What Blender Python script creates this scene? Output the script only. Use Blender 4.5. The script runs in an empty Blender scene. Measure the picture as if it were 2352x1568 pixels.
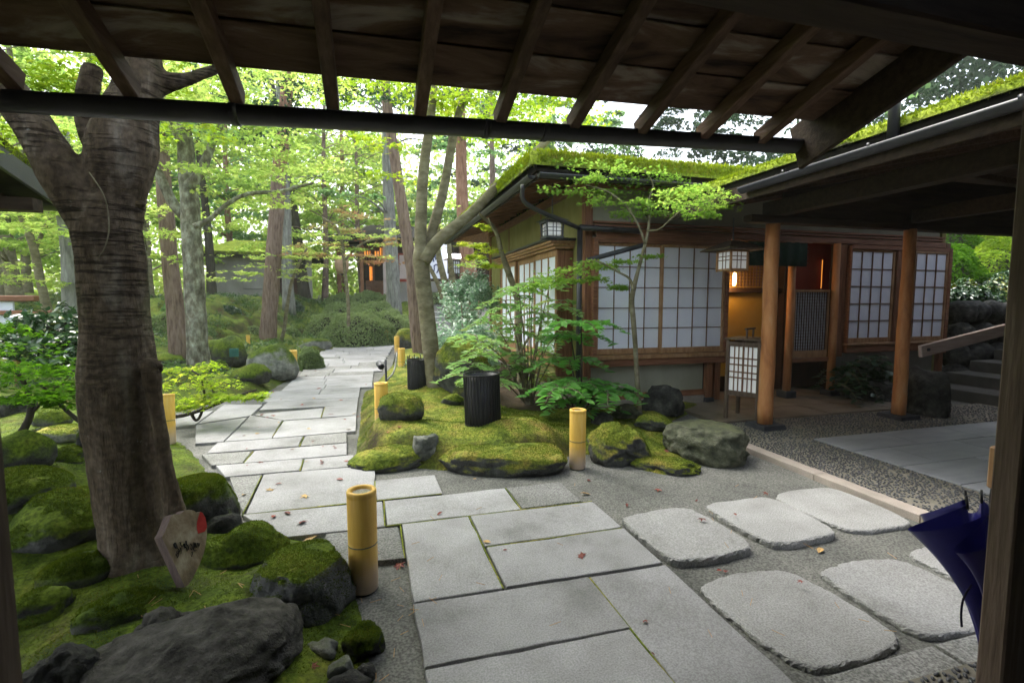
import bpy, math, random
import numpy as np
from mathutils import Vector, noise
random.seed(7)
RNG = np.random.default_rng(7)
S = bpy.context.scene
COL = S.collection
rad = math.radians

# ------------------------------------------------------------------ camera, sky, sun, exposure
EYE = 1.5
PITCH, YAW = rad(4.755), rad(15.806)
cam_d = bpy.data.cameras.new('camera')
cam = bpy.data.objects.new('camera', cam_d)
COL.objects.link(cam)
cam.location = (0, 0, EYE)
cam.rotation_euler = (math.pi / 2 - PITCH, 0, -YAW)
cam_d.sensor_width = 36.0
cam_d.lens = 17.296
cam_d.clip_start = 0.05
cam_d.clip_end = 500
cam_d.dof.use_dof = True
cam_d.dof.focus_distance = 3.6
cam_d.dof.aperture_fstop = 3.5
S.camera = cam

SUN_EL, SUN_AZ = rad(58), rad(-35)
world = bpy.data.worlds.new('World')
S.world = world
world.use_nodes = True
wn = world.node_tree.nodes
wl = world.node_tree.links
sky = wn.new('ShaderNodeTexSky')
sky.sky_type = 'NISHITA'
sky.sun_disc = False
sky.sun_elevation = SUN_EL
sky.sun_rotation = SUN_AZ
sky.air_density = 1.2
sky.dust_density = 4.0
sky.ozone_density = 1.0
hsv = wn.new('ShaderNodeHueSaturation')          # overcast: the blue is veiled by cloud
hsv.inputs['Saturation'].default_value = 0.46
wl.new(sky.outputs[0], hsv.inputs['Color'])
wl.new(hsv.outputs[0], wn['Background'].inputs['Color'])
wn['Background'].inputs['Strength'].default_value = 0.15

sun_d = bpy.data.lights.new('sun', 'SUN')
sun_d.energy = 1.1
sun_d.angle = rad(24)
sun_d.color = (1.0, 0.975, 0.94)
sun = bpy.data.objects.new('sun', sun_d)
COL.objects.link(sun)
sd = Vector((math.sin(SUN_AZ) * math.cos(SUN_EL), math.cos(SUN_AZ) * math.cos(SUN_EL), math.sin(SUN_EL)))
sun.rotation_euler = sd.to_track_quat('Z', 'Y').to_euler()

S.view_settings.view_transform = 'Standard'
S.view_settings.look = 'None'
S.view_settings.gamma = 1.0
S.view_settings.use_curve_mapping = False
S.view_settings.exposure = 2.25
S.cycles.use_denoising = True
S.cycles.use_adaptive_sampling = True
HAZE = .0012
S.cycles.volume_bounces = 1
S.cycles.max_bounces = 6
S.cycles.diffuse_bounces = 4
S.cycles.glossy_bounces = 2
S.cycles.transmission_bounces = 3
S.cycles.transparent_max_bounces = 4
S.cycles.sample_clamp_indirect = 6.0

# ------------------------------------------------------------------ measuring helper: a reading of the photo turned into a point on a known plane
FPX, CXP, CYP = 1130.0, 1176.0, 784.0
FW = np.array([math.sin(YAW) * math.cos(PITCH), math.cos(YAW) * math.cos(PITCH), -math.sin(PITCH)])
RT = np.array([math.cos(YAW), -math.sin(YAW), 0.0])
UP = np.cross(RT, FW)

def ray(x, y):
    return FW * FPX + RT * (x - CXP) - UP * (y - CYP)

def P(x, y, z=None, Y=None, X=None):
    d = ray(x, y)
    t = (z - EYE) / d[2] if z is not None else (Y / d[1] if Y is not None else X / d[0])
    return np.array([0, 0, EYE]) + d * t

def sstep(a, b, v):
    t = np.clip((np.asarray(v, float) - a) / (b - a), 0, 1)
    return t * t * (3 - 2 * t)

def hz(x, y):
    """height of the land: flat court and path, rising woods behind and to the right"""
    x = np.asarray(x, float); y = np.asarray(y, float)
    start = 17.3 - 7.0 * sstep(-1.6, -6.0, x)
    h = 1.42 * sstep(0, 1, (y - start) / 8.0)
    h = h + 1.9 * sstep(8.9, 12.0, x) * sstep(5.85, 7.6, y)
    h = h + 0.03 * np.clip(y - 26, 0, 60)
    return h

def G(px, py):
    """where the line of sight through that reading meets the land"""
    d = ray(px, py); d = d / np.linalg.norm(d)
    t = 1.0
    while t < 80:
        p = np.array([0, 0, EYE]) + d * t
        if p[2] < hz(p[0], p[1]):
            break
        t += 0.02
    return p

# ------------------------------------------------------------------ mesh building
class MB:
    def __init__(s):
        s.v = []; s.f = []
    def add(s, vs, fs):
        o = len(s.v)
        s.v.extend([tuple(map(float, q)) for q in vs])
        s.f.extend([tuple(i + o for i in f) for f in fs])
        return s
    def box(s, c, h, ax=None, b=0.004):
        """chamfered box: centre, half sizes, optional axes"""
        if ax is None:
            ax = np.eye(3)
        ax = [np.asarray(a, float) for a in ax]
        c = np.asarray(c, float)
        b = min(b, 0.45 * min(h))
        idx = {}; vs = []
        for sx in (-1, 1):
            for sy in (-1, 1):
                for sz in (-1, 1):
                    for k in range(3):
                        q = [sx * h[0], sy * h[1], sz * h[2]]
                        for j in range(3):
                            if j != k:
                                q[j] -= (sx, sy, sz)[j] * b
                        idx[(sx, sy, sz, k)] = len(vs)
                        vs.append(c + ax[0] * q[0] + ax[1] * q[1] + ax[2] * q[2])
        fs = []
        for k in range(3):
            i, j = (k + 1) % 3, (k + 2) % 3
            for sg in (-1, 1):
                loop = []
                for a, e in ((-1, -1), (1, -1), (1, 1), (-1, 1)):
                    t = [0, 0, 0]; t[k] = sg; t[i] = a; t[j] = e
                    loop.append(idx[(t[0], t[1], t[2], k)])
                fs.append(loop if sg > 0 else loop[::-1])
            for a in (-1, 1):
                for e in (-1, 1):
                    t1 = [0, 0, 0]; t1[i] = a; t1[j] = e; t2 = list(t1)
                    t1[k] = -1; t2[k] = 1
                    q = [idx[(*t1, i)], idx[(*t2, i)], idx[(*t2, j)], idx[(*t1, j)]]
                    fs.append(q if a * e > 0 else q[::-1])
        for sx in (-1, 1):
            for sy in (-1, 1):
                for sz in (-1, 1):
                    t = [idx[(sx, sy, sz, k)] for k in range(3)]
                    fs.append(t if sx * sy * sz > 0 else t[::-1])
        return s.add(vs, fs)
    def bx(s, x0, x1, y0, y1, z0, z1, b=0.004):
        return s.box(((x0 + x1) / 2, (y0 + y1) / 2, (z0 + z1) / 2), (abs(x1 - x0) / 2, abs(y1 - y0) / 2, abs(z1 - z0) / 2), None, b)
    def bar(s, p, q, w, h, b=0.004, up=(0, 0, 1)):
        p = np.asarray(p, float); q = np.asarray(q, float)
        d = q - p; L = np.linalg.norm(d); d /= L
        sd_ = np.cross(d, up); sd_ /= np.linalg.norm(sd_)
        u = np.cross(sd_, d)
        return s.box((p + q) / 2, (L / 2, w / 2, h / 2), (d, sd_, u), b)
    def tube(s, pts, rs, n=10, rough=0.0, seed=0, caps=True):
        pts = np.asarray(pts, float); m = len(pts)
        if np.isscalar(rs): rs = [rs] * m
        vs = []; fs = []
        ref = None
        for i in range(m):
            d = pts[min(i + 1, m - 1)] - pts[max(i - 1, 0)]
            d /= (np.linalg.norm(d) + 1e-9)
            if ref is None:
                ref = np.array([1.0, 0, 0]) if abs(d[0]) < 0.8 else np.array([0, 1.0, 0])
            a = ref - d * (ref @ d); a /= np.linalg.norm(a); ref = a
            bb = np.cross(d, a)
            for k in range(n):
                t = 2 * math.pi * k / n
                o = a * math.cos(t) + bb * math.sin(t)
                r = rs[i]
                if rough:
                    q = pts[i] + o * r
                    r *= 1 + rough * noise.noise(Vector(q * 4.0 + seed)) + rough * .5 * noise.noise(Vector(q * 13.0 + seed))
                vs.append(pts[i] + o * r)
        for i in range(m - 1):
            for k in range(n):
                k2 = (k + 1) % n
                fs.append((i * n + k, i * n + k2, (i + 1) * n + k2, (i + 1) * n + k))
        if caps:
            fs.append(tuple(range(n))[::-1]); fs.append(tuple((m - 1) * n + k for k in range(n)))
        return s.add(vs, fs)
    def lathe(s, c, prof, n=24):
        c = np.asarray(c, float)
        vs = []; fs = []
        for r, z in prof:
            for k in range(n):
                t = 2 * math.pi * k / n
                vs.append(c + np.array([r * math.cos(t), r * math.sin(t), z]))
        for i in range(len(prof) - 1):
            for k in range(n):
                k2 = (k + 1) % n
                fs.append((i * n + k, i * n + k2, (i + 1) * n + k2, (i + 1) * n + k))
        return s.add(vs, fs)
    def prism(s, front, off, inset=0.0):
        """polygon pushed along off"""
        f = [np.asarray(q, float) for q in front]; n = len(f)
        off = np.asarray(off, float)
        vs = f + [q + off for q in f]
        fs = [tuple(range(n)), tuple(range(2 * n - 1, n - 1, -1))]
        for i in range(n):
            j = (i + 1) % n
            fs.append((i, i + n, j + n, j))
        return s.add(vs, fs)

def smooth_path(pts, rs, k=4):
    """Catmull-Rom through points and radii"""
    pts = np.asarray(pts, float); rs = np.asarray(rs, float)
    A = np.column_stack([pts, rs])
    A = np.vstack([2 * A[0] - A[1], A, 2 * A[-1] - A[-2]])
    out = []
    for i in range(1, len(A) - 2):
        for j in range(k):
            t = j / k
            p0, p1, p2, p3 = A[i - 1], A[i], A[i + 1], A[i + 2]
            out.append(0.5 * ((2 * p1) + (-p0 + p2) * t + (2 * p0 - 5 * p1 + 4 * p2 - p3) * t * t + (-p0 + 3 * p1 - 3 * p2 + p3) * t ** 3))
    out.append(A[-2])
    out = np.array(out)
    return out[:, :3], np.maximum(out[:, 3], 0.0015)

BASE = {}
def wbase(o):
    return BASE.get(o.name, np.zeros(3)) if o else np.zeros(3)

def mesh_of(name, mb, smooth=False):
    me = bpy.data.meshes.new(name)
    me.from_pydata(mb.v, [], mb.f)
    me.update()
    if smooth:
        me.polygons.foreach_set('use_smooth', [True] * len(me.polygons))
    return me

def put(name, me, m, parent=None, loc=(0, 0, 0)):
    """link a mesh; loc in world terms, parents are unrotated empties or meshes"""
    o = bpy.data.objects.new(name, me)
    COL.objects.link(o)
    if m is not None and not me.materials:
        me.materials.append(m)
    pb = wbase(parent)
    loc = np.asarray(loc, float)
    if parent:
        o.parent = parent
    o.location = loc - pb
    BASE[o.name] = loc
    return o

def obj(name, mb, m, parent=None, smooth=False, loc=(0, 0, 0)):
    return put(name, mesh_of(name, mb, smooth), m, parent, loc)

def tag(o, label=None, cat=None, group=None, kind=None):
    if label: o['label'] = label
    if cat: o['category'] = cat
    if group: o['group'] = group
    if kind: o['kind'] = kind
    return o

def thing(name, label, cat, loc=(0, 0, 0), group=None):
    o = bpy.data.objects.new(name, None)
    COL.objects.link(o)
    o.empty_display_size = 0.1
    o.location = tuple(map(float, loc))
    BASE[o.name] = np.asarray(loc, float)
    return tag(o, label, cat, group)

# ------------------------------------------------------------------ materials
def ramp_mat(name, stops, scale=(4, 4, 4), rough=0.8, detail=6, bump=0.0, bscale=40, spec=0.3, rnd=0.0, speck=None, distort=0.0, world_co=True, metal=0.0):
    m = bpy.data.materials.new(name)
    m.use_nodes = True
    nt = m.node_tree; N = nt.nodes; L = nt.links
    bs = N['Principled BSDF']
    bs.inputs['Roughness'].default_value = rough
    bs.inputs['Specular IOR Level'].default_value = spec
    bs.inputs['Metallic'].default_value = metal
    geo = N.new('ShaderNodeNewGeometry')
    tc = N.new('ShaderNodeTexCoord')
    mp = N.new('ShaderNodeMapping')
    mp.inputs['Scale'].default_value = scale
    L.new(geo.outputs['Position'] if world_co else tc.outputs['Object'], mp.inputs['Vector'])
    oi = N.new('ShaderNodeObjectInfo')
    if rnd:
        ad = N.new('ShaderNodeVectorMath'); ad.operation = 'MULTIPLY_ADD'
        L.new(oi.outputs['Random'], ad.inputs[0])
        ad.inputs[1].default_value = (37, 53, 71)
        L.new(mp.outputs[0], ad.inputs[2])
        vec = ad.outputs[0]
    else:
        vec = mp.outputs[0]
    nz = N.new('ShaderNodeTexNoise')
    nz.inputs['Scale'].default_value = 1.0
    nz.inputs['Detail'].default_value = detail
    nz.inputs['Roughness'].default_value = 0.62
    nz.inputs['Distortion'].default_value = distort
    L.new(vec, nz.inputs['Vector'])
    cr = N.new('ShaderNodeValToRGB')
    el = cr.color_ramp.elements
    while len(el) < len(stops): el.new(0.5)
    for e, (p, c) in zip(el, stops):
        e.position = p; e.color = (*c, 1)
    L.new(nz.outputs['Fac'], cr.inputs['Fac'])
    col = cr.outputs['Color']
    if speck:
        n2 = N.new('ShaderNodeTexNoise'); n2.inputs['Scale'].default_value = speck[0]; n2.inputs['Detail'].default_value = 2
        L.new(geo.outputs['Position'], n2.inputs['Vector'])
        c2 = N.new('ShaderNodeValToRGB')
        c2.color_ramp.elements[0].position = 0.35; c2.color_ramp.elements[0].color = (speck[1],) * 3 + (1,)
        c2.color_ramp.elements[1].position = 0.65; c2.color_ramp.elements[1].color = (speck[2],) * 3 + (1,)
        L.new(n2.outputs['Fac'], c2.inputs['Fac'])
        mx = N.new('ShaderNodeMix'); mx.data_type = 'RGBA'; mx.blend_type = 'MULTIPLY'; mx.inputs['Factor'].default_value = 1
        L.new(col, mx.inputs['A']); L.new(c2.outputs['Color'], mx.inputs['B'])
        col = mx.outputs['Result']
    if rnd:
        mr = N.new('ShaderNodeMapRange')
        mr.inputs['To Min'].default_value = 1 - rnd; mr.inputs['To Max'].default_value = 1 + rnd
        L.new(oi.outputs['Random'], mr.inputs['Value'])
        mx = N.new('ShaderNodeVectorMath'); mx.operation = 'SCALE'
        L.new(col, mx.inputs[0]); L.new(mr.outputs[0], mx.inputs['Scale'])
        col = mx.outputs[0]
    L.new(col, bs.inputs['Base Color'])
    if bump:
        n3 = N.new('ShaderNodeTexNoise'); n3.inputs['Scale'].default_value = 1.0; n3.inputs['Detail'].default_value = 8
        mp2 = N.new('ShaderNodeMapping')
        k = bscale / max(scale)
        mp2.inputs['Scale'].default_value = tuple(q * k for q in scale)
        L.new(geo.outputs['Position'] if world_co else tc.outputs['Object'], mp2.inputs['Vector'])
        L.new(mp2.outputs[0], n3.inputs['Vector'])
        bp = N.new('ShaderNodeBump'); bp.inputs['Strength'].default_value = bump; bp.inputs['Distance'].default_value = 0.02
        L.new(n3.outputs['Fac'], bp.inputs['Height'])
        L.new(bp.outputs[0], bs.inputs['Normal'])
    return m

def leaf_mat(name, c1, c2, c3=None, trans=0.5, gloss=0.0, rough=0.45):
    m = bpy.data.materials.new(name)
    m.use_nodes = True
    nt = m.node_tree; N = nt.nodes; L = nt.links
    out = N['Material Output']; bs = N['Principled BSDF']
    at = N.new('ShaderNodeAttribute'); at.attribute_name = 'tint'
    cr = N.new('ShaderNodeValToRGB')
    el = cr.color_ramp.elements
    el[0].color = (*c1, 1); el[1].color = (*c2, 1); el[1].position = 0.75 if c3 else 1.0
    if c3:
        e = el.new(1.0); e.color = (*c3, 1)
    L.new(at.outputs['Fac'], cr.inputs['Fac'])
    L.new(cr.outputs[0], bs.inputs['Base Color'])
    bs.inputs['Roughness'].default_value = rough
    bs.inputs['Specular IOR Level'].default_value = 0.5 * gloss
    tr = N.new('ShaderNodeBsdfTranslucent')
    g = N.new('ShaderNodeHueSaturation'); g.inputs['Saturation'].default_value = 1.1; g.inputs['Value'].default_value = 1.25
    L.new(cr.outputs[0], g.inputs['Color']); L.new(g.outputs[0], tr.inputs['Color'])
    mx = N.new('ShaderNodeMixShader'); mx.inputs[0].default_value = trans
    L.new(bs.outputs[0], mx.inputs[1]); L.new(tr.outputs[0], mx.inputs[2])
    L.new(mx.outputs[0], out.inputs['Surface'])
    return m

def mossy_rock_mat(name, rock, moss, lo, hi, rockbump=0.6, mscale=5.0):
    """bare stone with moss on the faces that look up; lo and hi say how much"""
    m = bpy.data.materials.new(name)
    m.use_nodes = True
    nt = m.node_tree; N = nt.nodes; L = nt.links
    bs = N['Principled BSDF']; bs.inputs['Roughness'].default_value = 0.9; bs.inputs['Specular IOR Level'].default_value = 0.15
    geo = N.new('ShaderNodeNewGeometry')
    def nz(sc, det=6):
        n = N.new('ShaderNodeTexNoise'); n.inputs['Scale'].default_value = sc; n.inputs['Detail'].default_value = det; n.inputs['Roughness'].default_value = 0.65
        L.new(geo.outputs['Position'], n.inputs['Vector']); return n.outputs['Fac']
    def rp(f, st):
        c = N.new('ShaderNodeValToRGB'); el = c.color_ramp.elements
        while len(el) < len(st): el.new(0.5)
        for e, (p, q) in zip(el, st):
            e.position = p; e.color = (*q, 1)
        L.new(f, c.inputs['Fac']); return c.outputs['Color']
    rc = rp(nz(9, 9), rock)
    mc = rp(nz(3.4, 9), moss)
    fine = rp(nz(42, 8), [(0.33, (.38, .40, .42)), (0.5, (.95, .95, .95)), (0.68, (1.55, 1.5, 1.4))])
    mm = N.new('ShaderNodeMix'); mm.data_type = 'RGBA'; mm.blend_type = 'MULTIPLY'; mm.inputs['Factor'].default_value = 1
    L.new(mc, mm.inputs['A']); L.new(fine, mm.inputs['B'])
    sep = N.new('ShaderNodeSeparateXYZ'); L.new(geo.outputs['Normal'], sep.inputs[0])
    ad = N.new('ShaderNodeMath'); ad.operation = 'MULTIPLY_ADD'; ad.inputs[1].default_value = 1.5; 
    sb = N.new('ShaderNodeMath'); sb.operation = 'SUBTRACT'; sb.inputs[1].default_value = 0.5
    L.new(nz(mscale, 8), sb.inputs[0]); L.new(sb.outputs[0], ad.inputs[0]); L.new(sep.outputs['Z'], ad.inputs[2])
    mr = N.new('ShaderNodeMapRange'); mr.inputs['From Min'].default_value = lo; mr.inputs['From Max'].default_value = hi
    L.new(ad.outputs[0], mr.inputs['Value'])
    mx = N.new('ShaderNodeMix'); mx.data_type = 'RGBA'
    L.new(mr.outputs[0], mx.inputs['Factor']); L.new(rc, mx.inputs['A']); L.new(mm.outputs['Result'], mx.inputs['B'])
    L.new(mx.outputs['Result'], bs.inputs['Base Color'])
    bp = N.new('ShaderNodeBump'); bp.inputs['Strength'].default_value = rockbump; bp.inputs['Distance'].default_value = 0.03
    b2 = N.new('ShaderNodeMath'); b2.operation = 'MULTIPLY_ADD'; b2.inputs[1].default_value = 0.35
    L.new(nz(70, 6), b2.inputs[0]); L.new(nz(22, 9), b2.inputs[2])
    L.new(b2.outputs[0], bp.inputs['Height']); L.new(bp.outputs[0], bs.inputs['Normal'])
    return m

def emit_mat(name, c, s):
    m = bpy.data.materials.new(name); m.use_nodes = True
    b = m.node_tree.nodes['Principled BSDF']
    b.inputs['Base Color'].default_value = (*c, 1)
    b.inputs['Emission Color'].default_value = (*c, 1); b.inputs['Emission Strength'].default_value = s
    return m

M = {}
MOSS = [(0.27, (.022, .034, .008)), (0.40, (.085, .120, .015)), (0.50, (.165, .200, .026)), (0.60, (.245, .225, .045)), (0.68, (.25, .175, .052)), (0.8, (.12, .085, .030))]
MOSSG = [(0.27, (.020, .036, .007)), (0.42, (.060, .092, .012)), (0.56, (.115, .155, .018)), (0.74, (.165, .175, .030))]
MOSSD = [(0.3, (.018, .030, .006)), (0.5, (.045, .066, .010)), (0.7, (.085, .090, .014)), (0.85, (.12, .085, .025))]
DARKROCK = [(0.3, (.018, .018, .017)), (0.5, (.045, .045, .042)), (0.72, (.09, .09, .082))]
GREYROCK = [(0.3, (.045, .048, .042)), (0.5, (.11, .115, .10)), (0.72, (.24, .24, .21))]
MOSSG = [(0.27, (.020, .036, .007)), (0.42, (.056, .090, .010)), (0.56, (.105, .150, .015)), (0.74, (.155, .155, .026))]  # green moss, its colour lowered to carry the shade over the left bed
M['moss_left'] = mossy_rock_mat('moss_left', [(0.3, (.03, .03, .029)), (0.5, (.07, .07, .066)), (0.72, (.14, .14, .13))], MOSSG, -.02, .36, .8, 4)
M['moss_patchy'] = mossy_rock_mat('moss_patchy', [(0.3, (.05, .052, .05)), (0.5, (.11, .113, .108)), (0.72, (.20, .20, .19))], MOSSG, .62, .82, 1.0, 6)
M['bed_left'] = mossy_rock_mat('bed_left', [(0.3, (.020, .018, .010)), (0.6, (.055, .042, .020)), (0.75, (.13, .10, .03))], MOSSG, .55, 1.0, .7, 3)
M['big_rock'] = mossy_rock_mat('big_rock', [(0.3, (.022, .021, .018)), (0.46, (.064, .061, .053)), (0.6, (.11, .105, .093)), (0.74, (.19, .185, .165))], MOSSG, 1.2, 1.7, 1.0, 8)
M['moss_rock'] = mossy_rock_mat('moss_rock', DARKROCK, MOSS, 0.05, 0.45)
M['moss_full'] = mossy_rock_mat('moss_full', [(0.3, (.03, .03, .029)), (0.5, (.065, .066, .062)), (0.72, (.12, .12, .112))], MOSS, .06, 0.42, .8, 4)
M['moss_half'] = mossy_rock_mat('moss_half', GREYROCK, MOSS, 0.45, 0.75)
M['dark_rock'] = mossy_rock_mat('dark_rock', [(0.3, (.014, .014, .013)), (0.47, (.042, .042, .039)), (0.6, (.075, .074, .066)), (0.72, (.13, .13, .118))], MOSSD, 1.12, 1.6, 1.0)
M['grey_rock'] = mossy_rock_mat('grey_rock', GREYROCK, MOSSD, 0.85, 1.4)
M['pale_moss'] = mossy_rock_mat('pale_moss', [(0.3, (.09, .095, .085)), (0.5, (.20, .205, .185)), (0.72, (.36, .36, .33))], MOSSG, .25, .55, .8, 3)
M['green_rock'] = mossy_rock_mat('green_rock', DARKROCK, MOSSG, .0, .4, .8, 5)
M['lichen_rock'] = mossy_rock_mat('lichen_rock', [(0.3, (.03, .032, .024)), (0.48, (.085, .09, .06)), (0.66, (.17, .17, .12)), (0.78, (.30, .29, .24))], MOSSD, 0.8, 1.5, 0.9, 9)
M['moss_bed'] = mossy_rock_mat('moss_bed', [(0.3, (.022, .018, .010)), (0.7, (.06, .045, .024))], MOSS, 0.50, 1.0, 0.6, 3)
M['earth'] = ramp_mat('earth', [(0.3, (.085, .087, .078)), (0.5, (.140, .140, .127)), (0.75, (.19, .186, .168))], (1.6, 1.6, 1.6), .95, 12, .5, 90, .1, speck=(85, .62, 1.3))
M['soil'] = ramp_mat('soil', [(0.3, (.035, .028, .02)), (0.6, (.075, .055, .036)), (0.8, (.11, .085, .05))], (3, 3, 3), .95, 9, .5, 60, .1)
M['granite'] = ramp_mat('granite', [(0.30, (.165, .165, .158)), (0.44, (.245, .243, .240)), (0.56, (.285, .283, .283)), (0.75, (.335, .333, .335))], (2.0, 2.0, 2.0), .8, 12, .2, 110, .2, rnd=.11, speck=(130, .78, 1.16))
M['granite_pad'] = ramp_mat('granite_pad', [(0.30, (.20, .20, .188)), (0.44, (.27, .268, .258)), (0.58, (.31, .308, .30)), (0.75, (.35, .348, .34))], (2.4, 2.4, 2.4), .85, 12, .35, 120, .15, rnd=.14, speck=(120, .74, 1.18))
M['granite_dark'] = ramp_mat('granite_dark', [(0.28, (.12, .122, .108)), (0.45, (.195, .195, .182)), (0.75, (.27, .268, .26))], (3, 3, 3), .8, 12, .5, 110, .2, rnd=.09, speck=(90, .55, 1.3))
M['slate'] = ramp_mat('slate', [(0.3, (.18, .185, .20)), (0.6, (.25, .255, .275)), (0.8, (.30, .30, .32))], (2, 6, 2), .5, 8, .1, 120, .4, rnd=.1)
M['porch_stone'] = ramp_mat('porch_stone', [(0.3, (.09, .08, .055)), (0.5, (.16, .13, .10)), (0.75, (.22, .19, .16))], (2, 2, 2), .7, 8, .15, 120, .3, rnd=.1)
M['step_stone'] = ramp_mat('step_stone', [(0.3, (.05, .048, .042)), (0.6, (.085, .08, .07)), (0.8, (.13, .12, .105))], (3, 3, 3), .85, 8, .25, 100, .2)
M['kerb'] = ramp_mat('kerb', [(0.3, (.25, .22, .19)), (0.6, (.36, .31, .27)), (0.8, (.42, .37, .33))], (3, 3, 3), .85, 8, .2, 100, .2, rnd=.08, speck=(240, .8, 1.1))
M['mortar'] = ramp_mat('mortar', [(0.3, (.13, .12, .095)), (0.7, (.21, .195, .16))], (8, 8, 8), .9, 6, .2, 120)
M['pebble'] = ramp_mat('pebble', [(0.3, (.03, .032, .036)), (0.55, (.06, .062, .07)), (0.8, (.12, .12, .12))], (9, 9, 9), .45, 4, 0, 40, .5)
M['dark_wood_x'] = ramp_mat('dark_wood_x', [(0.32, (.014, .008, .005)), (0.44, (.070, .040, .025)), (0.54, (.105, .066, .044)), (0.61, (.175, .140, .110)), (0.74, (.24, .20, .16))], (1.6, 6, 6), .9, 10, .3, 70, .25, rnd=.4, distort=.6)
M['dark_wood_y'] = ramp_mat('dark_wood_y', [(0.25, (.045, .022, .013)), (0.5, (.095, .054, .034)), (0.75, (.16, .10, .07))], (30, 3, 30), .75, 8, .25, 60, .25, rnd=.25)
M['beam_wood'] = ramp_mat('beam_wood', [(0.3, (.020, .012, .008)), (0.5, (.038, .024, .016)), (0.75, (.062, .041, .028))], (2.5, 25, 25), .75, 8, .2, 60, .25)
M['post_wood'] = ramp_mat('post_wood', [(0.3, (.060, .040, .029)), (0.5, (.10, .070, .052)), (0.75, (.15, .112, .088))], (40, 40, 3), .75, 8, .25, 70, .25)
M['brown_z'] = ramp_mat('brown_z', [(0.3, (.10, .040, .020)), (0.5, (.20, .085, .042)), (0.75, (.30, .145, .08))], (45, 45, 3.5), .6, 8, .15, 60, .35, rnd=.15)
M['brown_x'] = ramp_mat('brown_x', [(0.3, (.12, .048, .024)), (0.5, (.22, .095, .05)), (0.75, (.32, .16, .09))], (3.5, 45, 45), .6, 8, .15, 60, .35, rnd=.15)
M['brown_y'] = ramp_mat('brown_y', [(0.3, (.12, .050, .025)), (0.5, (.22, .100, .05)), (0.75, (.34, .18, .10))], (45, 3.5, 45), .6, 8, .15, 60, .35, rnd=.15)
M['frame'] = ramp_mat('frame', [(0.3, (.22, .115, .055)), (0.5, (.33, .185, .09)), (0.75, (.44, .27, .15))], (20, 20, 6), .55, 7, .1, 60, .35, rnd=.12)
M['pillar'] = ramp_mat('pillar', [(0.28, (.24, .085, .030)), (0.45, (.42, .17, .060)), (0.6, (.50, .23, .09)), (0.8, (.52, .33, .19))], (9, 9, 2.2), .55, 9, .2, 60, .35, rnd=.08, distort=.5)
M['muntin'] = ramp_mat('muntin', [(0.3, (.10, .05, .03)), (0.7, (.19, .10, .06))], (20, 20, 20), .6, 5)
M['paper'] = ramp_mat('paper', [(0.3, (.74, .78, .90)), (0.7, (.81, .84, .93))], (2, 2, 2), .7, 4, 0.04, 60, .3, rnd=.03)
M['stucco'] = ramp_mat('stucco', [(0.3, (.25, .25, .19)), (0.55, (.33, .33, .26)), (0.8, (.40, .39, .31))], (2, 2, 1.2), .9, 8, .15, 160, .1)
M['stucco_green'] = ramp_mat('stucco_green', [(0.3, (.20, .19, .065)), (0.55, (.28, .265, .10)), (0.8, (.36, .34, .16))], (2, 2, 1.2), .9, 8, .15, 160, .1)
M['stucco_grey'] = ramp_mat('stucco_grey', [(0.3, (.20, .19, .17)), (0.7, (.29, .28, .26))], (2, 2, 1.2), .9, 6)
M['black'] = ramp_mat('black', [(0.3, (.008, .008, .009)), (0.7, (.016, .016, .018))], (10, 10, 10), .45, 4, 0, 40, .4)
M['gutter'] = ramp_mat('gutter', [(0.3, (.020, .018, .020)), (0.7, (.045, .042, .045))], (6, 6, 6), .38, 5, .05, 60, .5)
M['gutter_grey'] = ramp_mat('gutter_grey', [(0.3, (.020, .020, .022)), (0.7, (.040, .040, .043))], (6, 6, 6), .38, 5, .05, 60, .5)
M['iron'] = ramp_mat('iron', [(0.3, (.022, .024, .030)), (0.7, (.05, .052, .06))], (20, 20, 20), .5, 5, .1, 80, .5)
M['green_cap'] = ramp_mat('green_cap', [(0.3, (.10, .105, .06)), (0.7, (.17, .17, .10))], (12, 12, 12), .5, 5, .1, 80, .4)
M['stone_black'] = ramp_mat('stone_black', [(0.3, (.02, .021, .026)), (0.7, (.05, .052, .06))], (9, 9, 9), .6, 5, .1, 90, .4)
M['noren_green'] = ramp_mat('noren_green', [(0.3, (.008, .030, .020)), (0.7, (.014, .045, .032))], (30, 30, 30), .9, 4)
M['gold_wall'] = ramp_mat('gold_wall', [(0.3, (.36, .20, .03)), (0.7, (.46, .27, .05))], (2, 2, 2), .7, 5)
M['red_wall'] = ramp_mat('red_wall', [(0.3, (.20, .022, .015)), (0.7, (.28, .035, .022))], (3, 3, 3), .7, 5)
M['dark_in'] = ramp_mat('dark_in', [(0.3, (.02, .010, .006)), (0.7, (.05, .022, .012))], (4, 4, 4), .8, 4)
M['cloth_white'] = ramp_mat('cloth_white', [(0.3, (.62, .66, .76)), (0.7, (.70, .73, .82))], (3, 3, 3), .9, 3)
M['ink_blue'] = ramp_mat('ink_blue', [(0.3, (.012, .022, .11)), (0.7, (.02, .03, .14))], (9, 9, 9), .9, 3)
M['ink'] = ramp_mat('ink', [(0.3, (.006, .006, .006)), (0.7, (.02, .02, .02))], (60, 60, 60), .8, 3)
M['red_paint'] = ramp_mat('red_paint', [(0.3, (.34, .022, .018)), (0.6, (.48, .045, .035)), (0.8, (.36, .09, .06))], (24, 24, 24), .6, 6)
M['sign_wood'] = ramp_mat('sign_wood', [(0.30, (.17, .13, .08)), (0.46, (.28, .21, .13)), (0.60, (.43, .36, .25)), (0.8, (.52, .46, .34))], (14, 14, 4.5), .75, 8, .3, 80, .2, distort=.6)
M['sign_side'] = ramp_mat('sign_side', [(0.3, (.08, .055, .05)), (0.7, (.17, .12, .10))], (30, 30, 8), .8, 8, .3, 80)
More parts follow.
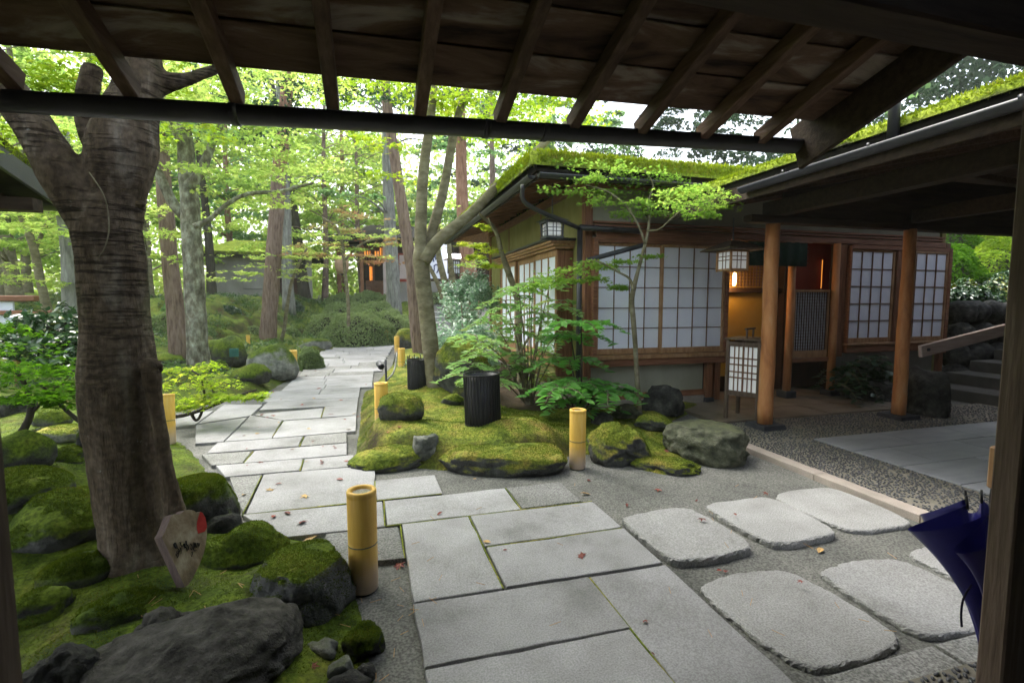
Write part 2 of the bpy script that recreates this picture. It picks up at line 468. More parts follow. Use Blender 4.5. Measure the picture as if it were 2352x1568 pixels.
M['umbrella'] = ramp_mat('umbrella', [(0.3, (.012, .011, .10)), (0.7, (.018, .017, .15))], (7, 7, 7), .42, 4, .04, 60, .5)
M['umbrella_in'] = ramp_mat('umbrella_in', [(0.3, (.008, .008, .03)), (0.7, (.012, .012, .05))], (7, 7, 7), .6, 4)
M['leaf_red'] = ramp_mat('leaf_red', [(0.3, (.13, .028, .022)), (0.7, (.24, .06, .04))], (30, 30, 30), .6, 3, rnd=.4)
M['leaf_tan'] = ramp_mat('leaf_tan', [(0.3, (.34, .20, .07)), (0.7, (.48, .34, .15))], (30, 30, 30), .6, 3, rnd=.3)
M['straw'] = ramp_mat('straw', [(0.3, (.26, .15, .06)), (0.7, (.36, .22, .10))], (30, 30, 30), .7, 3, rnd=.3)
M['lit_paper'] = ramp_mat('lit_paper', [(0.3, (.66, .68, .70)), (0.7, (.74, .75, .76))], (3, 3, 3), .9, 3)
M['lit_paper'].node_tree.nodes['Principled BSDF'].inputs['Emission Color'].default_value = (1, .98, .94, 1)
M['lit_paper'].node_tree.nodes['Principled BSDF'].inputs['Emission Strength'].default_value = .035
M['lamp_warm'] = emit_mat('lamp_warm', (1.0, .66, .28), 5)
M['lamp_orange'] = emit_mat('lamp_orange', (1.0, .34, .05), .22)
M['lamp_white'] = emit_mat('lamp_white', (1.0, .93, 1.0), 3)
M['film'] = ramp_mat('film', [(0.35, (.10, .09, .05)), (0.5, (.34, .33, .27)), (0.65, (.16, .15, .09))], (60, 60, 60), .25, 6, .1, 60, .6)
M['rail_wood'] = ramp_mat('rail_wood', [(0.3, (.34, .25, .21)), (0.7, (.48, .38, .33))], (3, 30, 30), .6, 7, .1, 60)
M['teal'] = ramp_mat('teal', [(0.3, (.02, .10, .09)), (0.7, (.04, .15, .13))], (9, 9, 9), .5, 3)
M['paper_tan'] = ramp_mat('paper_tan', [(0.3, (.34, .22, .14)), (0.7, (.45, .30, .2))], (9, 9, 9), .7, 3)
M['pale_wall'] = ramp_mat('pale_wall', [(0.3, (.42, .34, .32)), (0.7, (.52, .44, .42))], (3, 3, 3), .8, 3)
M['roof_moss'] = mossy_rock_mat('roof_moss', [(0.3, (.02, .02, .015)), (0.7, (.05, .045, .03))], [(0.28, (.12, .17, .015)), (0.5, (.22, .29, .025)), (0.68, (.30, .35, .045)), (0.8, (.28, .24, .06))], -0.2, 0.2, 0.6, 5)
M['roof_edge'] = ramp_mat('roof_edge', [(0.3, (.008, .007, .005)), (0.7, (.022, .018, .014))], (8, 8, 30), .9, 6, .3, 60)
# bark
def big_bark():
    m = ramp_mat('bark_maple', [(0.30, (.050, .036, .022)), (0.44, (.090, .066, .043)), (0.56, (.130, .100, .070)), (0.70, (.21, .18, .14))], (9, 9, 2.4), .85, 12, 0, 60, .15, distort=.2, speck=(34, .72, 1.28))
    nt = m.node_tree; N = nt.nodes; L = nt.links
    bs = N['Principled BSDF']; src = bs.inputs['Base Color'].links[0].from_socket
    geo = N.new('ShaderNodeNewGeometry')
    def nz(sc, det, ro=.6):
        mp = N.new('ShaderNodeMapping'); mp.inputs['Scale'].default_value = sc
        L.new(geo.outputs['Position'], mp.inputs['Vector'])
        n = N.new('ShaderNodeTexNoise'); n.inputs['Scale'].default_value = 1; n.inputs['Detail'].default_value = det; n.inputs['Roughness'].default_value = ro
        L.new(mp.outputs[0], n.inputs['Vector']); return n.outputs['Fac']
    def mr(f, a, b, c=0, d=1):
        q = N.new('ShaderNodeMapRange'); q.inputs['From Min'].default_value = a; q.inputs['From Max'].default_value = b
        q.inputs['To Min'].default_value = c; q.inputs['To Max'].default_value = d; L.new(f, q.inputs['Value']); return q.outputs[0]
    def mul(a, b):
        q = N.new('ShaderNodeMath'); q.operation = 'MULTIPLY'; L.new(a, q.inputs[0]); L.new(b, q.inputs[1]); return q.outputs[0]
    def mix(f, a, col):
        q = N.new('ShaderNodeMix'); q.data_type = 'RGBA'; L.new(f, q.inputs['Factor']); L.new(a, q.inputs['A']); q.inputs['B'].default_value = (*col, 1); return q.outputs['Result']
    rings = mr(nz((5, 5, 75), 4), .52, .60)                      # thin wrinkles running round the trunk
    patch = mr(nz((2.1, 2.1, 2.6), 5), .43, .56)
    sz = N.new('ShaderNodeSeparateXYZ'); L.new(geo.outputs['Position'], sz.inputs[0])
    wr = mul(mul(rings, patch), mr(sz.outputs['Z'], 1.0, 1.7, .12, 1))
    c = mix(mul(wr, mr(patch, 0, 1, .75, .75)), src, (.022, .015, .009))
    c = mix(mr(nz((16, 16, 16), 6, .7), .66, .72, 0, .75), c, (.30, .31, .27))      # lichen flecks
    c = mix(mul(mr(nz((2.4, 2.4, 1.6), 6), .56, .68, 0, .55), patch), c, (.055, .075, .022))
    L.new(c, bs.inputs['Base Color'])
    ad = N.new('ShaderNodeMath'); ad.operation = 'MULTIPLY_ADD'; L.new(wr, ad.inputs[0]); ad.inputs[1].default_value = -.8
    L.new(nz((26, 26, 5), 10, .65), ad.inputs[2])
    bp = N.new('ShaderNodeBump'); bp.inputs['Strength'].default_value = 1.0; bp.inputs['Distance'].default_value = .03
    L.new(ad.outputs[0], bp.inputs['Height']); L.new(bp.outputs[0], bs.inputs['Normal'])
    return m
M['bark_maple'] = big_bark()
M['bark_grey'] = ramp_mat('bark_grey', [(0.3, (.065, .058, .042)), (0.46, (.15, .14, .105)), (0.6, (.26, .265, .21)), (0.72, (.38, .41, .35))], (11, 11, 6), .9, 12, .6, 40, .1, speck=(5, .7, 1.25))
M['bark_pine'] = ramp_mat('bark_pine', [(0.3, (.085, .055, .045)), (0.5, (.19, .135, .11)), (0.75, (.30, .225, .19))], (18, 18, 3), .9, 9, .9, 40, .1)
M['bark_red'] = ramp_mat('bark_red', [(0.3, (.14, .07, .05)), (0.5, (.27, .15, .105)), (0.75, (.38, .24, .18))], (12, 12, 3), .9, 9, .8, 40, .1)
M['bark_pale'] = ramp_mat('bark_pale', [(0.3, (.10, .10, .092)), (0.5, (.19, .19, .175)), (0.7, (.29, .295, .275))], (14, 14, 3), .9, 10, .4, 30, .1)
M['bark_dark'] = ramp_mat('bark_dark', [(0.3, (.025, .022, .018)), (0.6, (.06, .052, .042)), (0.8, (.10, .09, .075))], (14, 14, 3), .9, 8, .7, 40, .1)
M['bark_mid'] = ramp_mat('bark_mid', [(0.3, (.09, .08, .048)), (0.5, (.17, .15, .095)), (0.7, (.26, .24, .17)), (0.82, (.38, .37, .30))], (6, 6, 11), .85, 9, .5, 30, .15)
# leaves
M['maple'] = leaf_mat('maple', (.14, .24, .032), (.29, .40, .055), (.36, .40, .07), .58)
M['maple_bright'] = leaf_mat('maple_bright', (.17, .31, .055), (.30, .45, .10), (.38, .46, .12), .62)
M['maple_far'] = leaf_mat('maple_far', (.18, .30, .075), (.37, .48, .13), (.46, .51, .17), .62)
M['maple_dark'] = leaf_mat('maple_dark', (.05, .13, .016), (.12, .24, .03), None, .5)
M['green_mid'] = leaf_mat('green_mid', (.10, .20, .075), (.21, .33, .13), None, .55)
M['conifer'] = leaf_mat('conifer', (.022, .048, .026), (.055, .10, .05), None, .3)
M['azalea'] = leaf_mat('azalea', (.13, .185, .075), (.27, .34, .155), None, .4)
M['rhodo'] = leaf_mat('rhodo', (.018, .055, .018), (.045, .10, .028), (.24, .26, .02), .15, 1.6, .25)
M['fern'] = leaf_mat('fern', (.09, .26, .055), (.20, .44, .10), None, .45, .9, .35)
M['fern_dark'] = leaf_mat('fern_dark', (.014, .045, .016), (.03, .08, .026), None, .2, 1.2, .3)
M['nandina'] = leaf_mat('nandina', (.20, .36, .12), (.32, .48, .17), (.44, .50, .12), .5, .6)
M['variegated'] = leaf_mat('variegated', (.12, .25, .13), (.28, .42, .28), (.78, .82, .76), .35, 1.2, .3)
M['red_maple'] = leaf_mat('red_maple', (.22, .30, .10), (.36, .17, .11), None, .55)
M['cover'] = leaf_mat('cover', (.030, .070, .022), (.10, .17, .055), None, .35, .5)
M['roof_tuft'] = leaf_mat('roof_tuft', (.13, .19, .02), (.26, .33, .035), (.32, .30, .06), .45)
M['tuft'] = leaf_mat('tuft', (.045, .075, .010), (.105, .140, .018), (.16, .13, .03), .35)

# ------------------------------------------------------------------ leaves
def star_tpl(lobes=5):
    v = [(0, -.12, 0)]; f = []
    tips = [(-1.9, .62), (-1.0, .86), (0, 1.0), (1.0, .86), (1.9, .62)]
    ring = []
    for i, (a, r) in enumerate(tips):
        ring.append((math.sin(a) * r, math.cos(a) * r, -.14 * r))
        if i < 4:
            am = (a + tips[i + 1][0]) / 2
            ring.append((math.sin(am) * .36, math.cos(am) * .36, 0.02))
    v += ring
    n = len(ring)
    for i in range(0, n, 2):                     # tip i between notches
        l = i - 1 if i > 0 else None; r = i + 1 if i < n - 1 else None
        q = [0]
        if l is not None: q.append(l + 1)
        q.append(i + 1)
        if r is not None: q.append(r + 1)
        if len(q) == 3:
            f.append(q)
        else:
            f.append(q)
    return np.array(v), f
def diamond_tpl(w=.42):
    return np.array([(0, -.5, 0), (w, 0, -.07), (0, .55, -.05), (-w, 0, -.07)]), [(0, 1, 2, 3)]
def oval_tpl(w=.2):
    return np.array([(0, -.5, 0), (w, -.18, .05), (w * .9, .2, .04), (0, .55, -.06), (-w * .9, .2, .04), (-w, -.18, .05)]), [(0, 1, 2, 3), (0, 3, 4, 5)]
def blade_tpl():
    return np.array([(-.16, 0, 0), (.16, 0, 0), (0, .25, 1.0)]), [(0, 1, 2)]
TPL = dict(star=star_tpl(), diamond=diamond_tpl(), oval=oval_tpl(), blade=blade_tpl(), wide=diamond_tpl(.7), needle=diamond_tpl(.22))

def leaf_mesh(name, pts, size, tpl='diamond', normal=None, tilt=.35, tint=None, heading=None):
    pts = np.asarray(pts, float); n = len(pts)
    tv, tf = TPL[tpl]; k = len(tv)
    if np.isscalar(size): size = size * RNG.uniform(.7, 1.25, n)
    nrm = np.tile([0, 0, 1.0], (n, 1)) if normal is None else np.asarray(normal, float)
    nrm = nrm + RNG.normal(0, tilt, (n, 3))
    nrm /= np.linalg.norm(nrm, axis=1)[:, None]
    h = RNG.normal(0, 1, (n, 3)) if heading is None else np.asarray(heading, float)
    yv = h - nrm * np.sum(h * nrm, 1)[:, None]
    yv /= (np.linalg.norm(yv, axis=1)[:, None] + 1e-9)
    xv = np.cross(yv, nrm)
    co = pts[:, None, :] + size[:, None, None] * (tv[None, :, 0:1] * xv[:, None, :] + tv[None, :, 1:2] * yv[:, None, :] + tv[None, :, 2:3] * nrm[:, None, :])
    me = bpy.data.meshes.new(name)
    me.vertices.add(n * k)
    me.vertices.foreach_set('co', co.reshape(-1).astype(np.float32))
    lens = np.array([len(f) for f in tf]); flat = np.concatenate([np.array(f) for f in tf])
    loops = (np.arange(n)[:, None] * k + flat[None, :]).reshape(-1)
    me.loops.add(len(loops)); me.loops.foreach_set('vertex_index', loops.astype(np.int32))
    starts = np.concatenate([[0], np.cumsum(np.tile(lens, n))[:-1]])
    me.polygons.add(n * len(tf)); me.polygons.foreach_set('loop_start', starts.astype(np.int32))
    me.update(calc_edges=True)
    at = me.attributes.new('tint', 'FLOAT', 'POINT')
    t = RNG.uniform(0, 1, n) if tint is None else np.clip(tint, 0, 1)
    at.data.foreach_set('value', np.repeat(t, k).astype(np.float32))
    return me

def pad_points(c, r, n, twigs=10, ax=0.0, droop=.25):
    """points of one flat spray: clustered about twig ends, thin and drooping at the rim"""
    c = np.asarray(c, float)
    a = RNG.uniform(0, 2 * math.pi, twigs); q = np.sqrt(RNG.uniform(0.02, 1, twigs))
    tw = np.column_stack([np.cos(a) * q, np.sin(a) * q, RNG.normal(0, .35, twigs)])
    k = RNG.integers(0, twigs, n)
    p = tw[k] + RNG.normal(0, 1, (n, 3)) * np.array([.20, .20, .22])
    rr = p[:, 0] ** 2 + p[:, 1] ** 2
    p[:, 2] -= droop * rr
    return c + p * np.asarray(r, float)

def tint_of(pts, scale=1.2, spread=.35, base=.5):
    """slow change of leaf colour over a crown plus leaf-to-leaf scatter"""
    n = len(pts)
    o = RNG.uniform(0, 100, 3)
    s = np.sin(pts[:, 0] * scale * 2.1 + o[0]) + np.sin(pts[:, 1] * scale * 1.7 + o[1]) + np.sin(pts[:, 2] * scale * 3.3 + o[2])
    return np.clip(base + s * .12 + RNG.normal(0, spread * .6, n), 0, 1)

# ------------------------------------------------------------------ rocks
_ico = {}
def ico(sub):
    if sub not in _ico:
        import bmesh
        bm = bmesh.new()
        bmesh.ops.create_icosphere(bm, subdivisions=sub, radius=1)
        _ico[sub] = (np.array([v.co[:] for v in bm.verts]), [tuple(v.index for v in f.verts) for f in bm.faces])
        bm.free()
    return _ico[sub]

def rock(name, label, c, r, mat, seed, sub=4, rough=.28, sharp=.5, cat='rock', group=None, rot=0.0, sink=.25, flat=0.0, tufts=0, tsize=.016, fine=1.0):
    tsize *= .62; tufts = int(tufts * 2.2)
    """boulder: c = point on the ground under it, r = half sizes"""
    v, f = ico(sub)
    v = v.copy()
    o = Vector((seed * 3.17, seed * 1.71, seed * 2.3))
    d = np.empty(len(v))
    for i, q in enumerate(v):
        w = Vector(q)
        a = noise.noise(w * 1.15 + o)
        b = abs(noise.noise(w * 2.3 + o * 1.7))
        e = noise.noise(w * 5.5 + o * .6)
        g = noise.noise(w * 13 + o)
        d[i] = 1 + rough * (a * 1.3 - sharp * b * 1.3 + .30 * e * fine + .09 * g * fine + (.12 * (abs(noise.noise(w * 8 + o)) - .25) * (fine - 1) if fine > 1 else 0))
    # a few flat cleaved faces
    rg = np.random.default_rng(seed)
    p = v * d[:, None]
    for _ in range(5):
        nn = rg.normal(0, 1, 3); nn[2] = abs(nn[2]) * .6; nn /= np.linalg.norm(nn)
        lim = rg.uniform(.68, .92)
        ex = p @ nn - lim
        p -= np.where(ex > 0, ex * .75 * sharp * 1.4, 0)[:, None] * nn
    if flat:
        p[:, 2] = np.where(p[:, 2] > flat, flat + (p[:, 2] - flat) * .3, p[:, 2])
    p = p * np.asarray(r, float)
    cr, sr = math.cos(rot), math.sin(rot)
    p = np.column_stack([p[:, 0] * cr - p[:, 1] * sr, p[:, 0] * sr + p[:, 1] * cr, p[:, 2]])
    zmin = -r[2] * (1 - 2 * sink)
    p[:, 2] = np.maximum(p[:, 2], zmin - .02) - zmin - .015
    mb = MB(); mb.v = [tuple(map(float, q)) for q in p]; mb.f = list(f)
    c = np.asarray(c, float)
    o_ = obj(name, mb, M[mat], None, True, c)
    tag(o_, label, cat, group)
    if tufts:
        add_tufts(o_, c, p, f, tufts, tsize)
    return o_

def add_tufts(parent, c, p, f, n, size, minz=.25, keep=None):
    """short moss shoots standing on the upward faces"""
    f = np.array(f)
    a, b, d = p[f[:, 0]], p[f[:, 1]], p[f[:, 2]]
    nr = np.cross(b - a, d - a); ar = np.linalg.norm(nr, axis=1); nr = nr / (ar[:, None] + 1e-12)
    w = ar * np.clip((nr[:, 2] - minz) / .4, 0, 1)
    if w.sum() <= 0: return
    k = RNG.choice(len(f), n, p=w / w.sum())
    u = RNG.uniform(0, 1, (n, 2)); su = np.sqrt(u[:, 0:1])
    q = a[k] * (1 - su) + b[k] * su * (1 - u[:, 1:2]) + d[k] * su * u[:, 1:2]
    nn = nr[k]
    qq = q + c
    msk = np.array([noise.noise(Vector(t * 4.0)) for t in qq]) + .5 * np.array([noise.noise(Vector(t * 11.0)) for t in qq])
    sel = msk > -.32
    q, nn, msk = q[sel], nn[sel], msk[sel]
    t = np.clip(.45 + msk * .5 + RNG.normal(0, .2, len(q)), 0, 1)
    me = leaf_mesh('moss', q, RNG.uniform(.6, 1.3, len(q)) * size, 'blade', nn, .55, t)
    o = put('moss', me, M['tuft'], parent, c)
    o['kind'] = 'stuff'

# ================================================================== THE GROUND
def grid_mesh(name, xs, ys, zf, smooth=True, keep=None):
    X, Y = np.meshgrid(xs, ys)
    Z = zf(X, Y)
    nx, ny = len(xs), len(ys)
    v = np.column_stack([X.ravel(), Y.ravel(), Z.ravel()])
    i = np.arange(nx * ny).reshape(ny, nx)
    q = np.stack([i[:-1, :-1], i[:-1, 1:], i[1:, 1:], i[1:, :-1]], -1).reshape(-1, 4)
    if keep is not None:
        kz = keep(X, Y).ravel()
        q = q[kz[q].any(axis=1)]
    me = bpy.data.meshes.new(name)
    used = np.unique(q); mp = np.full(len(v), -1); mp[used] = np.arange(len(used))
    me.from_pydata(v[used].tolist(), [], mp[q].tolist())
    me.update()
    if smooth: me.polygons.foreach_set('use_smooth', [True] * len(me.polygons))
    return me

def nz2(X, Y, sc, seed=0.0):
    out = np.empty(X.size)
    for k, (a, b) in enumerate(zip(X.ravel(), Y.ravel())):
        out[k] = noise.noise(Vector((a * sc + seed, b * sc - seed, seed)))
    return out.reshape(X.shape)

def poly_sd(X, Y, poly):
    """signed distance to a polygon, positive inside"""
    px = np.array(poly, float)
    d = np.full(X.shape, 1e9); ins = np.zeros(X.shape, bool)
    for i in range(len(px)):
        a = px[i]; b = px[(i + 1) % len(px)]
        e = b - a
        t = np.clip(((X - a[0]) * e[0] + (Y - a[1]) * e[1]) / (e @ e), 0, 1)
        d = np.minimum(d, np.hypot(X - a[0] - t * e[0], Y - a[1] - t * e[1]))
        if abs(e[1]) > 1e-9:
            c = ((a[1] > Y) != (b[1] > Y)) & (X < e[0] * (Y - a[1]) / e[1] + a[0])
            ins ^= c
    return np.where(ins, d, -d)

gx = np.concatenate([np.linspace(-110, -26, 15), np.linspace(-24, 24, 61), np.linspace(26, 110, 15)])
gy = np.concatenate([np.linspace(-12, 0, 7), np.linspace(1, 30, 46), np.linspace(32, 130, 26)])
gnd = put('ground', grid_mesh('ground', gx, gy, lambda X, Y: hz(X, Y) - 0.004), M['earth'])
gnd['kind'] = 'structure'

LB = [(.0, .9), (.02, 1.9), (-.02, 2.3), (-.13, 2.72), (-.35, 3.2), (-.87, 3.62), (-1.08, 4.12), (-1.38, 4.8), (-1.78, 5.6), (-2.3, 6.5), (-2.75, 7.3),
      (-2.25, 7.95), (-1.68, 8.55), (-1.52, 10.1), (-1.62, 12.8), (-1.50, 15.0), (-.9, 17.0), (.2, 18.2), (2.2, 18.9), (2.2, 24), (-14, 24), (-14, .9)]
LBUMP = [(-1.9, 3.45, .5, .26), (-1.25, 2.75, .32, .06), (-2.4, 2.9, .55, .20), (-2.6, 4.4, .5, .16), (-3.4, 3.5, .6, .32), (-1.05, 2.25, .3, .06), (-3.2, 5.6, .6, .12), (-2.2, 8.9, .45, .10),
         (-3.2, 9.8, .6, .16), (-4.6, 8.2, .9, .22), (-2.6, 12.6, .7, .18), (-4.2, 13.2, .9, .3), (-5.6, 11.0, .9, .25), (-.5, 2.4, .28, .03)]
_nc = {}
def left_h(X, Y):
    d = poly_sd(X, Y, LB)
    h = (1 + .9 * sstep(9, 14, Y)) * sstep(-.02, .35, d) * (.08 + .12 * nz2(X, Y, 1.1, 3.1) + .075 * nz2(X, Y, 2.7, 8.2)) + .018 * nz2(X, Y, 8, 1.2)
    for (a, b, r, z) in LBUMP:
        h = h + z * np.exp(-((X - a) ** 2 + (Y - b) ** 2) / (r * r)) * sstep(0, .3, d)
    h = np.where(d > 0, np.maximum(h, .004) , -.06 + .0 * h)
    edge = sstep(-.03, .10, d)
    return hz(X, Y) + h * edge - .03 * (1 - edge)
RB = [(-.22, 5.0), (-.10, 4.62), (.5, 4.27), (1.0, 4.02), (1.62, 4.12), (1.9, 4.38), (2.05, 4.22), (2.26, 3.92), (2.74, 3.74), (3.3, 3.95), (3.46, 4.5), (3.5, 5.2), (4.6, 5.85), (4.6, 6.12), (2.85, 6.12),
      (2.85, 14.6), (1.2, 15.6), (.72, 15.0), (.36, 11.6), (.05, 9.6), (-.02, 8.7), (-.2, 8.4), (-.22, 7.2)]
RBUMP = [(1.35, 4.75, .55, .22), (.35, 4.85, .45, .19), (.12, 5.3, .32, .13), (.9, 5.6, .6, .10), (.6, 6.9, .7, .12), (2.35, 4.5, .3, .06), (1.2, 7.6, .8, .22), (.25, 6.1, .3, .08), (1.7, 10.5, 1., .25)]
def right_h(X, Y):
    d = poly_sd(X, Y, RB)
    h = sstep(-.02, .30, d) * (.085 + .05 * nz2(X, Y, 1.5, 5.1) + .035 * nz2(X, Y, 3.4, 2.2)) + .012 * nz2(X, Y, 10, 1.9)
    for (a, b, r, z) in RBUMP:
        h = h + z * np.exp(-((X - a) ** 2 + (Y - b) ** 2) / (r * r)) * sstep(-.02, .25, d)
    edge = sstep(-.03, .10, d)
    return h * edge - .03 * (1 - edge)
lx = np.concatenate([np.linspace(-14, -4.6, 40), np.linspace(-4.5, .12, 110), np.linspace(.2, 2.2, 12)])
ly = np.concatenate([np.linspace(.9, 5.6, 105), np.linspace(5.7, 19, 110), np.linspace(19.3, 24, 16)])
lme = grid_mesh('moss_carpet', lx, ly, left_h, keep=lambda X, Y: poly_sd(X, Y, LB) > -.03)
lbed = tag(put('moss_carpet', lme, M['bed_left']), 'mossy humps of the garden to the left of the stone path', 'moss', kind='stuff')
rme = grid_mesh('moss_carpet', np.linspace(-.25, 4.7, 100), np.concatenate([np.linspace(3.7, 8.5, 96), np.linspace(8.6, 15.6, 60)]), right_h, keep=lambda X, Y: poly_sd(X, Y, RB) > -.03)
rbed = tag(put('moss_carpet', rme, M['moss_bed']), 'golden green moss mound around the young tree right of the path', 'moss', kind='stuff')

SB = [(1.75, 5.75), (2.6, 5.9), (2.72, 6.2), (2.72, 10.5), (2.2, 10.5), (1.75, 8.2), (1.55, 6.7)]
sbm = grid_mesh('soil_bed', np.linspace(1.5, 2.75, 30), np.linspace(5.7, 10.5, 90), lambda X, Y: right_h(X, Y) + .016 * sstep(-.02, .12, poly_sd(X, Y, SB)) - .02 * (poly_sd(X, Y, SB) < -.02) + .012 * nz2(X, Y, 12, 3), keep=lambda X, Y: poly_sd(X, Y, SB) > 0)
sbo = put('soil_bed', sbm, M['soil']); sbo['kind'] = 'structure'
def zl(x, y):
    return float(left_h(np.array([[x]], float), np.array([[y]], float))[0, 0])
def zr(x, y):
    return float(right_h(np.array([[x]], float), np.array([[y]], float))[0, 0])

def bed_tufts(bed, me, n, size, ymax, cx=None):
    nv = len(me.vertices); co = np.empty(nv * 3); me.vertices.foreach_get('co', co); co = co.reshape(-1, 3)
    f = [tuple(p.vertices) for p in me.polygons]
    f = np.array([q for q in f if co[q[0]][1] < ymax and co[q[0]][0] > -4.5])
    tri = np.vstack([f[:, [0, 1, 2]], f[:, [0, 2, 3]]])
    # nearer ground gets more shoots
    a, b, d = co[tri[:, 0]], co[tri[:, 1]], co[tri[:, 2]]
    nr = np.cross(b - a, d - a); ar = np.linalg.norm(nr, axis=1); nr /= ar[:, None] + 1e-12
    w = ar / np.maximum(a[:, 1], 1.5) ** 1.3
    k = RNG.choice(len(tri), n, p=w / w.sum())
    u = RNG.uniform(0, 1, (n, 2)); su = np.sqrt(u[:, 0:1])
    q = a[k] * (1 - su) + b[k] * su * (1 - u[:, 1:2]) + d[k] * su * u[:, 1:2]
    m1 = np.array([noise.noise(Vector(t * 1.7)) for t in q]); m2 = np.array([noise.noise(Vector(t * 7.0)) for t in q])
    sel = (m1 * .6 + m2) > -.38
    q = q[sel]; nn = nr[k][sel]
    t = np.clip(.5 + m1[sel] * .55 + m2[sel] * .2 + RNG.normal(0, .17, len(q)), 0, 1)
    o = put('moss', leaf_mesh('moss', q, RNG.uniform(.6, 1.35, len(q)) * size * (1 + .05 * q[:, 1]), 'blade', nn, .5, t), M['tuft'], bed)
    o['kind'] = 'stuff'
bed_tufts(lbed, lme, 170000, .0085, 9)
bed_tufts(rbed, rme, 110000, .0085, 9)

# ------------------------------------------------------------------ stone path
path = thing('stone_path', None, None, (0, 3, 0)); path['kind'] = 'structure'
def slab_mesh(poly, z, gap=.003, seg=.12, jit=.0022, th=.06):
    p = [np.array(q, float) for q in poly]
    c = sum(p) / len(p)
    ring = []
    for i in range(len(p)):
        a, b = p[i], p[(i + 1) % len(p)]
        n = max(1, int(np.linalg.norm(b - a) / seg))
        for k in range(n):
            ring.append(a + (b - a) * k / n + RNG.normal(0, jit, 2))
    ring = np.array(ring); n = len(ring)
    dirs = c - ring
    L = np.linalg.norm(dirs, axis=1)[:, None]
    tx, ty = RNG.normal(0, .0025 if c[1] < 7 else .0006, 2)
    def lay(inset, zz):
        q = ring + dirs / L * inset
        return [(x, y, zz + (x - c[0]) * tx + (y - c[1]) * ty) for x, y in q]
    vs = lay(gap + .006, z) + lay(gap + .001, z - .003) + lay(gap, z - .012) + lay(gap, z - th)
    fs = [tuple(range(n))]
    for r in range(3):
        for i in range(n):
            j = (i + 1) % n
            fs.append((r * n + i, (r + 1) * n + i, (r + 1) * n + j, r * n + j))
    area = 0.5 * np.sum(ring[:, 0] * np.roll(ring[:, 1], -1) - np.roll(ring[:, 0], -1) * ring[:, 1])
    if area < 0: fs = [f[::-1] for f in fs]
    mb = MB(); mb.add(vs, fs)
    return mb
SLABS = [
    ([(.155, 3.22), (.60, 3.22), (.615, 2.34), (.16, 2.34)], 0), ([(.61, 3.22), (1.53, 3.22), (1.54, 2.79), (.62, 2.785)], 0),
    ([(.625, 2.765), (1.54, 2.77), (1.545, 2.325), (.63, 2.34)], 0), ([(.05, 3.65), (.975, 3.645), (.98, 3.235), (.06, 3.235)], 0),
    ([(.985, 3.645), (1.44, 3.65), (1.45, 3.24), (.99, 3.235)], 1), ([(.16, 2.33), (1.085, 2.315), (1.09, 1.885), (.17, 1.89)], 0),
    ([(1.09, 2.32), (1.55, 2.315), (1.54, 1.40), (1.095, 1.40)], 0), ([(.17, 1.88), (1.085, 1.875), (1.09, 1.43), (.18, 1.43)], 0),
    ([(-.01, 4.095), (.48, 4.10), (.49, 3.675), (.0, 3.675)], 0), ([(-.32, 3.215), (.135, 3.19), (.145, 2.775), (-.30, 2.80)], 1),
    ([(-.90, 3.67), (.04, 3.645), (.05, 3.225), (-.60, 3.24)], 0), ([(-.92, 4.49), (-.01, 4.49), (-.015, 3.68), (-.42, 3.68), (-.88, 3.68)], 0),
    ([(-1.18, 4.50), (-.935, 4.49), (-.90, 3.72), (-1.0, 3.95)], 1), ([(-1.38, 4.85), (-.655, 4.845), (-.64, 4.51), (-1.22, 4.515)], 0),
    ([(-.645, 4.845), (-.205, 4.85), (-.19, 4.52), (-.63, 4.51)], 0), ([(-1.15, 5.25), (-.28, 5.28), (-.27, 4.875), (-1.16, 4.87)], 0),
    ([(-1.61, 5.25), (-1.165, 5.24), (-1.17, 4.87), (-1.42, 4.87)], 1), ([(-1.58, 5.64), (-.755, 5.66), (-.75, 5.29), (-1.58, 5.27)], 0),
    ([(-.745, 5.68), (-.305, 5.70), (-.29, 5.30), (-.735, 5.29)], 1), ([(-1.085, 6.48), (-.225, 6.52), (-.21, 5.74), (-1.07, 5.69)], 0),
    ([(-1.53, 6.88), (-1.10, 6.50), (-1.075, 5.68), (-1.52, 5.68)], 0), ([(-1.51, 6.95), (-.68, 7.15), (-.66, 6.55), (-1.08, 6.52)], 0),
    ([(-.665, 7.20), (-.235, 7.30), (-.23, 6.55), (-.65, 6.54)], 0),
    ([(-2.05, 6.55), (-1.55, 6.8), (-1.54, 5.70), (-1.80, 5.70)], 0), ([(-2.62, 7.2), (-2.08, 7.35), (-2.07, 6.58), (-2.35, 6.48)], 0),
    ([(-2.06, 7.75), (-1.53, 7.6), (-1.54, 6.9), (-2.05, 6.6)], 0)]
yy = 7.22
rr = random.Random(5)
row = 0
while yy < 17.2:
    dep = rr.choice([.42, .48, .55, .62])
    xl = -1.45 + .02 * math.sin(yy * 2) + (.55 * max(0, yy - 15) / 2)
    xr = float(np.interp(yy, [7, 8.4, 8.5, 10.2, 10.3, 12, 15.8, 17.2], [-.23, -.22, -.03, 0, .16, .25, .62, .95]))
    if yy < 8.6: xl = -1.5 - .15 * (yy - 7.2)
    cuts = [xl]
    while cuts[-1] < xr - .45:
        cuts.append(min(xr, cuts[-1] + rr.uniform(.45, 1.0)))
    if xr - cuts[-1] > .02: cuts[-1] = xr
    for a, b in zip(cuts[:-1], cuts[1:]):
        SLABS.append(([(a, yy + dep), (b - .004, yy + dep), (b - .004, yy + .004), (a, yy + .004)], 0 if rr.random() < .8 else 1))
    yy += dep
    row += 1
